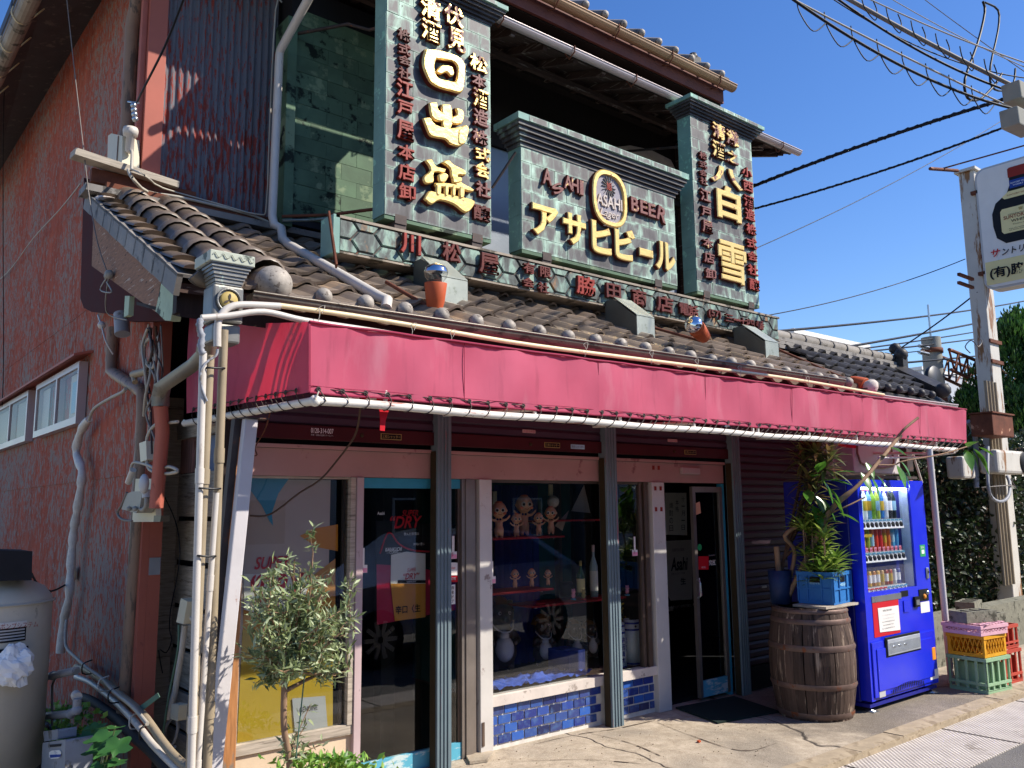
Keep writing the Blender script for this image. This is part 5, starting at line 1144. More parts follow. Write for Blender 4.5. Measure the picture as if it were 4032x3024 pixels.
for px_, py_, w_, lb in ((850, 1448, 34, 'upper'), (828, 1922, 40, 'middle'), (815, 2188, 34, 'lower')):
    a = P(px_-w_, py_, y=3.93); c = P(px_+w_, py_+2, y=3.95); tag(MB().tube(smooth([a+Vector((.0, .05, 0)), a, a.lerp(c, .5)+Vector((0, -.012, -.002)), c, c+Vector((0, .06, 0))], 4), .005, 6).build('cable_tie', 'black_plastic', org=a), '%s black cable tie strapped round the grey pipe group' % lb, 'cable tie')
# ================================================================ THE WINDOW DISPLAY
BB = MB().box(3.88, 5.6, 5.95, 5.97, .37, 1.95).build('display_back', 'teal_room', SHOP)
MB().box(3.872, 5.6, 5.01, 6.0, .345, .37).build('display_floor', 'wood_dark', SHOP)
MB().box(4.45, 4.5, 5.88, 5.94, .37, 1.95).box(5.38, 5.42, 5.88, 5.94, .37, 1.95).build('display_post', 'alu_br', SHOP)
MB().box(3.85, 3.868, 5.03, 5.97, .37, 1.95).build('display_side', 'teal_room', SHOP)
def shelf(x0, x1, z, y0=5.12, y1=5.42, lab=None):
    o = MB().box(x0, x1, y0, y1, z-.014, z).build('shelf', 'shelf_red', SHOP); 
    for xx in (x0+.08, x1-.08): MB().beam((xx, y1, z-.02), (xx, y0+.05, z-.02), .015, .012).build('shelf_bracket', 'silver', o)
def zat(px, py, y): return P(px, py, y=y).z
zs1 = zat(2090, 2112, 5.22); zs2 = zat(2090, 2318, 5.22); zs3 = zat(2350, 2355, 5.2)
shelf(3.9, 4.75, zs1); shelf(4.6, 5.4, zat(2440, 2042, 5.3), 5.3, 5.5); shelf(3.9, 4.62, zs2); shelf(4.40, 5.45, zs3)
# soft vinyl baby dolls (plain, bald)
def doll_parts(h):
    """one skin: pear body, big head, short legs, arms held out"""
    u = h; B = [('b', (0, 0, .22*u), .125*u, (1, .85, 1.1)), ('b', (0, 0, .36*u), .10*u, (1, .85, 1.1)), ('b', (0, 0, .72*u), .20*u, (1, .95, 1.05)), ('b', (-.09*u, -.08*u, .66*u), .08*u), ('b', (.09*u, -.08*u, .66*u), .08*u), ('b', (0, -.17*u, .69*u), .022*u), ('b', (-.2*u, 0, .7*u), .035*u), ('b', (.2*u, 0, .7*u), .035*u)]
    for s_ in (-1, 1):
        B.append(('t', [(s_*.055*u, 0, .20*u), (s_*.065*u, 0, .08*u), (s_*.065*u, -.01*u, .03*u)], [.065*u, .052*u, .045*u])); B.append(('b', (s_*.065*u, -.03*u, .025*u), .04*u, (1, 1.4, .8)))
        B.append(('t', [(s_*.07*u, 0, .46*u), (s_*.17*u, -.02*u, .47*u), (s_*.23*u, -.04*u, .52*u)], [.045*u, .034*u, .028*u])); B.append(('b', (s_*.25*u, -.05*u, .55*u), .036*u, (1, .6, 1.1)))
        for k in (-1, 0, 1): B.append(('t', [(s_*.25*u, -.05*u, .56*u), (s_*(.27+.02*abs(k))*u+k*.015*u, -.055*u, .61*u-.01*abs(k)*u)], [.012*u, .009*u]))
    return B
skin = remesh(doll_parts(.3), .006, 'body', ['vinyl', 'vinyl_pale'])
eye = MB().ball((0, 0, 0), .011, 10).build('eye', 'ink', data_only=True, org=(0, 0, 0)); eyew = MB().ball((0, 0, 0), .017, 10, sc=(1, .5, 1.1)).build('eye_white', 'paper', data_only=True, org=(0, 0, 0))
mouth = MB().tube(smooth([(-.014, 0, 0), (0, -.003, -.006), (.014, 0, 0)]), .0022, 5).build('mouth', 'p_redbr', data_only=True, org=(0, 0, 0)); blush = MB().ball((0, 0, 0), .014, 8, sc=(1, .25, .8)).build('cheek', 'cheek', data_only=True, org=(0, 0, 0))
hairm = MB().ball((0, 0, 0), .03, 8, sc=(1, 1, .3)).build('hair_paint', 'cheek', data_only=True, org=(0, 0, 0))
def doll(px, py_feet, y, hpx, lab, rz_=-.5):
    c = P(px, py_feet, y=y); top = P(px, py_feet-hpx, y=y).z; h = top-c.z; T = thing('baby_doll', lab, 'doll', c, 'soft vinyl baby dolls on the display shelves')
    inst('body', skin, T, c)
    for s_ in (-1, 1):
        e_ = inst('eye_white', eyew, T, c+Vector((s_*.023, -.053, .216))); inst('eye', eye, e_, c+Vector((s_*.022, -.058, .214))); inst('cheek', blush, T, c+Vector((s_*.036, -.05, .192)))
    inst('mouth', mouth, T, c+Vector((0, -.0565, .186))); inst('hair_paint', hairm, T, c+Vector((0, -.004, .274)))
    s_ = h/.285; T.scale = (s_, s_, s_); T.rotation_euler = (0, 0, rz_); return T
doll(1965, 2122, 5.16, 150, 'pale baby doll with arms spread, leftmost on the top shelf of the window display')
doll(2065, 2108, 5.30, 162, 'tallest baby doll with one arm raised, second row of the top shelf', -.35)
doll(2034, 2115, 5.18, 95, 'small baby doll standing between the two tallest dolls on the top shelf', -.4)
doll(2122, 2108, 5.2, 90, 'small baby doll, second from the right on the top shelf', -.6)
doll(2170, 2104, 5.2, 112, 'mid-sized baby doll, rightmost on the top shelf', -.8)
doll(2028, 2316, 5.18, 75, 'baby doll left of the three on the lower shelf', -.4)
doll(2094, 2310, 5.18, 73, 'baby doll in the middle of the three on the lower shelf', -.5)
doll(2158, 2304, 5.18, 62, 'baby doll right of the three on the lower shelf', -.7)
# raccoon dog statues
def tanuki(px, py, y, hpx, lab):
    c = P(px, py, y=y); h = P(px, py-hpx, y=y).z-c.z; T = thing('raccoon_dog_statue', lab, 'statue', c, 'ceramic raccoon dog statues in the window')
    u = h; me = remesh([('b', (0, 0, .25*u), .22*u, (1, .9, 1.05)), ('b', (0, 0, .5*u), .16*u, (1, .9, 1)), ('b', (0, -.02*u, .74*u), .17*u, (1.05, .95, .95)), ('t', [(0, -.12*u, .72*u), (0, -.24*u, .69*u)], [.09*u, .045*u]), ('b', (-.13*u, .0, .9*u), .05*u), ('b', (.13*u, 0, .9*u), .05*u), ('t', [(-.15*u, 0, .52*u), (-.22*u, -.08*u, .4*u), (-.14*u, -.17*u, .38*u)], [.06*u, .05*u, .045*u]), ('t', [(.15*u, 0, .52*u), (.22*u, -.08*u, .4*u), (.14*u, -.17*u, .38*u)], [.06*u, .05*u, .045*u]), ('t', [(-.1*u, 0, .1*u), (-.12*u, -.1*u, .03*u)], [.08*u, .05*u]), ('t', [(.1*u, 0, .1*u), (.12*u, -.1*u, .03*u)], [.08*u, .05*u])], .018*u, 'body', 'clay_brown', T, c)
    MB().ball(c+Vector((0, -.12*u, .30*u)), .155*u, 18, sc=(.9, .8, 1.15)).ball(c+Vector((0, -.13*u, .47*u)), .08*u, 14, sc=(.9, .7, 1)).build('belly', 'clay_white', T)
    MB().ball(c+Vector((0, -.265*u, .695*u)), .028*u, 8).build('nose', 'ink', T)
    for s_ in (-1, 1): e_ = MB().ball(c+Vector((s_*.07*u, -.155*u, .78*u)), .026*u, 8).build('eye_white', 'clay_white', T); MB().ball(c+Vector((s_*.07*u, -.178*u, .78*u)), .012*u, 8).build('eye', 'ink', e_)
    MB().lathe([(.0, .0), (.08*u, -.02*u), (.17*u, -.10*u), (.21*u, -.20*u), (.20*u, -.21*u), (.15*u, -.12*u)], c=c+Vector((0, .10*u, .99*u)), n=24).build('straw_hat', 'straw', T, fix=False)
    MB().tube(smooth([c+Vector((-.17*u, -.02*u, .66*u)), c+Vector((-.1*u, -.17*u, .56*u)), c+Vector((0, -.2*u, .53*u)), c+Vector((.1*u, -.17*u, .56*u)), c+Vector((.17*u, -.02*u, .66*u))], 4), .012*u, 6).build('cord', 'clay_white', T)
    T.rotation_euler = (0, 0, -.35); return T
tanuki(1975, 2640, 5.55, 295, 'large brown raccoon dog statue at the left edge of the display window'); tanuki(2140, 2620, 5.5, 205, 'brown raccoon dog statue with a straw hat, second from left in the window'); tanuki(2265, 2605, 5.5, 170, 'smaller raccoon dog statue, third from left beside the black sake cask'); tanuki(2328, 2590, 5.42, 150, 'small raccoon dog statue squeezed against the middle shutter rail')
c = P(2190, 2640, y=5.3); 
def lathe_thing(name, lab, cat, c, prof, m, n=20): 
    T = thing(name, lab, cat, c); MB().lathe(prof, c=c, n=n).build('body', m, T); return T
T = lathe_thing('sake_flask', 'dark round flask with a pale label lying low in the window', 'flask', P(2232, 2668, y=5.28), [(0, 0), (.045, 0), (.06, .04), (.06, .10), (.045, .14), (.02, .16), (.02, .18), (0, .18)], 'clay_brown'); letter('魚', P(2232, 2640, y=5.20), .06, .07, T, 'clay_white')
T = thing('crab_plate', 'round dark shield with red emblem behind the statues', 'plate', P(2060, 2540, y=5.85)); cc = P(2055, 2500, y=5.85)
MB().lathe([(0, 0), (.21, 0), (.21, .02), (0, .02)], c=cc, n=28, ax='y').build('disc', 'p_redbr', T); MB().lathe([(0, -.003), (.15, -.003)], c=cc, n=28, ax='y').build('centre', 'ink', T, fix=False); letter('BEER', cc+Vector((0.03, -.006, .175)), .12, .035, T, 'paper_dim')
# ball lamps behind the glass, pennants, drapes
for (px, py), lab in (((2178, 1975), 'pale glass ball hanging in the display window above the dolls'), ((2402, 1975), 'pale glass ball hanging right of the middle shutter rail')):
    c = P(px, py, y=5.4); T = thing('glass_ball', lab, 'lamp', c); MB().ball(c, .052, 20).build('globe', 'clay_white', T); MB().box(c.x-.018, c.x+.018, 5.42, 5.44, c.z+.05, 1.9).build('holder', 'pvc_cream', T)
c = P(1955, 1945, y=5.4); tag(MB().box(c.x-.02, c.x+.02, 5.42, 5.44, c.z-.12, c.z+.02).build('light_strip', 'pvc_cream', org=c), 'short cream strip at the upper left of the display window', 'strip')
for px, lab in (([(2300, 1910), (2325, 2020), (2250, 2012)], 'large pink printed pennant pinned in the display window'), ([(2240, 2010), (2215, 2090), (2185, 2070)], 'small pink printed pennant below the large one')):
    o = MB().prism([P(a, b_, y=5.5) for a, b_ in px], (0, .004, 0)).build('pennant', 'poster_pink', org=P(*px[0], y=5.5)); tag(o, lab, 'pennant')
def drape(x0, x1, z0, z1, y, m, lab, amp=.03):
    b = MB(); n = 40; V = []
    for i in range(n+1):
        x_ = x0+(x1-x0)*i/n; yy = y+amp*math.sin(i*.9)+amp*.5*math.sin(i*2.1)
        V += [(x_, yy, z0), (x_, yy*1.0, (z0+z1)/2), (x_, y+amp*.4*math.sin(i*.9), z1)]
    b.add(V, [(3*i+k, 3*i+3+k, 3*i+4+k, 3*i+1+k) for i in range(n) for k in (0, 1)], 0, True); return tag(b.build('drape', m, org=(x0, y, z0), fix=False), lab, 'cloth')
drape(4.5, 4.98, .4, 1.9, 5.72, 'navy_cloth', 'navy blue drape hanging behind the dolls in the display window')
b = MB(); nx, ny = 46, 12; V = []
for j in range(ny+1):
    for i in range(nx+1):
        x_ = 3.9+1.05*i/nx; y_ = 5.03+.3*j/ny; z_ = .385+.05*abs(mnoise.noise(Vector((x_*9, y_*9, 3))))+.045*abs(mnoise.noise(Vector((x_*22, y_*16, 1)))); V.append((x_, y_, z_))
b.add(V, [(j*(nx+1)+i, j*(nx+1)+i+1, (j+1)*(nx+1)+i+1, (j+1)*(nx+1)+i) for j in range(ny) for i in range(nx)], 0, True)
tag(b.build('crumpled_cloth', 'blue_cloth', org=(3.9, 5.03, .38), fix=False), 'crumpled bright blue cloth on the floor of the display window', 'cloth')
tag(MB().box(4.80, 4.98, 5.15, 5.4, .371, .56).build('blue_box', 'navy_cloth', org=(4.75, 5.05, .37)), 'navy cloth covered box beside the middle shutter rail inside the window', 'box')
tag(MB().box(4.05, 4.45, 5.8, 5.9, .75, .93).build('yellow_crate_end', 'crate_yellow', org=(4.05, 5.8, .75)), 'yellow crate seen behind the raccoon dog statues', 'crate')
# bottles on the right shelf
def bottle(px, py, y, hpx, m, lab, capm='p_gold', labm='p_cream', r=.034):
    c = P(px, py, y=y); h = P(px, py-hpx, y=y).z-c.z; T = thing('bottle', lab, 'bottle', c)
    MB().lathe([(0, 0), (r, 0), (r, .58*h), (r*.8, .66*h), (r*.35, .78*h), (r*.32, .94*h), (0, .94*h)], c=c, n=18).build('glass_body', m, T); MB().lathe([(r*.38, .86*h), (r*.38, h), (0, h)], c=c, n=12).build('cap', capm, T)
    MB().lathe([(r*1.01, .12*h), (r*1.01, .5*h)], c=c, n=18).build('label', labm, T, fix=False); return T
bottle(2288, 2348, 5.2, 140, 'bottle_green', 'green sake bottle with gold cap on the right display shelf'); bottle(2340, 2350, 5.2, 205, 'bottle_clear', 'tall clear bottle against the middle shutter rail', 'clay_white', 'paper'); bottle(2400, 2345, 5.25, 80, 'bottle_green', 'small green bottle just right of the middle rail', 'p_gold', 'p_white', .025)
c = P(2230, 2350, y=5.25); lathe_thing('cask', 'small straw wrapped sake cask on the right display shelf', 'cask', c, [(0, 0), (.055, 0), (.062, .03), (.062, .09), (.055, .12), (0, .12)], 'ink')
c = P(2425, 2340, y=5.2); T = thing('pump_bottle', 'clear pump bottle of hand gel with blue label on the display shelf', 'pump bottle', c)
MB().lathe([(0, 0), (.045, 0), (.045, .12), (.02, .145), (.015, .15), (0, .15)], c=c, n=18).build('body', 'clay_white', T); MB().lathe([(.012, .15), (.012, .19), (0, .19)], c=c, n=10).box(c.x-.05, c.x+.015, c.y-.008, c.y+.008, c.z+.19, c.z+.205).build('pump', 'white_plastic', T); MB().lathe([(.0455, .02), (.0455, .07)], c=c, n=18).build('label', 'p_navy', T, fix=False); letter('75', c+Vector((0, -.047, .085)), .035, .03, T, 'p_navy')
for px, m, lab in ((2258, 'p_pink', 'pink kitten figurine on a blue base, leftmost of the little figures on the shelf'), (2298, 'p_gold', 'golden animal figurine on a red base on the shelf'), (2402, 'p_pink', 'pink figurine on a blue base right of the middle rail'), (2470, 'p_pink', 'cluster of pink blossoms on the display shelf')):
    c = P(px, 2362 if px < 2400 else 2345, y=5.15); T = thing('figurine', lab, 'figurine', c); MB().lathe([(0, 0), (.022, 0), (.022, .012), (0, .012)], c=c, n=14).build('base', 'p_blue' if m == 'p_pink' else 'p_red', T)
    MB().ball(c+Vector((0, 0, .035)), .02, 10, sc=(1, .8, 1.2)).ball(c+Vector((0, -.002, .065)), .018, 10).ball(c+Vector((-.012, 0, .082)), .007, 6).ball(c+Vector((.012, 0, .082)), .007, 6).build('body', m, T)
# two white casks with blue lettering, yellow blossom
def cask(px, py, lab, txt=False):
    c = P(px, py, y=5.2); T = thing('porcelain_cask', lab, 'cask', c, 'white sake casks with blue bands in the window'); h = .42; r0, r1 = .085, .068
    rr = lambda t: r0+(r1-r0)*t
    MB().lathe([(0, 0), (r0, 0), (rr(.5)*1.02, h*.5), (r1, h), (r1*.9, h), (r1*.9, h-.03), (0, h-.03)], c=c, n=28).build('body', 'porcelain', T)
    for t in (.14, .80, .93): MB().lathe([(rr(t)*1.025, t*h-.008), (rr(t)*1.025, t*h+.008)], c=c, n=28).build('band', 'porc_blue', T, fix=False)
    MB().ball(c+Vector((.0-.02, -rr(.87), .87*h)), .01, 8).build('tap', 'ink', T)
    if txt:
        for i, ch in enumerate('脇田商店'): letter(ch, c+Vector((-.012, -rr(.5)-.006, .66*h-i*.055)), .048, .046, T, 'porc_blue', off=.02)
        for i, ch in enumerate('有限会社'): letter(ch, c+Vector((.035, -rr(.5)-.001, .68*h-i*.03)), .02, .024, T, 'porc_blue')
    return T
cask(2432, 2650, 'white porcelain sake cask with blue shop lettering, next to the middle shutter rail', True); cask(2490, 2635, 'white porcelain sake cask with plain front, right of the lettered one')
T = thing('yellow_orchid', 'sprays of yellow blossom in the right part of the display window', 'plant', P(2430, 2480, y=5.3)); b = MB(); 
for s_ in range(4):
    pts = smooth([P(2425+s_*12, 2500, y=5.3), P(2410+s_*22, 2430, y=5.3), P(2395+s_*25, 2370, y=5.3)]); MB().tube(pts, .003, 5).build('stem', 'olive', T)
    for q in pts: 
        for _ in range(2): b.ball(q+rdir()*.02, .011, 6, sc=(1, .5, 1))
stuff(b.build('blossom', 'p_yellow', T))

# ================================================================ LEFT CORNER : OLIVE TREE AND WEEDS
def tree_limb(b, a, d, L, r, depth, tips, spread=.7):
    d = Vector(d).normalized(); pts = [Vector(a)]; p = Vector(a)
    for k in range(4): d = (d+rdir()*.16).normalized(); p = p+d*L/4; pts.append(p)
    b.tube(pts, [r*(1-.1*k) for k in range(5)], 6, caps=False)
    if depth == 0: tips.append((pts, d)); return
    for k in range(3 if depth > 1 else 4):
        q = pts[random.choice((2, 3, 4))]; tree_limb(b, q, (d+rdir()*spread), L*.72, r*.6, depth-1, tips, spread)
OY = 3.9
oc = P(1160, 2560, y=OY); T = thing('olive_tree', 'young potted olive tree with grey-green leaves before the left poster window', 'tree', (oc.x, OY, 0))
bt = P(1140, 3020, y=OY); b = MB(); fork = P(1165, 2660, y=OY); b.tube(smooth([(bt.x-.01, OY, .22), tuple(bt), tuple(P(1118, 2860, y=OY)), tuple(P(1120, 2700, y=OY))], 5), .016, 8)
b.tube([P(1120, 2700, y=OY), P(1135, 2640, y=OY)], .016, 8).tube([P(1125, 2720, y=OY), P(1200, 2680, y=OY), P(1290, 2640, y=OY)], [.012, .009, .006], 7)
random.seed(11); targets = []
for px, py in ((1020, 2560), (1060, 2420), (1150, 2330), (1190, 2240), (1260, 2300), (1320, 2420), (1360, 2500), (1250, 2500), (1130, 2500), (1040, 2620), (1300, 2620), (1200, 2420), (1010, 2450), (1350, 2380), (1130, 2200), (1200, 2170), (1110, 2590), (1350, 2570), (1200, 2600), (1080, 2680), (985, 2330), (1050, 2300)):
    t_ = P(px, py, y=OY)+Vector((0, random.uniform(-.2, .2), 0)); s_ = P(1140, 2640, y=OY); m1 = s_.lerp(t_, .5)+Vector((random.uniform(-.03, .03), random.uniform(-.03, .03), -.02)); pts = smooth([s_, m1, t_], 5)
    b.tube(pts, [.008*(1-.7*i/len(pts)) for i in range(len(pts))], 6, caps=False); targets.append(pts)
    for _ in range(8):
        q = pts[random.randint(4, len(pts)-1)]; e_ = q+rdir()*random.uniform(.06, .13)+Vector((0, 0, .03)); pp_ = smooth([q, q.lerp(e_, .5)+rdir()*.01, e_], 3); b.tube(pp_, .0022, 4, caps=False); targets.append(pp_)
for px, py in ((1180, 2900), (1220, 2850), (1150, 2960), (1200, 2960), (1130, 2880), (1260, 2930), (1230, 2780)):
    t_ = P(px, py, y=OY)+Vector((0, random.uniform(-.06, .06), 0)); s_ = P(1125, 2990, y=OY); pp_ = smooth([s_, s_.lerp(t_, .5), t_], 3); b.tube(pp_, .003, 4); targets.append(pp_)
b.build('trunk', 'bark', T)
MB().lathe([(.0, 0), (.13, 0), (.17, .26), (.18, .27), (.18, .29), (.155, .29), (.15, .24), (0, .24)], c=(bt.x, OY, 0), n=24).build('pot', 'tile_grey', T)
MB().tube([P(1165, 2990, y=OY-.03), P(1200, 2650, y=OY-.02)], .0035, 5).build('stake', 'green_tape', T)
V, F = leafshape(.048, .012, .3, .15, 4); lm = MB().add(V, F, 0, True).build('leaf', 'olive', data_only=True, org=(0, 0, 0), fix=False)
pl = []
for pts in targets:
    for q in pts[1:]:
        for _ in range(3): pl.append((q+rdir()*.018, (rdir()+Vector((0, 0, .5)))))
random.shuffle(pl)
for q, d in pl[:300]:
    inst('leaf', lm, T, q, (d.normalized()).to_track_quat('Y', 'Z').to_euler(), random.uniform(.8, 1.25))
b = MB(); cloud_leaves(b, pl[300:], .047, .012); stuff(b.build('foliage', 'olive', T, fix=False))
T = thing('low_weeds', 'bright green weeds sprouting at the foot of the first sliding door', 'plant', (2.25, 4.3, 0)); b = MB(); pl = []
for _ in range(420):
    c = P(random.gauss(1300, 90), random.uniform(2985, 3060), y=4.25+random.uniform(-.15, .15)); pl.append((c, rdir()+Vector((0, 0, .9))))
cloud_leaves(b, pl, .05, .022); stuff(b.build('foliage', 'weed', T, fix=False)); 
MB().lathe([(0, 0), (.18, 0), (.22, .22), (.2, .22), (.17, .2), (0, .2)], c=(2.2, 4.25, 0), n=20).build('pot', 'terracotta', T)

# ================================================================ BARREL, PLANTS, CRATE
bc = Vector((6.55, 4.07, 0)); BR, BH = .335, .87
T = thing('wooden_barrel', 'weathered oak barrel with rusty iron hoops left of the vending machine', 'barrel', bc)
def br_(t): return BR*(.80+.20*math.sin(PI*min(1, max(0, .08+t*.84))))*1.02
ns = 26
st = MB(); V = []; nz = 8
for j in range(nz+1):
    t = j/nz; r = br_(t); a = 2*PI/ns/2*.95
    V += [(r*math.cos(-a), r*math.sin(-a), t*BH), (r*1.006, 0, t*BH), (r*math.cos(a), r*math.sin(a), t*BH), ((r-.03)*math.cos(a), (r-.03)*math.sin(a), t*BH), ((r-.03)*math.cos(-a), (r-.03)*math.sin(-a), t*BH)]
F = [(5*j+k, 5*j+(k+1) % 5, 5*j+5+(k+1) % 5, 5*j+5+k) for j in range(nz) for k in range(5)]+[(0, 1, 2, 3, 4), tuple(5*nz+k for k in range(5))]
stm = st.add(V, F).build('stave', 'stave', data_only=True, org=(0, 0, 0))
for k in range(ns): inst('stave', stm, T, bc, (0, 0, 2*PI*k/ns+random.uniform(-.01, .01)))
for t0, w_ in ((.02, .05), (.28, .05), (.62, .055), (.86, .045), (.955, .035)):
    MB().lathe([(br_(t0)+.004, t0*BH), (br_(t0+w_*.5)+.011, (t0+w_*.5)*BH), (br_(t0+w_)+.004, (t0+w_)*BH)], c=bc, n=40).build('hoop', 'hoop', T, fix=False)
MB().lathe([(0, BH-.05), (BR*.82, BH-.05)], c=bc, n=30).build('lid', 'stave', T, fix=False)
tag(MB().box(6.36, 6.87, 3.80, 4.10, BH+.003, BH+.022).build('board', 'wood_grey', org=(6.5, 4.0, BH)), 'weathered board laid across the barrel top under the blue crate', 'board')
# blue crate
def crate(name, lab, cat, c, W, D, H, m, rz_=0, style='beer', group=None):
    T = thing(name, lab, cat, c, group); x0, x1, y0, y1 = c[0]-W/2, c[0]+W/2, c[1]-D/2, c[1]+D/2; z = c[2]; t = .012
    b = MB().box(x0-.008, x1+.008, y0-.008, y0+t, z+H-.03, z+H).box(x0-.008, x1+.008, y1-t, y1+.008, z+H-.03, z+H).box(x0-.008, x0+t, y0+t, y1-t, z+H-.03, z+H).box(x1-t, x1+.008, y0+t, y1-t, z+H-.03, z+H)
    b.build('rim', m, T); MB().box(x0, x1, y0, y1, z, z+.03).build('base', m, T)
    if style == 'solid':
        MB().box(x0, x1, y0, y0+t*.6, z+.031, z+H-.031).box(x0, x1, y1-t*.6, y1, z+.031, z+H-.031).box(x0, x0+t*.6, y0+t*.61, y1-t*.61, z+.031, z+H-.031).box(x1-t*.6, x1, y0+t*.61, y1-t*.61, z+.031, z+H-.031).build('wall', m, T)
        for f in (0, .3, .7, .97): MB().box(x0+f*W, x0+f*W+.012, y0-.010, y0-.0005, z+.02, z+H-.03).build('rib', m, T); MB().box(x0-.010, x0-.0005, y0+f*D, y0+f*D+.012, z+.02, z+H-.03).build('rib', m, T)
        MB().box(x0, x1, y0-.009, y0-.0005, z+H*.45, z+H*.45+.012).box(x0-.009, x0-.0005, y0, y1, z+H*.45, z+H*.45+.012).build('rib', m, T)
        MB().box(x0+W*.35, x0+W*.65, y0-.003, y0-.001, z+H-.085, z+H-.04).build('hand_hole', 'p_black', T); MB().box(x0-.003, x0-.001, y0+D*.35, y0+D*.65, z+H-.085, z+H-.04).build('hand_hole', 'p_black', T)
        letter('MEIJI', (x0+W*.5, y0-.004, z+H*.58), W*.3, .03, T, 'p_lightblue', off=.02)
        letter('明治牛乳', (x0-.0015, y0+D*.5, z+H*.5+.04), W*.25, .025, T, 'p_lightblue', axis='-x')
    elif style == 'beer':
        for f in (0, .235, .49, .745, .955):
            xa, xb, ya, yb = x0+f*W, min(x1, x0+f*W+.022), y0+f*D, min(y1, y0+f*D+.022)
            for q in ((xa, xb, y0, y0+t), (xa, xb, y1-t, y1), (x0, x0+t, ya, yb), (x1-t, x1, ya, yb)): MB().box(*q, z+.03, z+H-.03).build('bar', m, T)
        MB().box(x0, x1, y0-.004, y0+t, z+H*.22, z+H*.3).box(x0-.004, x0+t, y0, y1, z+H*.22, z+H*.3).box(x0, x1, y0-.004, y0+t, z+.03, z+H*.10).box(x0-.004, x0+t, y0, y1, z+.03, z+H*.10).build('band', m, T)
        for k in range(1, 5): MB().box(x0+k*W/5-.003, x0+k*W/5+.003, y0+.02, y1-.02, z+.03, z+H*.8).build('divider', m, T)
    else:
        for q in range(2):
            n = 8; fr = MB()
            for k in range(n):
                if q == 0: a0 = x0+k*W/n; fr.beam((a0, y0+.004, z+.03), (a0+W/n, y0+.004, z+H-.03), .006, .01, up=(0, 1, 0)).beam((a0+W/n, y0+.004, z+.03), (a0, y0+.004, z+H-.03), .006, .01, up=(0, 1, 0))
                else: a0 = y0+k*D/n; fr.beam((x0+.004, a0, z+.03), (x0+.004, a0+D/n, z+H-.03), .006, .01, up=(1, 0, 0)).beam((x0+.004, a0+D/n, z+.03), (x0+.004, a0, z+H-.03), .006, .01, up=(1, 0, 0))
            fr.build('lattice', m, T)
        MB().box(x0, x0+.03, y0-.002, y0+.02, z+.03, z+H-.03).build('corner', m, T); MB().box(x1-.03, x1, y0-.002, y0+.02, z+.03, z+H-.03).build('corner', m, T); MB().box(x0-.002, x0+.02, y1-.03, y1, z+.03, z+H-.03).build('corner', m, T); MB().box(x0, x1, y1-.01, y1, z+.03, z+H-.03).build('wall', m, T); MB().box(x1-.01, x1, y0+.02, y1-.01, z+.03, z+H-.03).build('wall', m, T)
    if rz_: T.rotation_euler = (0, 0, rz_)
    return T
crate('blue_crate', 'blue plastic milk crate holding a leafy plant on top of the old barrel', 'crate', Vector((6.66, 3.98, BH+.024)), .36, .30, .26, 'crate_blue', .12, 'solid')
# dracaena in the crate and the taller spiky ones
def rosette(b, p, n, L, W, tilt0=.3, tilt1=1.3):
    for k in range(n):
        a = k*2.4+random.uniform(-.2, .2); t = tilt0+(tilt1-tilt0)*k/n; d = Vector((math.cos(a)*math.sin(t), math.sin(a)*math.sin(t), math.cos(t))); s_ = random.uniform(.75, 1.1)
        r = d.cross(Vector((0, 0, 1))).normalized(); u = r.cross(d); V, F = leafshape(L*s_, W, .4, .35, 5)
        b.add([p+r*v[0]+d*v[1]+u*v[2] for v in V], F, 0, True)
T = thing('dracaena', 'bushy bright green dracaena growing out of the blue crate', 'plant', (6.66, 3.98, BH+.05)); b = MB(); s2 = MB(); 
for k in range(17):
    p = Vector((6.64+random.uniform(-.13, .11), 3.98+random.uniform(-.09, .09), BH+.1)); q = p+Vector((random.uniform(-.05, .05), random.uniform(-.05, .05), random.uniform(.10, .58))); s2.tube(smooth([p, p.lerp(q, .5), q]), .007, 6); rosette(b, q, 17, .19, .030); rosette(b, p.lerp(q, .6), 10, .16, .028, .6)
MB().box(6.50, 6.82, 3.85, 4.11, BH+.06, BH+.12).build('soil', 'soil', T); s2.build('stem', 'bark', T); stuff(b.build('foliage', 'dracaena', T, fix=False))
T = thing('corn_plant', 'tall dark corn plant with drooping leaves before the closed shutter', 'plant', (6.50, 4.30, 1.0)); b = MB(); s2 = MB()
for (px, py), n, L in (((3215, 1790), 34, .27), ((3170, 1820), 26, .24), ((3250, 1850), 26, .24), ((3190, 1900), 26, .24), ((3200, 1960), 24, .22), ((3170, 2030), 22, .22), ((3240, 2080), 22, .2), ((3190, 2120), 20, .2), ((3180, 1760), 20, .2), ((3270, 1800), 18, .2)):
    q = P(px, py, y=4.36-(px-3080)*.00253); s2.tube(smooth([Vector((6.50, 4.30, 1.0)), Vector((6.55, 4.28, 1.25)), q]), .012, 7); rosette(b, q, n, L, .036, .2, 2.0)
s2.build('stem', 'bark_dk', T); stuff(b.build('foliage', 'spiky', T, fix=False))
T = thing('rubber_plant', 'rubber plant with long bare branches and big glossy leaves arching towards the street', 'plant', (6.75, 4.45, .9))
def Q(px, py, y): return P(px, py, y=y)
b = MB().tube(smooth([Vector((6.5, 4.25, .9)), Q(3190, 2170, 4.05), Q(3270, 2010, 3.85), Q(3380, 1910, 3.68), Q(3475, 1800, 3.66), Q(3530, 1730, 3.7), Q(3560, 1690, 3.65), Q(3615, 1645, 3.6)], 5), [.022]*14+[.016]*14+[.012]*8, 8)
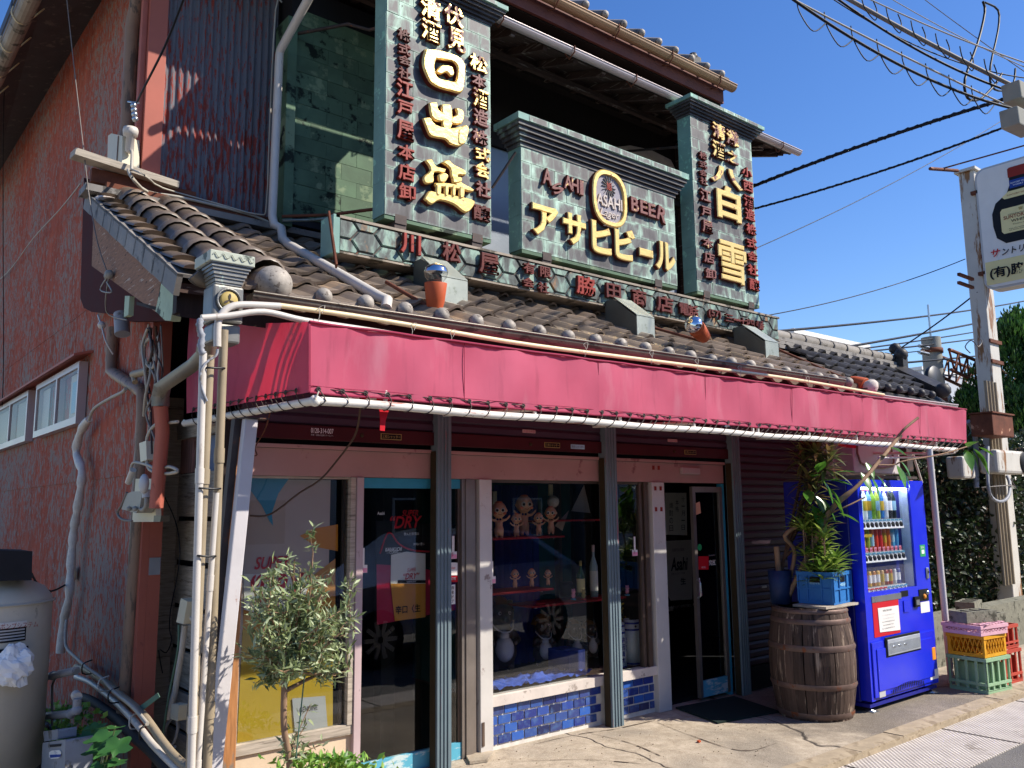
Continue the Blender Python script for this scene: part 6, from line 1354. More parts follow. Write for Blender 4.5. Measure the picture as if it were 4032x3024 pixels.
b.tube(smooth([Q(3270, 2020, 3.85), Q(3330, 1995, 3.72), Q(3405, 1958, 3.66)], 4), .006, 6).tube(smooth([Q(3440, 1830, 3.8), Q(3520, 1830, 3.75), Q(3560, 1815, 3.7), Q(3700, 1790, 3.6), Q(3810, 1758, 3.55)], 4), .007, 6).tube(smooth([Vector((6.5, 4.28, .9)), Q(3130, 2180, 4.2), Q(3090, 2110, 4.2), Q(3160, 2060, 4.1)], 4), .018, 8)
b.build('branch', 'bark', T)
LV, LF = leafshape(.19, .082, .25, .12, 6); lf = MB().add(LV, LF, 0, True).build('leaf', 'rubber', data_only=True, org=(0, 0, 0), fix=False)
for px, py, y, ax, az, s_ in ((3390, 1860, 3.7, -.2, -1.0, 1.1), (3430, 1880, 3.7, .1, -1.0, 1.0), (3450, 1870, 3.72, .5, -1.0, 1.15), (3410, 1820, 3.72, -.3, -.8, .9), (3480, 1800, 3.7, -.9, .1, .9), (3530, 1830, 3.68, -.05, -1, 1.2), (3545, 1840, 3.68, .3, -1, 1.1), (3545, 1815, 3.68, .2, -.9, .9), (3500, 1760, 3.68, .9, -.3, .9),
                          (3810, 1760, 3.5, -.9, .25, 1.25), (3800, 1770, 3.5, -.45, -1, 1.2), (3825, 1775, 3.5, .1, -1, .9), (3830, 1765, 3.5, .55, -.8, 1.1), (3835, 1775, 3.5, .5, -1, 1.4), (3850, 1760, 3.5, .8, -.4, .9),
                          (3200, 1880, 4.00, -.5, .1, 1.2), (3220, 1900, 3.95, .9, .2, 1.1), (3240, 1890, 3.90, .2, -1, 1.3), (3265, 1920, 3.83, .5, -.9, 1.1), (3210, 1950, 3.97, -.1, -1, 1.2), (3300, 2020, 3.74, .9, -.3, 1), (3290, 1860, 3.77, .9, .1, .9), (3180, 1870, 4.05, .9, .2, .9), (3200, 1990, 3.98, -.3, -1, 1.2), (3235, 1960, 3.9, .3, -1, 1.2), (3255, 1890, 3.84, .8, -.1, 1.1), (3180, 1930, 4.0, -.8, -.4, 1.1), (3220, 1860, 3.92, -.6, .4, 1.1), (3275, 1960, 3.8, .6, -.8, 1.0)):
    d = (Vector((ax*.75, -.35-.3*random.random(), az))).normalized(); inst('leaf', lf, T, Q(px, py, y), d.to_track_quat('Y', 'Z').to_euler(), s_)
T = thing('potted_trunk', 'dark blue tub with rough trunk standing behind the barrel', 'plant pot', (6.47, 4.28, .86))
MB().lathe([(0, 0), (.085, 0), (.10, .28), (.09, .28), (0, .24)], c=(6.50, 4.30, .872), n=20).build('tub', mat('tub', '#26365a', .5), T); MB().tube([(6.50, 4.30, .9), (6.49, 4.31, 1.35)], .025, 8).build('log', 'bark', T)

# ================================================================ VENDING MACHINE
VX0, VX1, VY, VZ = 6.90, 8.10, 3.76, 1.915
T = VM = thing('vending_machine', 'bright blue drinks vending machine with three lit shelves of bottles and cans', 'vending machine', (VX0, VY, 0))
def vz(px, py): return P(px, py, y=VY)
gw = [vz(3392, 1930), vz(3583, 1930), vz(3617, 2305), vz(3420, 2325)]
gx0, gx1, gz0, gz1 = VX0+.06, 7.83, .965, 1.85
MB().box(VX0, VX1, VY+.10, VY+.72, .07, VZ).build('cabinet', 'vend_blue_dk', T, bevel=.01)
MB().box(VX0, gx0, VY, VY+.095, .09, VZ).box(gx1, VX1, VY, VY+.095, .09, VZ).box(gx0, gx1, VY, VY+.095, gz1, VZ).box(gx0, gx1, VY, VY+.095, .40, gz0).box(gx0, gx1, VY+.006, VY+.095, .09, .40).build('door', 'vend_blue', T)
MB().box(VX0+.04, VX1-.03, VY-.012, VY+.0-.001, .115, .56).box(VX0+.10, VX1-.10, VY-.02, VY-.0125, .16, .50).build('lower_panel', 'vend_blue', T, bevel=.006)
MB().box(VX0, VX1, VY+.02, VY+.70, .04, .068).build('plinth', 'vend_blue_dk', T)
for xx in (VX0+.06, VX1-.06): MB().lathe([(0, .004), (.045, .004), (.045, .012), (.012, .016), (.012, .05), (0, .05)], c=(xx, VY+.05, 0), n=14).box(xx-.05, xx+.05, VY-.0, VY+.10, 0, .006).build('foot', 'silver', T)
MB().box(gx0+.001, gx1-.001, VY+.012, VY+.018, gz0+.001, gz1-.001).build('window_pane', 'vglass', T)
MB().box(gx0, gx1, VY+.34, VY+.36, gz0, gz1).box(gx1-.012, gx1-.001, VY+.02, VY+.34, gz0, gz1).box(gx0+.001, gx0+.01, VY+.02, VY+.34, gz0, gz1).build('inner_box', mat('vend_inner', '#cfe2ee', .5, bump=0), T)
def emis(name, c, st):
    s = N(name); s.b.inputs['Emission Color'].default_value = (*lin(c), 1); s.b.inputs['Emission Strength'].default_value = st; return s.done(lin(c), .5)
MB().box(gx0+.02, gx1-.02, VY+.03, VY+.05, gz1-.02, gz1-.001).build('display_light', emis('tube', '#f4f8ff', 14.0), T)
rows = [(1.515, .245, 1), (1.225, .225, 2), (.985, .19, 3)]
rows = [(vz(3400, 2046).z, 1), (vz(3420, 2178).z, 2), (vz(3430, 2318).z, 3)]
pal = {1: ['#3a8a4a', '#d8e4e0', '#dfe8ea', '#7fb8d8', '#8ab83a', '#a6c23a', '#2a72b8', '#d8dfe6', '#23252a', '#1c2a20'], 2: ['#c8202a', '#d83434', '#9ab03a', '#c8622a', '#d8402a', '#c82a2a', '#d87a3a', '#d8702a', '#5ab0d8', '#4a9ad0'], 3: ['#c8943a', '#a82a20', '#d8a83a', '#b8742a', '#e0b050', '#c8a06a', '#9a2a24', '#b03a2a', '#c8ccd0', '#3a4aa0']}
def shade(h): return mat('lab_'+h[1:], h, .35, var=.05, bump=0)
def prod(kind, m, capm):
    b = MB()
    if kind == 0: b.lathe([(0, 0), (.030, 0), (.032, .02), (.030, .09), (.032, .15), (.012, .195), (.012, .205), (0, .205)], n=12); b.lathe([(.0145, .2), (.0145, .218), (0, .218)], n=10, m=1); b.lathe([(.0325, .06), (.0325, .13)], n=12, m=2)
    elif kind == 1: b.lathe([(0, 0), (.030, 0), (.033, .008), (.033, .155), (.027, .168), (0, .168)], n=12); b.lathe([(.0335, .04), (.0335, .12)], n=12, m=2)
    else: b.lathe([(0, 0), (.024, 0), (.026, .006), (.026, .098), (.022, .106), (0, .106)], n=12); b.lathe([(.0265, .025), (.0265, .08)], n=12, m=2)
    return b.build('drink', [m, capm, random.choice(['p_white', m, 'p_yellow', 'p_lightblue', m])], data_only=True, org=(0, 0, 0), fix=False)
for z, r in rows:
    MB().box(gx0+.004, gx1-.10, VY+.05, VY+.30, z-.008, z-.002).build('shelf', 'vend_grey', T)
    SR = MB().prism([(gx0+.01, VY+.022, z-.085), (gx0+.01, VY+.045, z-.004), (gx0+.01, VY+.062, z-.004), (gx0+.01, VY+.062, z-.085)], (gx1-gx0-.12, 0, 0)).build('button_strip', 'white_plastic', T)
    if r > 1: MB().box(gx0+.02, gx1-.12, VY+.05, VY+.06, z+.262-.02, z+.262-.012).build('display_light', emis('tube', '#f4f8ff', 34.0), T)  # extra glowing strip, added to brighten the lower rows of drinks
    wd = (gx1-gx0-.13)/10
    for k in range(10):
        xx = gx0+.02+wd*(k+.5)
        kind = 0 if r == 1 else (0 if (r == 2 and 6 <= k) else (1 if r == 2 else 2)); me = prod(kind, shade(pal[r][k]), 'p_red' if k < 4 else 'p_white')
        inst('drink', me, T, (xx, VY+.10, z), (0, 0, random.random()*6), (1, 1, 1.22)); inst('drink', me, T, (xx, VY+.18, z), (0, 0, 1), (1, 1, 1.22))
        o = MB().lathe([(0, -.004), (.026, -.004), (.030, .004)], c=(xx, VY+.030, z-.055), n=16, ax='y').build('button', 'p_black', SR, fix=False)
        MB().box(xx-.03, xx+.03, VY+.030, VY+.0335, z-.018, z-.004).build('price_tag', 'p_blue' if (r < 3 or k > 4) else 'p_red', SR)
        if r == 2: MB().box(xx-.022, xx+.022, VY+.055, VY+.058, z+.002, z+.04).build('price_card', 'p_pink', SR); letter('160', (xx, VY+.053, z+.02), .036, .018, SR, 'p_red')
        if r == 3 and k in (1, 3, 4, 6, 7): MB().box(xx-.03, xx+.03, VY+.20, VY+.203, z+.12, z+.16).build('price_card', 'p_red', SR)
MB().box(gx0+.3, gx0+.52, VY+.3, VY+.31, rows[0][0]+.02, rows[0][0]+.2).build('back_card', 'p_green', T); MB().box(gx0+.01, gx0+.5, VY+.33, VY+.335, rows[2][0], rows[2][0]+.22).build('back_card', 'p_orange', T); MB().box(gx0+.5, gx1-.1, VY+.33, VY+.335, rows[2][0], rows[2][0]+.22).build('back_card', 'p_blue', T); MB().box(gx0+.01, gx0+.22, VY+.045, VY+.048, rows[1][0]+.13, rows[1][0]+.155).build('price_card', 'p_yellow', T)
# front fittings
def vb(px0, py0, px1, py1, m, name, d=.004, y=None):
    a, c = vz(px0, py0), vz(px1, py1); yy = VY-.0005 if y is None else y
    return MB().box(min(a.x, c.x), max(a.x, c.x), yy-d, yy, min(a.z, c.z), max(a.z, c.z)).build(name, m, T)
o = vb(3432, 2358, 3545, 2490, 'p_red', 'poster', .003); vb(3430, 2350, 3547, 2356, 'silver', 'poster_frame', .006)
n_ = MB().prism([P(a, c_, y=VY-.006) for a, c_ in ((3456, 2395), (3537, 2383), (3545, 2480), (3465, 2490))], (0, -.001, 0)).build('notice', 'poster_white', T)
letter('自販機ご利用のお客様へ', P(3495, 2402, y=VY-.0085), .16, .016, n_, 'ink')
for k in range(5): letter('売上の一部は地域活動に寄付されます', P(3499, 2420+k*13, y=VY-.0085), .22-.03*(k % 2), .010, n_, 'p_grey' if k < 2 else 'ink')
vb(3545, 2328, 3575, 2346, 'p_black', 'display', .004); vb(3555, 2366, 3578, 2408, 'vend_blue', 'coin_door', .008)
vb(3594, 2350, 3615, 2388, 'p_black', 'bill_slot', .02); vb(3598, 2362, 3612, 2380, 'silver', 'bill_plate', .024)
vb(3616, 2322, 3655, 2362, 'p_black', 'coin_plate', .006); MB().lathe([(0, -.012), (.018, -.012), (.022, 0)], c=vz(3636, 2348)+Vector((0, -.008, 0)), n=14, ax='y').build('coin_return', 'p_orange', T)
MB().lathe([(0, -.012), (.016, -.012), (.02, 0)], c=vz(3648, 2333)+Vector((0, -.008, 0)), n=14, ax='y').build('coin_slot', 'silver', T)
vb(3623, 2372, 3661, 2408, 'poster_white', 'sticker', .002); o = vb(3620, 2146, 3644, 2190, 'p_green', 'sticker', .002); letter('SUICA', P(3632, 2155, y=VY-.005), .06, .018, o, 'p_white'); MB().box(vz(3632, 2170).x-.025, vz(3632, 2170).x+.025, VY-.005, VY-.0035, vz(3632, 2180).z, vz(3632, 2165).z).build('print', 'p_white', o)
c = vz(3649, 2256); MB().box(c.x-.022, c.x+.022, VY-.014, VY-.001, c.z-.05, c.z+.05).build('lock_plate', 'silver', T, bevel=.01); MB().lathe([(0, -.006), (.012, -.006)], c=c+Vector((0, -.014, .01)), n=12, ax='y').build('lock', 'p_black', T, fix=False)
dz = [vz(3475, 2510), vz(3612, 2490), vz(3617, 2575), vz(3480, 2590)]
oz0, oz1 = dz[3].z-.0, dz[0].z-.0
MB().box(dz[0].x, dz[1].x, VY-.024, VY-.013, oz0, oz1).build('outlet_frame', 'p_black', T, bevel=.006); MB().box(dz[0].x+.02, dz[1].x-.02, VY-.034, VY-.0245, oz0+.015, oz1-.02).build('outlet_flap', 'vend_grey', T, bevel=.008); MB().box(dz[0].x+.03, dz[1].x-.03, VY-.038, VY-.0345, oz0+.03, oz1-.05).build('flap_window', 'vglass', T)
for k in range(3): MB().ball((dz[0].x+.12+k*.1, VY-.034, (oz0+oz1)/2), .014, 8, sc=(2.2, .3, .8)).build('flap_mark', 'silver', T)
c = vz(3668, 2570); MB().box(c.x-.035, c.x+.035, VY-.024, VY-.0135, c.z-.06, c.z+.05).build('change_cup', 'p_orange', T, bevel=.012)
o = vb(3655, 2640, 3690, 2668, 'poster_white', 'sticker', .002, VY-.013); letter('禁煙・注意', P(3672, 2655, y=VY-.017), .07, .02, o, 'ink')
vb(3455, 2676, 3480, 2700, 'poster_white', 'sticker', .002, VY-.0125); vb(3455, 2702, 3482, 2740, 'p_grey', 'label', .002, VY-.0125)
for k in range(18): a = vz(3510+k*7, 2738-k*1.8); MB().box(a.x-.008, a.x+.006, VY-.0225, VY-.0205, .115+.02*math.sin(PI*k/17), .15+.03*math.sin(PI*k/17)).build('vent_slot', 'p_black', T)
# second, darker blue cabinet at its side
tag(MB().box(8.14, 8.2, 3.9, 4.5, .05, 1.93).build('timber_panel', 'wood_orange', org=(8.14, 3.9, 0)), 'narrow timber panel on the right flank of the vending machine', 'panel')
# air conditioner unit on a rack above
T = thing('air_conditioner', 'white air conditioner box on a steel rack above the vending machine', 'air conditioner', (7.9, 4.5, 2.0))
a, c = P(3360, 1800, y=4.45), P(3565, 1870, y=4.45); MB().box(a.x, c.x-.1, 4.45, 4.8, 2.02, 2.45).build('case', 'white_post', T, bevel=.01); MB().box(a.x-.3, c.x+.2, 4.42, 4.46, 1.97, 2.0).box(a.x-.3, c.x+.2, 4.8, 4.84, 1.97, 2.0).build('rack', 'iron', T); MB().box(c.x-.04, c.x+.1, 4.4, 4.55, 2.05, 2.4).build('switch_box', 'iron', T, bevel=.01)
MB().tube(smooth([(a.x+.1, 4.44, 2.45), (a.x+.1, 4.43, 2.12), (a.x+.75, 4.43, 2.1), (a.x+.75, 4.43, 2.3)], 3), .012, 6).build('pipe', 'pvc_brown', T)

# ================================================================ CRATES AND BLOCKS ON THE RIGHT
cx, cy = 8.54, 3.58
crate('green_crate', 'pale green beer crate at the bottom of the stack beside the vending machine', 'crate', Vector((cx, cy, 0)), .40, .36, .31, 'crate_green', -.12, 'beer')
crate('yellow_crate', 'yellow lattice crate in the middle of the stack beside the vending machine', 'crate', Vector((cx-.01, cy, .315)), .38, .34, .19, 'crate_yellow', -.10, 'lattice')
crate('pink_crate', 'shallow pink tray lying upside down on the yellow crate', 'crate', Vector((cx-.02, cy, .51)), .42, .37, .09, 'crate_pink', -.16, 'lattice'); 
PT = MB(); 
for k in range(7): PT.box(cx-.21+k*.065, cx-.19+k*.065, cy-.18, cy+.18, .603, .609); PT.box(cx-.21, cx+.19, cy-.18+k*.055, cy-.165+k*.055, .6035, .6085)
tag(PT.build('grid_lid', 'crate_pink', org=(cx, cy, .603)), 'pink grid lid on the tray under the concrete block', 'lid')
def block(lab, c, rz_):
    T = thing('concrete_block', lab, 'concrete block', c); W, D, H = .39, .19, .10; b = MB(); x0, y0, z0 = c[0]-W/2, c[1]-D/2, c[2]
    b.box(x0, x0+W, y0, y0+.025, z0, z0+H).box(x0, x0+W, y0+D-.025, y0+D, z0, z0+H)
    for k in range(4): xx = x0+k*(W-.03)/3; b.box(xx, xx+.03, y0+.025, y0+D-.025, z0, z0+H)
    b.build('block', 'block', T); T.rotation_euler = (0, 0, rz_) if not isinstance(rz_, tuple) else rz_; return T
block('grey hollow concrete block on top of the pink tray', Vector((cx-.03, cy, .612)), (PI/2*0, 0, -.3)); MB
crate('red_crate', 'faded red beer crate at the right edge of the photo', 'crate', Vector((9.02, 3.66, 0)), .42, .36, .31, 'crate_red', -.08, 'beer'); crate('red_crate', 'second faded red crate stacked on the first at the right edge', 'crate', Vector((9.03, 3.67, .315)), .42, .36, .22, 'crate_red', -.05, 'beer')
block('concrete block lying on the red crates at the right edge', Vector((8.98, 3.66, .54)), -.1)
block('concrete block on the low wall behind the red crates', Vector((9.9, 4.2, .55)), .2)
tag(MB().box(9.2, 12.5, 4.3, 4.5, 0, .52).build('low_wall', 'block', org=(9.2, 4.3, 0)), 'low block wall running behind the crates to the right', 'wall')
T = thing('orange_bin', 'orange topped bin tucked between the vending machine and the awning post', 'bin', (8.4, 4.2, 0)); MB().box(8.28, 8.55, 4.1, 4.4, 0, .6).build('body', 'crate_red', T, bevel=.01); MB().box(8.26, 8.57, 4.08, 4.42, .605, .66).build('lid', 'terracotta', T, bevel=.01)
T = thing('plastic_bag', 'crumpled white plastic bag hanging beside the vending machine', 'bag', (8.36, 4.0, .68)); 
bm2 = remesh([('b', (0, 0, .1), .09, (.8, .6, 1.5)), ('b', (.02, .01, .25), .05, (.8, .6, 1.4)), ('b', (-.02, 0, .02), .07)], .014, 'bag', 'pvc_white'); inst('bag', bm2, T, (8.33, 3.98, .68))
# spalled pavement pieces and gravel
b = MB(); random.seed(5)
for _ in range(160):
    px, py = random.uniform(1750, 3050), random.uniform(2850, 3020); c = P(px, py, z=0)
    if c.y > 4.9: continue
    s_ = random.uniform(.002, .006); b.ball((c.x, c.y, s_*.5), s_, 5, sc=(1.3, 1, .7))
stuff(tag(b.build('grit', 'kerb', org=(4, 4, 0)), 'loose grit scattered on the pavement before the tiled wall', 'grit'))
tag(MB().prism([P(a, c_, z=.004) for a, c_ in ((1830, 2975), (1880, 2960), (1945, 2968), (1920, 3000), (1850, 3010))], (0, 0, .018)).build('broken_slab', 'apron', org=P(1880, 2980, z=0)), 'small broken slab of pavement by the white jamb', 'slab')
tag(MB().box(-.012, .012, -.01, .01, 0, .012).build('chip', 'terracotta', org=(0, 0, 0)), 'small red brick chip lying on the pavement', 'chip').location = P(2752, 2922, z=.004)
# ================================================================ LEFT FLANK : METERS, PIPES, TANK
def Px(l, x): return [P(a, c, x=x) for a, c in l]
pipe('downpipe', Px([(443, 1290), (440, 1355), (438, 1460), (452, 1472), (548, 1535), (562, 1548), (563, 1600), (553, 1900), (538, 2100), (505, 2600), (478, 2870)], 1.66), .042, 'pvc_brown', 'brown plastic downpipe with a kink, running the full height of the red wall', n=12, sm=0)
pipe('downpipe', Px([(545, -20), (520, 120), (500, 560), (490, 650)], 1.66), .055, 'pvc_brown', 'grey-brown downpipe on the upper part of the red wall beside the salmon corner', n=12, sm=0)
tag(MB().tube([P(478, 1236, x=1.55), P(482, 1316, x=1.55)], .05, 16).build('grey_cylinder', 'pvc_grey', org=P(478, 1236, x=1.55)), 'short grey cylinder hanging under the gable board', 'cylinder')
tag(MB().tube([P(525, 1475, x=1.6), P(600, 1455, x=1.62)], .026, 10).tube([P(525, 1475, x=1.6), P(532, 1505, x=1.6)], .02, 8).build('tap_pipe', 'pvc_beige', org=P(525, 1475, x=1.6)), 'rusty brass stub pipe sticking out beside the brown downpipe', 'pipe')
pipe('lagged_pipe', Px([(350, 1650), (318, 1700), (300, 1780), (322, 1850), (318, 1920), (302, 2020), (292, 2080), (285, 2150), (278, 2250), (272, 2350), (250, 2450), (238, 2570)], 1.62), [.026, .03, .034, .036]*11+[.034], 'tape', 'white taped air conditioner pipe snaking down the red wall')
pipe('cable_bundle', Px([(350, 1655), (370, 1610), (430, 1570), (480, 1545), (495, 1530)], 1.6), .012, 'pale_wire', 'pale cables fanning out from the top of the taped pipe', 'cable')
tag(MB().lathe([(0, 0), (.06, 0), (.06, .03), (0, .03)], c=P(278, 2260, x=1.66), n=16, ax='x').build('pipe_cover', 'ivory_box', org=P(278, 2260, x=1.66)), 'round ivory pipe cover on the red wall behind the taped pipe', 'cover')
# upper box and insulator
T = thing('junction_box', 'ivory metal junction box high on the red wall above the gable', 'junction box', P(440, 660, x=1.66)); a, c = P(425, 560, x=1.6), P(480, 670, x=1.6)
MB().prism([P(x_, y_, x=1.56) for x_, y_ in ((425, 535), (438, 525), (482, 535), (480, 670), (422, 660))], (.12, 0, 0)).build('case', 'ivory_box', T, bevel=.01)
a = P(455, 535, x=1.54); MB().box(1.552, 1.558, a.y-.02, a.y-.01, P(455, 660, x=1.54).z, a.z).build('door_seam', 'pvc_brown', T)
a = P(515, 505, x=1.6); T = thing('cable_terminal', 'white capped cable head on the salmon corner of the wall', 'cable head', a); MB().lathe([(0, .0), (.05, .0), (.055, -.02), (.05, -.06), (.03, -.065), (.03, -.18), (0, -.2)], c=a, n=16).build('cap', 'pvc_white', T); MB().tube(smooth([a+Vector((0, 0, -.18)), P(520, 600, x=1.6), P(518, 670, x=1.58)]), .012, 6).build('cable', 'pale_wire', T)
T = thing('insulator', 'metal cable clamp and insulator hooked on the salmon corner', 'insulator', P(530, 430, x=1.6)); b = MB()
for k in range(4): b.ball(P(530+k*2-4, 415+k*18, x=1.6), .024, 8)
b.tube([P(505, 400, x=1.6), P(545, 405, x=1.6)], .008, 6).build('clamp', 'silver', T)
def wire(lab, pts, r, m='black_wire', cat='cable', name='cable', group=None, n=5, sm=3):
    b = MB().tube(smooth(pts, sm) if sm else pts, r, n); return tag(b.build(name, m, org=pts[0]), lab, cat, group)
wire('black service cable slanting from the upper left down to the insulator', [P(725, -10, y=5.0), P(650, 180, y=5.4), P(570, 340, y=5.9), P(538, 405, y=6.2)], .008)
wire('pale flexible cable running from the cable head along the top edge of the tiles', [P(505, 668, x=1.55), P(520, 700, x=1.5), P(580, 755, y=6.3), P(700, 775, y=6.28), P(850, 810, y=6.28), P(1000, 850, y=6.28), P(1080, 888, y=6.25)], .012, 'pale_wire')
wire('second pale cable beside it, arching over the salmon corner', [P(515, 665, x=1.55), P(570, 690, x=1.5), P(640, 740, y=6.28), P(850, 800, y=6.28), P(1020, 845, y=6.25), P(1050, 800, y=6.2), P(1062, 500, y=6.2), P(1085, 40, y=6.2), P(1110, 10, y=6.2)], .007, 'pale_wire')
wire('thin dark wire crossing the top left of the wall down to the gable board', [P(262, -10, x=1.2), P(290, 250, x=1.25), P(335, 640, x=1.3), P(355, 800, x=1.32), P(385, 960, x=1.33), P(425, 1080, x=1.36)], .004, 'grey_wire')
wire('thin rusty wire slanting across the red wall from the gable', [P(318, 722, x=1.5), P(240, 820, x=1.6), P(130, 940, x=1.62), P(50, 1050, x=1.66), P(0, 1100, x=1.68)], .006, 'pale_wire')
wire('dark wire hanging at the far left edge of the red wall', [P(48, -10, x=1.2), P(40, 150, x=1.2), P(15, 400, x=1.3), P(12, 900, x=1.5), P(14, 1400, x=1.6), P(8, 1600, x=1.6)], .005, 'black_wire')
random.seed(3)
T = thing('cable_tangle', 'tangle of brown and grey cables between the red wall and the awning corner', 'cables', P(600, 1700, x=1.6))
for k in range(10):
    x0 = 575+random.uniform(-10, 60); pts = [P(x0+random.uniform(-25, 25)*(j > 0), 1290+j*85+random.uniform(-15, 15), x=1.60-random.uniform(0, .05)) for j in range(random.randint(4, 7))]; MB().tube(smooth(pts, 3), random.choice((.005, .007, .009)), 5).build('cable', random.choice(('grey_wire', 'bark_dk', 'iron', 'pale_wire')), T)
MB().tube(smooth(Px([(590, 1330), (570, 1360), (572, 1420), (600, 1450), (612, 1400), (600, 1340)], 1.58), 4), .010, 5).build('loop', 'pale_wire', T)
MB().tube(smooth(Px([(700, 1660), (660, 1665), (615, 1670), (580, 1720), (578, 1800), (590, 1850), (650, 1865), (700, 1855), (668, 1838), (640, 1845)], 1.57), 4), .010, 5).build('loop', 'pale_wire', T)
MB().tube(smooth(Px([(510, 1900), (520, 1830), (545, 1822), (600, 1840), (615, 1875), (605, 1930)], 1.57), 4), .010, 5).build('loop', 'pale_wire', T)
wire('dark trailing wire drooping from the awning pipe across the shop window to the corner post', [P(1420, 1560, y=3.9), P(1415, 1640, y=4.0), P(1395, 1720, y=4.3), P(1330, 1810, y=4.5), P(1260, 1890, y=4.6), P(1180, 1940, y=4.7), P(1090, 2010, y=4.8), P(1040, 2032, y=4.85), P(985, 2030, y=4.92)], .006, 'bark_dk')
wire('thin red-brown cord hanging from the awning pipe at the corner', [P(1065, 1620, y=4.6), P(1040, 1700, y=4.8), P(1005, 1760, y=4.9), P(1012, 1790, y=4.9), P(998, 1795, y=4.9)], .004, 'rust')
wire('pale frayed string end hanging from a grommet at the awning corner', [P(1255, 1540, y=3.86), P(1245, 1565, y=3.85), P(1240, 1570, y=3.85)], .004, 'pale_wire')
# meter board
T = thing('meter_board', 'grey switch box, round meter and conduits on a board beside the brown downpipe', 'meter', P(570, 2000, x=1.55))
def bx(px, x, d, m, name, bev=.006): return MB().prism([P(a, c, x=x) for a, c in px], (d, 0, 0)).build(name, m, T, bevel=bev)
bx([(534, 1885), (610, 1885), (615, 2055), (520, 2055)], 1.60, .03, 'ivory_box', 'board', .002)
bx([(497, 1945), (520, 1935), (560, 1935), (550, 2000), (535, 2020), (478, 2005)], 1.50, .09, 'grey_plastic', 'switch_box', .012)
bx([(548, 1745), (575, 1735), (578, 1810), (553, 1820)], 1.56, .05, 'ivory_box', 'small_box', .004)
bx([(606, 2030), (635, 2030), (630, 2055), (604, 2055)], 1.54, .05, 'black_plastic', 'clip', .002)
cc = P(567, 1905, x=1.50); MB().ball(cc, .045, 16, sc=(.6, 1, 1.3)).build('round_meter', 'p_grey', T); MB().tube(Px([(577, 1930), (577, 1960)], 1.52), .025, 10).build('socket', 'p_grey', T)
MB().tube(smooth(Px([(577, 1960), (575, 1990), (562, 2008), (550, 2000)], 1.51), 4), .012, 8).tube(Px([(577, 1960), (578, 1985)], 1.52), .012, 8).build('conduit', 'grey_plastic', T)
MB().tube(smooth(Px([(500, 1940), (478, 1990), (462, 2020), (480, 2045), (520, 2052)], 1.5), 4), .008, 6).build('cable', 'grey_wire', T)
for k in range(2): MB().ball(P(508+k*24, 2003, x=1.485), .016, 8).build('knob', 'grey_plastic', T)
c = P(517, 1870, x=1.5); tag(MB().tube([P(524, 1850, x=1.52), P(505, 1900, x=1.52)], .020, 10).build('plug', 'pvc_white', org=c), 'white cable connector dangling left of the meter board', 'connector')
c = P(400, 1280, x=1.5); tag(MB().ball(c, .028, 12).tube([c, P(385, 1240, x=1.5)], .006, 5).tube(smooth([c, P(415, 1340, x=1.5), P(445, 1395, x=1.55)]), .006, 5).build('insulator', 'pvc_white', org=c), 'white porcelain knob insulator below the gable board', 'insulator')
c = P(430, 1080, x=1.37); tag(MB().ball(c, .03, 10).ball(c+Vector((0, .06, -.0)), .02, 8).tube(smooth([c, P(395, 1140, x=1.37), P(440, 1150, x=1.37), P(420, 1110, x=1.37)]), .005, 5).tube(smooth([c, P(415, 1190, x=1.4), P(430, 1240, x=1.45), P(500, 1260, x=1.5)]), .005, 5).build('cable_clamp', 'grey_plastic', org=c), 'small grey cable clamp with wire loops on the peeling barge board', 'clamp')
# things on the plank wall
T = thing('outlet_box', 'ivory outlet box with conduit and green wire on the weathered planks', 'electric box', P(710, 2400, x=1.9)); bx([(712, 2355), (738, 2368), (722, 2458), (694, 2450)], 1.80, .06, 'ivory_box', 'box', .006); bx([(738, 2368), (790, 2385), (780, 2470), (722, 2458)], 1.86, .02, 'pvc_grey', 'plate', .002)
MB().tube([P(728, 2462, x=1.84), P(716, 2560, x=1.84), P(690, 2720, x=1.84), P(660, 2830, x=1.82)], .018, 10).build('conduit', 'pvc_white', T); MB().tube(smooth([P(704, 2460, x=1.8), P(700, 2560, x=1.8), P(665, 2740, x=1.8), P(640, 2900, x=1.8)]), .007, 6).build('green_wire', 'green_tape', T)
MB().tube(smooth([P(750, 2430, x=1.84), P(770, 2450, x=1.83), P(788, 2440, x=1.83), P(790, 2400, x=1.84)]), .012, 8).build('elbow', 'pvc_white', T)
T = thing('wall_hose', 'coiled grey hose and ivory fitting low on the plank wall', 'hose', P(650, 2880, x=1.85)); MB().tube(smooth(Px([(630, 2880), (640, 2930), (680, 2930), (700, 2870), (690, 2820), (660, 2850), (640, 2900), (625, 2930), (650, 2950), (690, 2940)], 1.84), 4), .010, 6).build('hose', 'pvc_grey', T); bx([(675, 2770), (705, 2775), (700, 2840), (670, 2830)], 1.8, .05, 'ivory_box', 'fitting', .01)
tag(MB().prism(Px([(550, 2780), (620, 2728), (628, 2745), (560, 2798)], 1.56), (.004, 0, 0)).build('metal_strap', 'green_tape', org=P(550, 2780, x=1.56)), 'weathered green metal strap sticking out at the foot of the salmon post', 'strap')
wire('thin black wire hanging in a bow over the weathered planks', [P(650, 1960, x=1.9), P(690, 2050, x=1.9), P(708, 2150, x=1.9), P(700, 2260, x=1.9), P(672, 2400, x=1.9), P(668, 2480, x=1.9), P(676, 2520, x=1.9), P(655, 2570, x=1.9), P(625, 2560, x=1.88), P(640, 2650, x=1.88)], .004, 'black_wire')
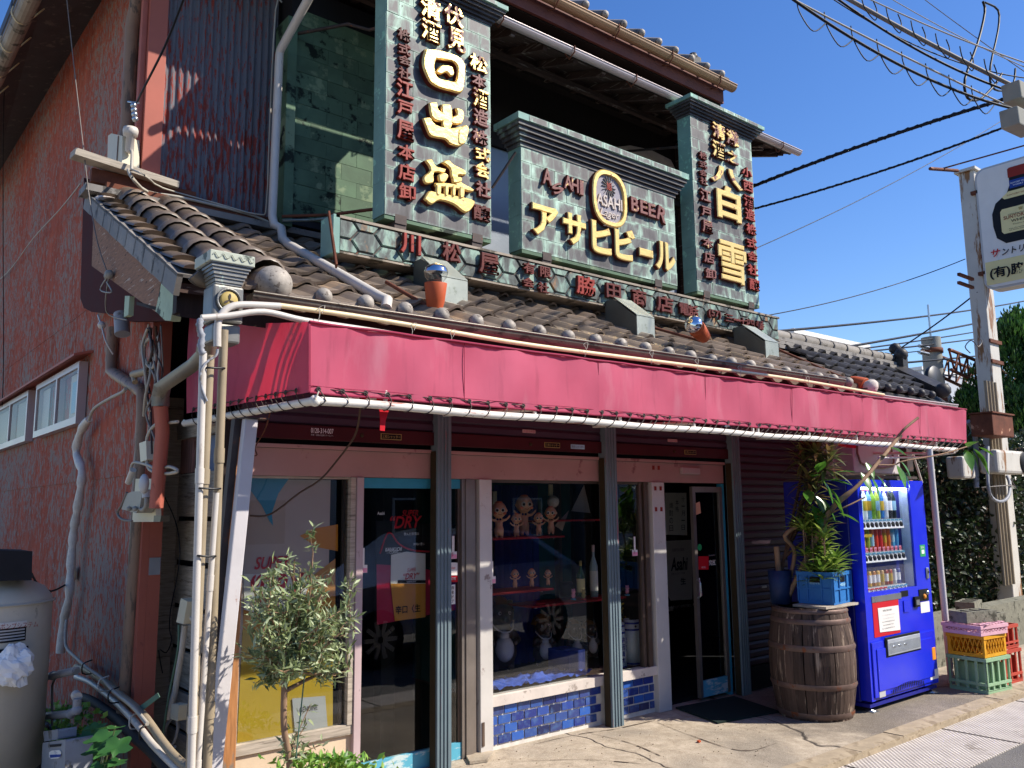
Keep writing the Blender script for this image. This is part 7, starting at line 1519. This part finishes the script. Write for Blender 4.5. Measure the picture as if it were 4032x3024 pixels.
# diagonal pipes from the wall to the ground corner
for lab, l, r, m in (('upper white pipe slanting down to the corner with cables tied on top', [(300, 2625), (345, 2640), (420, 2690), (480, 2740), (560, 2810), (640, 2920), (700, 2990), (790, 3060)], .022, 'pvc_beige'),
                     ('lower white pipe slanting down to the corner', [(300, 2665), (360, 2690), (450, 2760), (530, 2840), (600, 2930), (680, 3010), (740, 3070)], .019, 'pvc_white'),
                     ('black insulated pipe slanting down to the corner below the white pipes', [(320, 2745), (370, 2765), (460, 2830), (520, 2890), (600, 2960), (700, 3070)], .032, 'insul')):
    pipe('slanting_pipe', [P(a, c, x=1.62 if a < 500 else 1.55) for a, c in l], r, m, lab)
wire('bundle of pale cables tied on the upper slanting pipe', [P(262, 2440, x=1.6), P(258, 2540, x=1.58), P(300, 2590, x=1.58), P(350, 2635, x=1.57), P(400, 2670, x=1.57), P(450, 2725, x=1.55), P(520, 2780, x=1.52), P(580, 2850, x=1.5)], .012, 'pale_wire')
for k, (a, c) in enumerate(((345, 2625), (410, 2690), (450, 2735), (535, 2835), (575, 2880))):
    q = P(a, c, x=1.56); tag(MB().tube(smooth([q+Vector((.03, .01, .04)), q+Vector((-.03, 0, .02)), q+Vector((-.03, -.01, -.04)), q+Vector((.03, 0, -.05))], 3), .005, 6).build('pipe_clip', 'pvc_white' if k % 2 else 'black_plastic', org=q), 'clip strapped round the slanting pipes, %s from the top' % ORD[k], 'pipe clip', 'clips on the slanting pipes')
# grey water pipes
T = thing('water_pipework', 'grey water pipes with elbows standing in the dark corner beside the tank', 'pipes', P(140, 2900, x=1.3))
for l in ([(300, 2640), (210, 2660), (160, 2668), (138, 2685), (133, 2780), (138, 2800), (150, 2850), (143, 2900), (140, 3040)], [(30, 2790), (55, 2820), (80, 2828), (280, 2810), (302, 2795), (305, 2750)], [(-20, 2955), (60, 2940), (120, 2925)], [(-20, 2985), (100, 2985)]):
    MB().tube(Px(l, 1.32), .024, 10).build('pipe', 'pvc_grey', T)
    for a, c in l[1:-1]: MB().ball(P(a, c, x=1.32), .031, 10).build('elbow', 'pvc_grey', T)
MB().tube(Px([(205, 2860), (205, 2700), (215, 2670)], 1.34), .008, 6).build('wire', 'grey_wire', T); MB().tube(Px([(305, 2745), (298, 2735)], 1.32), .028, 10).build('collar', 'pvc_white', T)
T = thing('gas_meter_box', 'grey box with blue and white sticker at the bottom left corner', 'meter box', P(210, 3000, x=1.2))
bx([(168, 2925), (258, 2912), (255, 3060), (160, 3060)], 1.2, .14, 'pvc_grey', 'case', .012); bx([(170, 2880), (228, 2872), (226, 2912), (174, 2920)], 1.22, .1, 'pvc_grey', 'cap', .01); MB().prism(Px([(196, 2932), (242, 2928), (240, 2938), (198, 2942)], 1.198), (-.002, 0, 0)).build('grip', 'insul', T)
o = MB().prism(Px([(195, 2962), (205, 2955), (235, 2953), (242, 2960), (240, 2978), (230, 2986), (203, 2988), (194, 2980)], 1.197), (-.002, 0, 0)).build('sticker', 'poster_white', T); MB().prism(Px([(196, 2972), (241, 2970), (238, 2980), (198, 2984)], 1.1945), (-.001, 0, 0)).build('print', 'p_navy', o)
letter('イワヤポンプ', P(218, 2963, x=1.193), .07, .018, o, 'p_navy', axis='-x')
# water tank
tc_ = Vector((1.02, 6.35, 0)); rr_ = P(195, 2500, y=6.35).x-tc_.x; rr_ = .36; tc_.x = P(195, 2500, y=6.35).x-rr_
zt = P(150, 2160, y=6.2).z
T = thing('water_tank', 'cream round well pump tank with a black lid at the lower left', 'tank', (tc_.x, tc_.y, 0))
z1_, z2_, z3_, z4_ = P(100, 2285, y=6.1).z, P(100, 2370, y=6.1).z, P(100, 2720, y=6.1).z, P(100, 2700, y=6.1).z
MB().lathe([(0, .15), (rr_, .15), (rr_, z2_), (rr_*.98, z2_+.02), (rr_*.85, z2_+.08), (rr_*.55, z1_), (rr_*.5, z1_+.03), (0, z1_+.03)], c=tc_, n=40).build('shell', 'tank', T); MB().lathe([(rr_+.004, z2_-.015), (rr_+.02, z2_-.008), (rr_+.004, z2_)], c=tc_, n=40).build('rim', 'tank', T, fix=False)
MB().lathe([(0, .05), (rr_*.9, .05), (rr_*.9, .15)], c=tc_, n=30).build('foot', 'block', T)
y_ = 5.98
MB().prism([P(a, c, y=y_) for a, c in ((-60, 2165), (128, 2170), (125, 2285), (-60, 2290))], (0, .35, 0)).build('lid', 'insul', T, bevel=.01)
def arc_label(px0, px1, py0, py1, m, name, off=.004):
    b = MB(); V = []; n = 10
    for i in range(n+1):
        p_ = P(px0+(px1-px0)*i/n, (py0+py1)/2, y=5.99); dx = p_.x-tc_.x; dx = max(-rr_, min(rr_*.985, dx)); yy = tc_.y-math.sqrt(max(0, (rr_+off)**2-dx*dx))
        V += [(p_.x, yy, P(px0, py0, y=5.99).z), (p_.x, yy, P(px0, py1, y=5.99).z)]
    b.add(V, [(2*i, 2*i+1, 2*i+3, 2*i+2) for i in range(n)]); return b.build(name, m, T, fix=False)
arc_label(-20, 110, 2455, 2478, 'poster_white', 'label'); arc_label(-20, 106, 2480, 2535, 'insul', 'plate')
for r_ in range(4): arc_label(-15, 100, 2485+r_*12, 2491+r_*12, 'p_grey', 'plate_line', .007)
letter('セルポンプシステム', P(55, 2464, y=5.97), .26, .035, T, 'lacquer_red')
arc_label(-30, 112, 2560, 2700, 'insul', 'dark_opening', .006)
bgm = MB(); c = P(52, 2625, y=5.93); V = []; n1, n2 = 22, 14
for i in range(n2+1):
    for j in range(n1):
        a, q = PI*i/n2, 2*PI*j/n1; d = Vector((math.sin(a)*math.cos(q), math.sin(a)*math.sin(q), math.cos(a))); r = .105*(1+.35*(mnoise.noise(d*2.5+Vector((5, 1, 2)))+.5*abs(mnoise.noise(d*6)))); V.append(c+Vector((d.x*r, d.y*r*.6, d.z*r*1.05)))
bgm.add(V, [(i*n1+j, (i+1)*n1+j, (i+1)*n1+(j+1) % n1, i*n1+(j+1) % n1) for i in range(n2) for j in range(n1)], 0, False)
tag(bgm.build('plastic_bag', 'p_white', org=c), 'crumpled white plastic bag stuffed in the opening of the cream tank', 'bag')
wire('black cable from the tank lid to the taped pipe', [P(122, 2255, y=5.99), P(150, 2300, x=1.3), P(200, 2328, x=1.45), P(262, 2300, x=1.6)], .008, 'black_wire')
# rubble and dark leaves
b = MB(); random.seed(9)
for _ in range(500):
    px, py = random.uniform(-60, 420), random.uniform(2790, 3020); c = P(px, py, z=.02)
    if c.x > 1.7: continue
    s_ = random.uniform(.02, .06); b.ball((c.x, c.y, random.uniform(0, .05)), s_, 6, sc=(1, 1.2, .7))
stuff(tag(b.build('rubble', 'rubble', org=(1.3, 7, 0)), 'heap of grey stones and dirt at the foot of the red wall', 'rubble'))
T = thing('broadleaf_weed', 'dark green weed with large lobed leaves growing in front of the red wall foot', 'plant', P(370, 3040, x=1.35)); b = MB()
lobes = [(0, 0), (.35, -.18), (.55, .05), (.5, .35), (.75, .55), (.45, .75), (.15, .7), (0, 1.0), (-.15, .7), (-.45, .75), (-.75, .55), (-.5, .35), (-.55, .05), (-.35, -.18)]
lob = smooth([Vector((a, c, .08*math.sin(7*a))) for a, c in lobes+[lobes[0]]], 2)[:-1]
nl = len(lob); b2 = MB().add([v*.13 for v in lob]+[Vector((0, .045, -.012))], [(i, (i+1) % nl, nl) for i in range(nl)], 0, True); lmm = b2.build('leaf', 'bigleaf', data_only=True, org=(0, 0, 0), fix=False)
for px, py, s_ in ((280, 2940, 1.1), (330, 2900, .9), (370, 2870, .9), (300, 3000, 1.2), (360, 2970, 1.1), (430, 2880, 1.1), (470, 2910, .9), (455, 2860, .8), (470, 2990, .8), (410, 2930, 1.0), (340, 3030, 1.1), (250, 2990, .9), (400, 3010, .9), (465, 3040, .8), (390, 2850, .7)):
    d = Vector((-.4+random.uniform(-.3, .3), -.5, random.uniform(-.5, .1))); q = P(px, py, x=1.36); e_ = d.to_track_quat('Y', 'Z').to_euler(); inst('leaf', lmm, T, q, e_, s_); b.tube(smooth([Vector((1.38, 5.4, 0)), q.lerp(Vector((1.38, 5.4, .1)), .5), q]), .004, 5)
b.build('stem', 'olive', T)
T = thing('ground_ivy', 'small dark leaves trailing between the pipes and the wall foot', 'plant', P(280, 2850, x=1.55)); b = MB(); pl = [(P(random.gauss(270, 60), random.uniform(2770, 3020), x=1.5), rdir()) for _ in range(500)]; cloud_leaves(b, pl, .04, .03); stuff(b.build('foliage', 'weed', T, fix=False))

# ================================================================ RIGHT : HEDGE, POST, SIGN, POLES, TREES
def leafmass(name, lab, cat, org, pts, L, W, m, core=None):
    T = thing(name, lab, cat, org); b = MB(); cloud_leaves(b, pts, L, W); stuff(b.build('foliage', m, T, fix=False))
    if core: core.build('branches', 'bark_dk', T)
    return T
random.seed(21)
pl = []
for _ in range(15000):
    x_ = random.uniform(9.35, 15.5); z_ = random.uniform(.1, 2.75+.15*mnoise.noise(Vector((x_*1.5, 0, 0)))); y_ = 5.05+.35*random.random()+.25*mnoise.noise(Vector((x_*2, z_*2, 5))); pl.append((Vector((x_, y_, z_)), rdir()))
leafmass('hedge', 'dense dark evergreen hedge behind the awning post and the crates', 'hedge', (12, 5.3, 0), pl, .075, .05, 'dark_leaf', MB().box(9.3, 15.6, 5.45, 5.8, 0, 2.6))
def conifer(lab, base, H, R, n, m='conifer', seed=1):
    random.seed(seed); pl = []
    nc = 42; cl = []
    for k in range(nc):
        t = random.random()**.8; a = random.uniform(0, 2*PI); rr_ = R*(1-t)**.6*random.uniform(.5, 1); cl.append((Vector((math.cos(a)*rr_, math.sin(a)*rr_, H*(.12+.85*t))), R*.33*(1-.45*t)))
    for _ in range(n):
        c, r = random.choice(cl); d = rdir(); p = c+Vector((d.x*r, d.y*r, d.z*r*1.5))*random.uniform(.6, 1); pl.append((Vector(base)+p, (d*.5+Vector((0, 0, .9))+rdir()*.3)))
    co = MB().tube([base, Vector(base)+Vector((0, 0, H*.9))], [R*.12, R*.03], 8)
    for c, r in cl[:16]: co.tube([Vector(base)+Vector((0, 0, c.z*.8)), Vector(base)+c], [R*.03, R*.012], 5)
    T = thing('conifer', lab, 'tree', base); b = MB(); cloud_leaves(b, pl, .15, .05); stuff(b.build('crown', m, T, fix=False)); co.build('trunk', 'bark_dk', T)
def base_at(px, y, z=0): p = P(px, 1900, y=y); return (p.x, p.y, z)
conifer('rounded cypress tree with bright tips behind the white rusty post', base_at(4060, 8.5), 6.4, 2.3, 26000, seed=2)
conifer('darker lower cypress clump left of the white rusty post', base_at(3850, 9.5), 4.5, 1.6, 14000, seed=4)
conifer('cypress at the right edge, nearer and partly cut by the photo frame', base_at(4200, 7.5), 5.5, 1.6, 12000, seed=8)
# rusty white sign post
T = PS_ = thing('sign_post', 'tall rusty white square steel post carrying the whisky sign', 'post', (13.15, 5.0, 0))
MB().box(12.98, 13.30, 4.9, 5.12, 0, 6.62).build('shaft', 'steel_post', T, bevel=.012); MB().box(12.93, 13.35, 4.86, 5.16, 6.62, 6.66).build('cap', 'steel_post', T)
for z in (5.25, 4.0, 3.7): MB().box(12.94, 13.34, 4.87, 4.895, z, z+.05).build('band', 'rust', T)
for px, py in ((3780, 1085), (3780, 1118)): a = P(px, py, y=4.95); MB().box(a.x-.02, a.x+.45, 4.94, 4.98, a.z, a.z+.04).build('stub_arm', 'rust', T)
for k in range(4): 
    x_ = P(3885+k*12, 1560, y=4.85).x; MB().tube([(x_, 4.85, 3.4), (x_+.0, 4.85, 2.0), (x_, 4.85, .6)], .025, 8).build('cable_pipe', 'pvc_beige', T)
MB().tube([P(3662, 664, y=5.0), P(3770, 672, y=5.0)], .025, 6).build('top_arm', 'rust', T)
# whisky sign, facing up the street
SX = 12.92
c4 = [P(a, c, x=SX) for a, c in ((3830, 690), (3885, 1140))]
yL = (c4[0].y+c4[1].y)/2+0; zT, zB = c4[0].z+.06, c4[1].z-.02; W_ = 1.15
T = thing('whisky_sign', 'white lightbox sign with a dark whisky bottle and red lettering at the right edge', 'sign', (SX, yL, zB))
def rrect(y0, y1, z0, z1, r, x_, n=6):
    out = []
    for cy_, cz_, a0 in ((y1-r, z1-r, 0), (y0+r, z1-r, PI/2), (y0+r, z0+r, PI), (y1-r, z0+r, 1.5*PI)):
        for k in range(n+1): a = a0+PI/2*k/n; out.append(Vector((x_, cy_+r*math.cos(a), cz_+r*math.sin(a))))
    return out
yR = yL-W_
MB().prism(rrect(yR, yL, zB, zT, .14, SX), (.26, 0, 0)).build('case', 'p_grey', T); MB().prism(rrect(yR+.03, yL-.03, zB+.03, zT-.03, .12, SX-.004), (-.006, 0, 0)).build('face', 'poster_white', T)
H_ = zT-zB
def fr(u, v): return Vector((SX-.012, yL-u*W_, zB+v*H_))
MB().prism([fr(.035, .04), fr(.965, .04), fr(.965, .225), fr(.035, .225)], (-.003, 0, 0)).build('lower_band', 'p_cream', T)
def lathe_flat(profile, cx_, m, name, off): 
    pts = [fr(cx_-a, c) for a, c in profile]+[fr(cx_+a, c) for a, c in reversed(profile)]; return MB().prism([p+Vector((-off, 0, 0)) for p in pts], (-.003, 0, 0)).build(name, m, T)
lathe_flat([(.20, .345), (.30, .40), (.33, .50), (.33, .60), (.28, .68), (.14, .74), (.10, .80), (.10, .86)], .5, 'ink', 'bottle_print', .001)
lathe_flat([(.11, .86), (.11, .93), (.09, .94)], .5, 'p_redbr', 'cap_print', .002); lathe_flat([(.10, .77), (.10, .835)], .5, 'p_navy', 'neck_print', .005); lathe_flat([(.17, .695), (.20, .715), (.12, .75)], .5, 'p_cream', 'shoulder_label', .005)
lathe_flat([(.21, .42), (.235, .44), (.235, .60), (.21, .62)], .5, 'p_cream', 'label_print', .005)
def sl(t, u, v, w_, h_, m, **kw): letter(t, fr(u, v)+Vector((-.012, 0, 0)), w_*W_, h_*H_, T, m, axis='-x', **kw)
sl('SUNTORY OLD', .5, .545, .40, .028, 'p_redbr', off=.01); sl('WHISKY', .5, .51, .24, .022, 'ink', off=.01); sl('Product of Japan', .5, .48, .2, .013, 'ink'); sl('A Blend of the Choicest Whiskies', .5, .565, .3, .010, 'ink'); sl('from The Yamazaki Distillery', .5, .45, .3, .011, 'ink'); sl('the Oldest Distillery in Japan', .5, .437, .3, .010, 'ink'); sl('響', .5, .595, .05, .025, 'p_gold'); sl('SUNTORY OLD', .5, .81, .17, .012, 'p_white'); sl('WHISKY', .5, .79, .12, .012, 'p_white'); sl('SUNTORY WHISKY', .5, .72, .28, .012, 'p_redbr')
sl('サ', .17, .285, .11, .06, 'p_red', shear=.2, off=.02); sl('ントリー', .42, .28, .36, .055, 'ink', shear=.2, off=.02); sl('オールド', .80, .28, .32, .055, 'p_red', shear=.2, off=.02)
sl('㈲脇田商店' if 0 else '(有)脇田商店', .5, .125, .84, .10, 'ink', off=.03)
MB().box(SX+.0, SX+.2, yL-.02, 4.95, zT-.35, zT-.3).box(SX+.0, SX+.2, yL-.02, 4.95, zB+.25, zB+.3).build('bracket', 'rust', T); MB().tube([fr(1.3, 1.07), P(3712, 663, y=5.0)], .012, 5).build('stay', 'rust', T)
MB().tube([fr(.9, 0), fr(.9, -.2)], .05, 8).build('lower_stem', 'iron', T)
# boxes on the post
def pbox(name, px0, py0, px1, py1, y, d, m, lab, cat='box', bev=.01):
    a, c = P(px0, py0, y=y), P(px1, py1, y=y); T = thing(name, lab, cat, (a.x, y, c.z)); MB().box(a.x, c.x, y, y+d, c.z, a.z).build('case', m, T, bevel=bev); return T, a, c
T, a, c = pbox('rust_box', 3905, 1625, 3995, 1722, 4.55, .28, 'rust', 'rusty brown cabinet on the white post'); MB().box(a.x-.02, c.x+.02, 4.53, 4.84, a.z+.001, a.z+.02).build('roof', 'rust', T)
T, a, c = pbox('white_meter_box', 3925, 1768, 4050, 1868, 4.6, .25, 'steel_post', 'rust streaked white meter box with a round window below the brown cabinet', bev=.04); MB().lathe([(0, -.01), (.14, -.01), (.15, 0)], c=(c.x-.12, 4.598, (a.z+c.z)/2), n=20, ax='y').build('dial', 'p_black', T)
pbox('white_meter_box', 3790, 1795, 3845, 1885, 4.7, .22, 'steel_post', 'smaller rust stained white box hanging left of the post', bev=.03)
wire('thick grey cable loop hanging from the meter boxes on the post', [P(3890, 1760, y=4.6), P(3890, 1900, y=4.5), P(3905, 1960, y=4.5), P(3945, 1975, y=4.5), P(3972, 1950, y=4.5), P(3975, 1900, y=4.55), P(3965, 1875, y=4.6)], .022, 'pvc_grey')
wire('second thin cable loop beside the meter boxes', [P(3865, 1920, y=4.6), P(3920, 1915, y=4.5), P(3985, 1912, y=4.5), P(4000, 1925, y=4.5), P(3980, 1885, y=4.5)], .008, 'grey_wire')
wire('curved grey pipe behind the right end of the awning', [P(3812, 1660, y=4.9), P(3830, 1685, y=4.9), P(3842, 1740, y=4.9), P(3845, 1920, y=4.9)], .035, 'pvc_grey', 'pipe', 'bent_pipe')
wire('loose grey wires fluttering left of the white post', [P(3820, 1390, y=4.9), P(3800, 1365, y=4.9), P(3825, 1340, y=4.9), P(3850, 1365, y=4.9), P(3865, 1350, y=4.9), P(3862, 1335, y=4.9)], .008, 'grey_wire')
# concrete railway pole and lattice beam
T = thing('concrete_pole', 'grey concrete railway pole rising behind the roof end', 'pole', base_at(3665, 10)); 
a, c = P(3635, 1322, y=10), P(3690, 1610, y=10); bx_ = P(3664, 1322, y=10).x; MB().tube([(bx_+.05, 10, 0), (bx_, 10, a.z)], [.27, .24], 14).build('shaft', 'concrete_pole', T); MB().tube([(bx_, 10, a.z), (bx_, 10, a.z+.9)], .03, 6).build('spike', 'silver', T)
for py in (1390, 1580): MB().lathe([(.27, 0), (.28, 0), (.28, .12), (.27, .12)], c=(bx_, 10, P(3664, py, y=10).z), n=14).build('band', 'rust', T, fix=False)
for py in (1370, 1395): q = P(3655, py, y=9.8); MB().tube([q, q+Vector((-.5, 0, .0))], .05, 6).build('insulator', 'silver', T)
T = thing('lattice_beam', 'rusty steel lattice beam of the railway gantry running right from the concrete pole', 'gantry', P(3665, 1400, y=10))
TA, TB_, BA, BB_ = P(3660, 1387, y=10), P(3850, 1465, y=10)+Vector((2, 0, 0)), P(3668, 1465, y=10), P(3810, 1540, y=10)+Vector((3, 0, 0))
TB_ = P(3960, 1505, y=10); BB_ = P(3900, 1575, y=10)
for yy in (0, -.5):
    o_ = Vector((0, yy, 0)); MB().tube([TA+o_, TB_+o_], .045, 6).build('chord', 'rust', T); MB().tube([BA+o_, BB_+o_], .045, 6).build('chord', 'rust', T)
    for k in range(9):
        u = k/9; v = (k+.5)/9; w2 = (k+1)/9; MB().tube([TA.lerp(TB_, u)+o_, BA.lerp(BB_, v)+o_, TA.lerp(TB_, w2)+o_], .028, 5).build('web', 'rust', T)
MB().tube([BA+Vector((.15, 0, 0)), P(3672, 1580, y=10)+Vector((.2, 0, 0))], .05, 6).build('knee_brace', 'rust', T)
q = P(3728, 1510, y=10); MB().tube([q, q-Vector((0, 0, .9))], .04, 6).ball(q-Vector((0, 0, .4)), .11, 8).ball(q-Vector((0, 0, .65)), .09, 8).build('insulator', 'pvc_white', T)
q = P(3700, 1560, y=10); MB().tube([q, q+Vector((1.2, 0, -.25))], .05, 6).build('insulator', 'pvc_white', T)
c = P(3687, 1507, y=8.5); tag(MB().lathe([(0, 0), (.38, 0), (.40, .03), (.38, .1), (0, .1)], c=c, n=20, ax='y').build('round_signal', 'black_plastic', org=c), 'small black round disc hanging near the concrete pole', 'disc')
# far buildings
def house(lab, x0, x1, y0, y1, z, m, rows=0, cols=0, roof=None):
    T = thing('far_building', lab, 'building', (x0, y0, 0)); MB().box(x0, x1, y0, y1, 0, z).build('wall', m, T); MB().box(x0-.1, x1+.1, y0-.1, y1+.1, z+.001, z+.25).build('parapet', 'far_white', T)
    for r in range(rows):
        for k in range(cols):
            xx = x0+(k+.5)*(x1-x0)/cols; o = MB().box(xx-.5, xx+.5, y0-.03, y0-.001, 1.0+r*2.8, 2.1+r*2.8).build('window', 'far_white', T); MB().box(xx-.45, xx+.45, y0-.04, y0-.031, 1.05+r*2.8, 2.05+r*2.8).build('pane', 'window_dark', o)
    return T
a = P(3700, 1500, y=30); house('pale grey building beyond the railway behind the concrete pole', a.x-3, a.x+60, 30, 45, P(3700, 1470, y=30).z, 'far_grey')
a = P(3400, 1415, y=25); house('white flat roofed building peeping over the dark tiled roof', P(3130, 1400, y=25).x, P(3420, 1400, y=25).x, 25, 35, P(3280, 1345, y=25).z, 'far_white')
# overhead cables
def oh(lab, pa, pb, ya, yb, s, r, m='black_wire', group=None, twist=False):
    A, B = P(*pa, y=ya), P(*pb, y=yb); pts = sag(A, B, s, 16); b = MB().tube(pts, r, 6)
    if twist:
        q = sag(A, B, s, 160); b.tube([p+Vector((0, math.cos(i*1.3)*r, math.sin(i*1.3)*r)) for i, p in enumerate(q)], r*.6, 4)
    return tag(b.build('overhead_cable', m, org=A), lab, 'cable', group)
oh('thick twisted black cable rising to the right from behind the right tall sign', (2900, 760), (4060, 360), 5.8, 3.0, -.05, .019, twist=True)
oh('thinner twisted black cable just below it, rising to the right', (2900, 840), (4060, 460), 5.8, 3.0, .06, .012, twist=True)
oh('thin wire rising steeply from the right tall sign across the open sky', (2960, 985), (4000, 440), 6, 5, .1, .006)
oh('thin wire rising from the beam end to the white post', (3020, 1242), (3800, 1020), 6, 5, .08, .007)
oh('pair of dark railway cables crossing behind the white post, highest', (3050, 1305), (4060, 1180), 9, 12, .1, .028)
oh('dark railway cable crossing behind the white post, second from top', (3280, 1375), (4060, 1225), 9, 12, .05, .03)
oh('dark railway cable crossing behind the white post, third from top', (3380, 1375), (4060, 1265), 9, 12, .05, .02)
oh('dark railway cable crossing behind the white post, fourth from top', (3400, 1385), (4060, 1300), 9, 12, .05, .022)
oh('dark railway cable crossing behind the white post, fifth from top', (3540, 1430), (4060, 1378), 9, 12, .02, .028)
oh('lowest dark railway cable crossing behind the white post', (3540, 1497), (4060, 1440), 9, 12, .02, .02)
oh('thin cable slanting down left from the white post to the dark tiles', (3850, 1150), (3430, 1440), 5, 7, .05, .011)
oh('thin grey stay from the concrete pole to the left', (3400, 1398), (3640, 1380), 9, 10, .02, .015, 'grey_wire')
# top right bundles
oh('thick bright messenger cable bundle at the top right', (3330, -10), (4060, 372), 3.2, 2.4, .02, .018, 'grey_wire'); oh('second cable hugging the thick bundle at the top right', (3290, -10), (4060, 385), 3.22, 2.4, .10, .010, 'black_wire')
oh('thin pale cable above the thick bundle at the top right', (3410, -10), (4060, 255), 3.3, 2.4, .03, .006, 'pale_wire'); oh('very thin wire at the top right, third from the bundle', (3500, -10), (4060, 275), 3.3, 2.4, .03, .004, 'pale_wire'); oh('steepest thin wire at the top right', (3630, -10), (4060, 300), 3.3, 2.4, .01, .004, 'grey_wire'); oh('thin dark wire below the thick bundle at the top right', (3270, -10), (4060, 310), 3.3, 2.4, .13, .005, 'black_wire')
A, B = P(3120, -5, y=3.2), P(4000, 430, y=2.6); pts = sag(A, B, .02, 120); q2 = sag(A, B, .12, 120)
tag(MB().tube(pts, .008, 5).build('messenger_wire', 'pale_wire', org=A), 'pale messenger wire that carries the looped black cable at the top right', 'cable'); tag(MB().tube(q2, .012, 5).build('looped_cable', 'black_wire', org=A), 'black cable sagging in small loops below the pale messenger wire', 'cable')
for k in range(8):
    i0 = k*13+2; i1 = i0+14; p, q = pts[i0], q2[min(i1, 119)]; cpts = smooth([p+Vector((0, 0, .03)), p+Vector((.03, 0, -.08)), p.lerp(q, .5)+Vector((0, 0, -.16)), q], 5); tag(MB().tube(cpts, .005, 4).build('hanger_spiral', 'black_wire', org=p), 'curled black hanger on the looped cable at the top right, %s from the left' % ORD[k], 'cable hanger', 'curled cable hangers')
A, B = P(3330, -10, y=3.2), P(4060, 372, y=2.4)
for k in range(6):
    p = A.lerp(B, .15+k*.13); cpts = smooth([p+Vector((0, 0, .10)), p+Vector((.05, 0, .03)), p+Vector((.0, 0, -.07)), p+Vector((-.16, 0, -.02)), p+Vector((-.2, 0, .08))], 4); tag(MB().tube(cpts, .005, 4).build('hanger_spiral', 'black_wire', org=p), 'curled black hanger on the thick bundle at the top right, %s from the left' % ORD[k], 'cable hanger', 'curled hangers on the thick bundle')
wire('large black cable loop hanging at the top right, left of the pair', [P(3870, 5, y=2.8), P(3878, 50, y=2.8), P(3850, 170, y=2.8), P(3800, 310, y=2.8), P(3810, 385, y=2.8), P(3860, 390, y=2.8), P(3920, 330, y=2.8), P(3945, 290, y=2.8)], .012)
wire('large black cable loop hanging at the top right, right of the pair', [P(3880, 10, y=2.8), P(3930, 40, y=2.8), P(3930, 120, y=2.8), P(3900, 260, y=2.8), P(3905, 340, y=2.8), P(3950, 358, y=2.8), P(3990, 330, y=2.8), P(3998, 270, y=2.8)], .010)
for lab, px0, py0, px1, py1 in (('grey insulating sleeve on the cable at the top right edge, upper', 3978, 328, 4045, 390), ('dark grey box on the pole arm at the top right edge, lower', 3970, 430, 4050, 500)):
    a, c = P(px0, py0, y=2.4), P(px1, py1, y=2.4); tag(MB().beam(a+Vector((0, 0, -.07)), c, .14, .15).build('line_box', 'concrete_pole', org=a, bevel=.01), lab, 'box')

# ================================================================ ACROSS THE STREET (seen in the window panes)
T = thing('parked_car', 'dark blue-grey hatchback standing in the road, mirrored in the shop windows', 'car', (6.4, .65, -.05))
Lc = 4.1; cx0 = 6.3-Lc/2; yc = .65
prof = [(0, .35), (.02, .62), (.12, .82), (1.05, .95), (1.75, 1.42), (2.3, 1.50), (3.1, 1.45), (3.85, 1.0), (4.06, .9), (4.1, .5), (4.05, .3)]
prof = [(a, c-.05) for a, c in prof]
def carx(a): return cx0+a
b = MB(); secs = []
for (w_, ins) in ((-.84, 0), (-.78, .0), (.78, 0), (.84, 0)):
    pass
def body(yh, sh):
    return [Vector((carx(a), yc+yh*(1 if c < .95 else 1-.16*(c-.95)/.5), c)) for a, c in prof]
L1, L2 = body(-.84, 0), body(.84, 0); n = len(prof)
b.add(L1+L2, [(i, i+1, n+i+1, n+i) for i in range(n-1)]+[(n-1, 0, n, 2*n-1)], 0, True); b.add(L1, [tuple(range(n))]); b.add(L2, [tuple(range(n))])
b.build('body', 'car_paint', T, bevel=.03)
for s_ in (-1, 1):
    yy = yc+s_*.80; g = [(1.2, .97), (1.8, 1.36), (2.35, 1.42), (3.0, 1.38), (3.55, 1.02)]
    MB().prism([Vector((carx(a), yc+s_*(.845-.115*max(0, c-.95)/.45), c)) for a, c in g], (0, s_*.006, 0)).build('side_window', 'window_dark', T)
for a_ in (.78, 3.32):
    for s_ in (-1, 1):
        w_ = MB().lathe([(0, -.1), (.31, -.1), (.32, -.06), (.32, .06), (.31, .1), (0, .1)], c=(carx(a_), yc+s_*.78, .27), n=28, ax='y').build('wheel', 'tyre', T); rm = MB()
        for k in range(10): a = 2*PI*k/10; rm.beam((carx(a_)+.04*math.cos(a), yc+s_*.89, .27+.04*math.sin(a)), (carx(a_)+.21*math.cos(a), yc+s_*.89, .27+.21*math.sin(a)), .045, .02, up=(0, 1, 0))
        rm.build('rim', 'silver', w_)
for s_ in (-1, 1): MB().ball((carx(.1), yc+s_*.62, .62), .1, 10, sc=(.6, 1.3, .7)).build('headlight', 'vglass', T); MB().ball((carx(1.35), yc+s_*.93, 1.0), .09, 8, sc=(.5, 1, .7)).build('mirror', 'car_paint', T)
for k, (x0, w_, z, m) in enumerate(((-8, 8, 5.2, 'far_dark'), (1, 9, 4.2, 'far_white'), (11, 7, 5.8, 'far_dark'), (19, 10, 4.6, 'far_grey'), (31, 14, 5.5, 'far_dark'))):
    Tn = thing('house_across', ['brown two-storey house across the street at the left', 'low white house across the street facing the shop', 'dark timber house across the street', 'grey house across the street further right', 'long dark house across the street at the far right'][k], 'house', (x0, -9, 0)); MB().box(x0, x0+w_, -15, -9, 0, z).build('wall', m, Tn); MB().prism([(x0-.3, -8.5, z), (x0-.3, -15.5, z), (x0-.3, -12, z+1.6)], (w_+.6, 0, 0)).build('roof', 'tile_dk', Tn)
    for j in range(int(w_/2)): o = MB().box(x0+.6+j*2, x0+1.7+j*2, -8.99, -8.95, .9, 2.0).build('window', 'far_white', Tn); MB().box(x0+.65+j*2, x0+1.65+j*2, -8.945, -8.94, .95, 1.95).build('pane', 'window_dark', o)
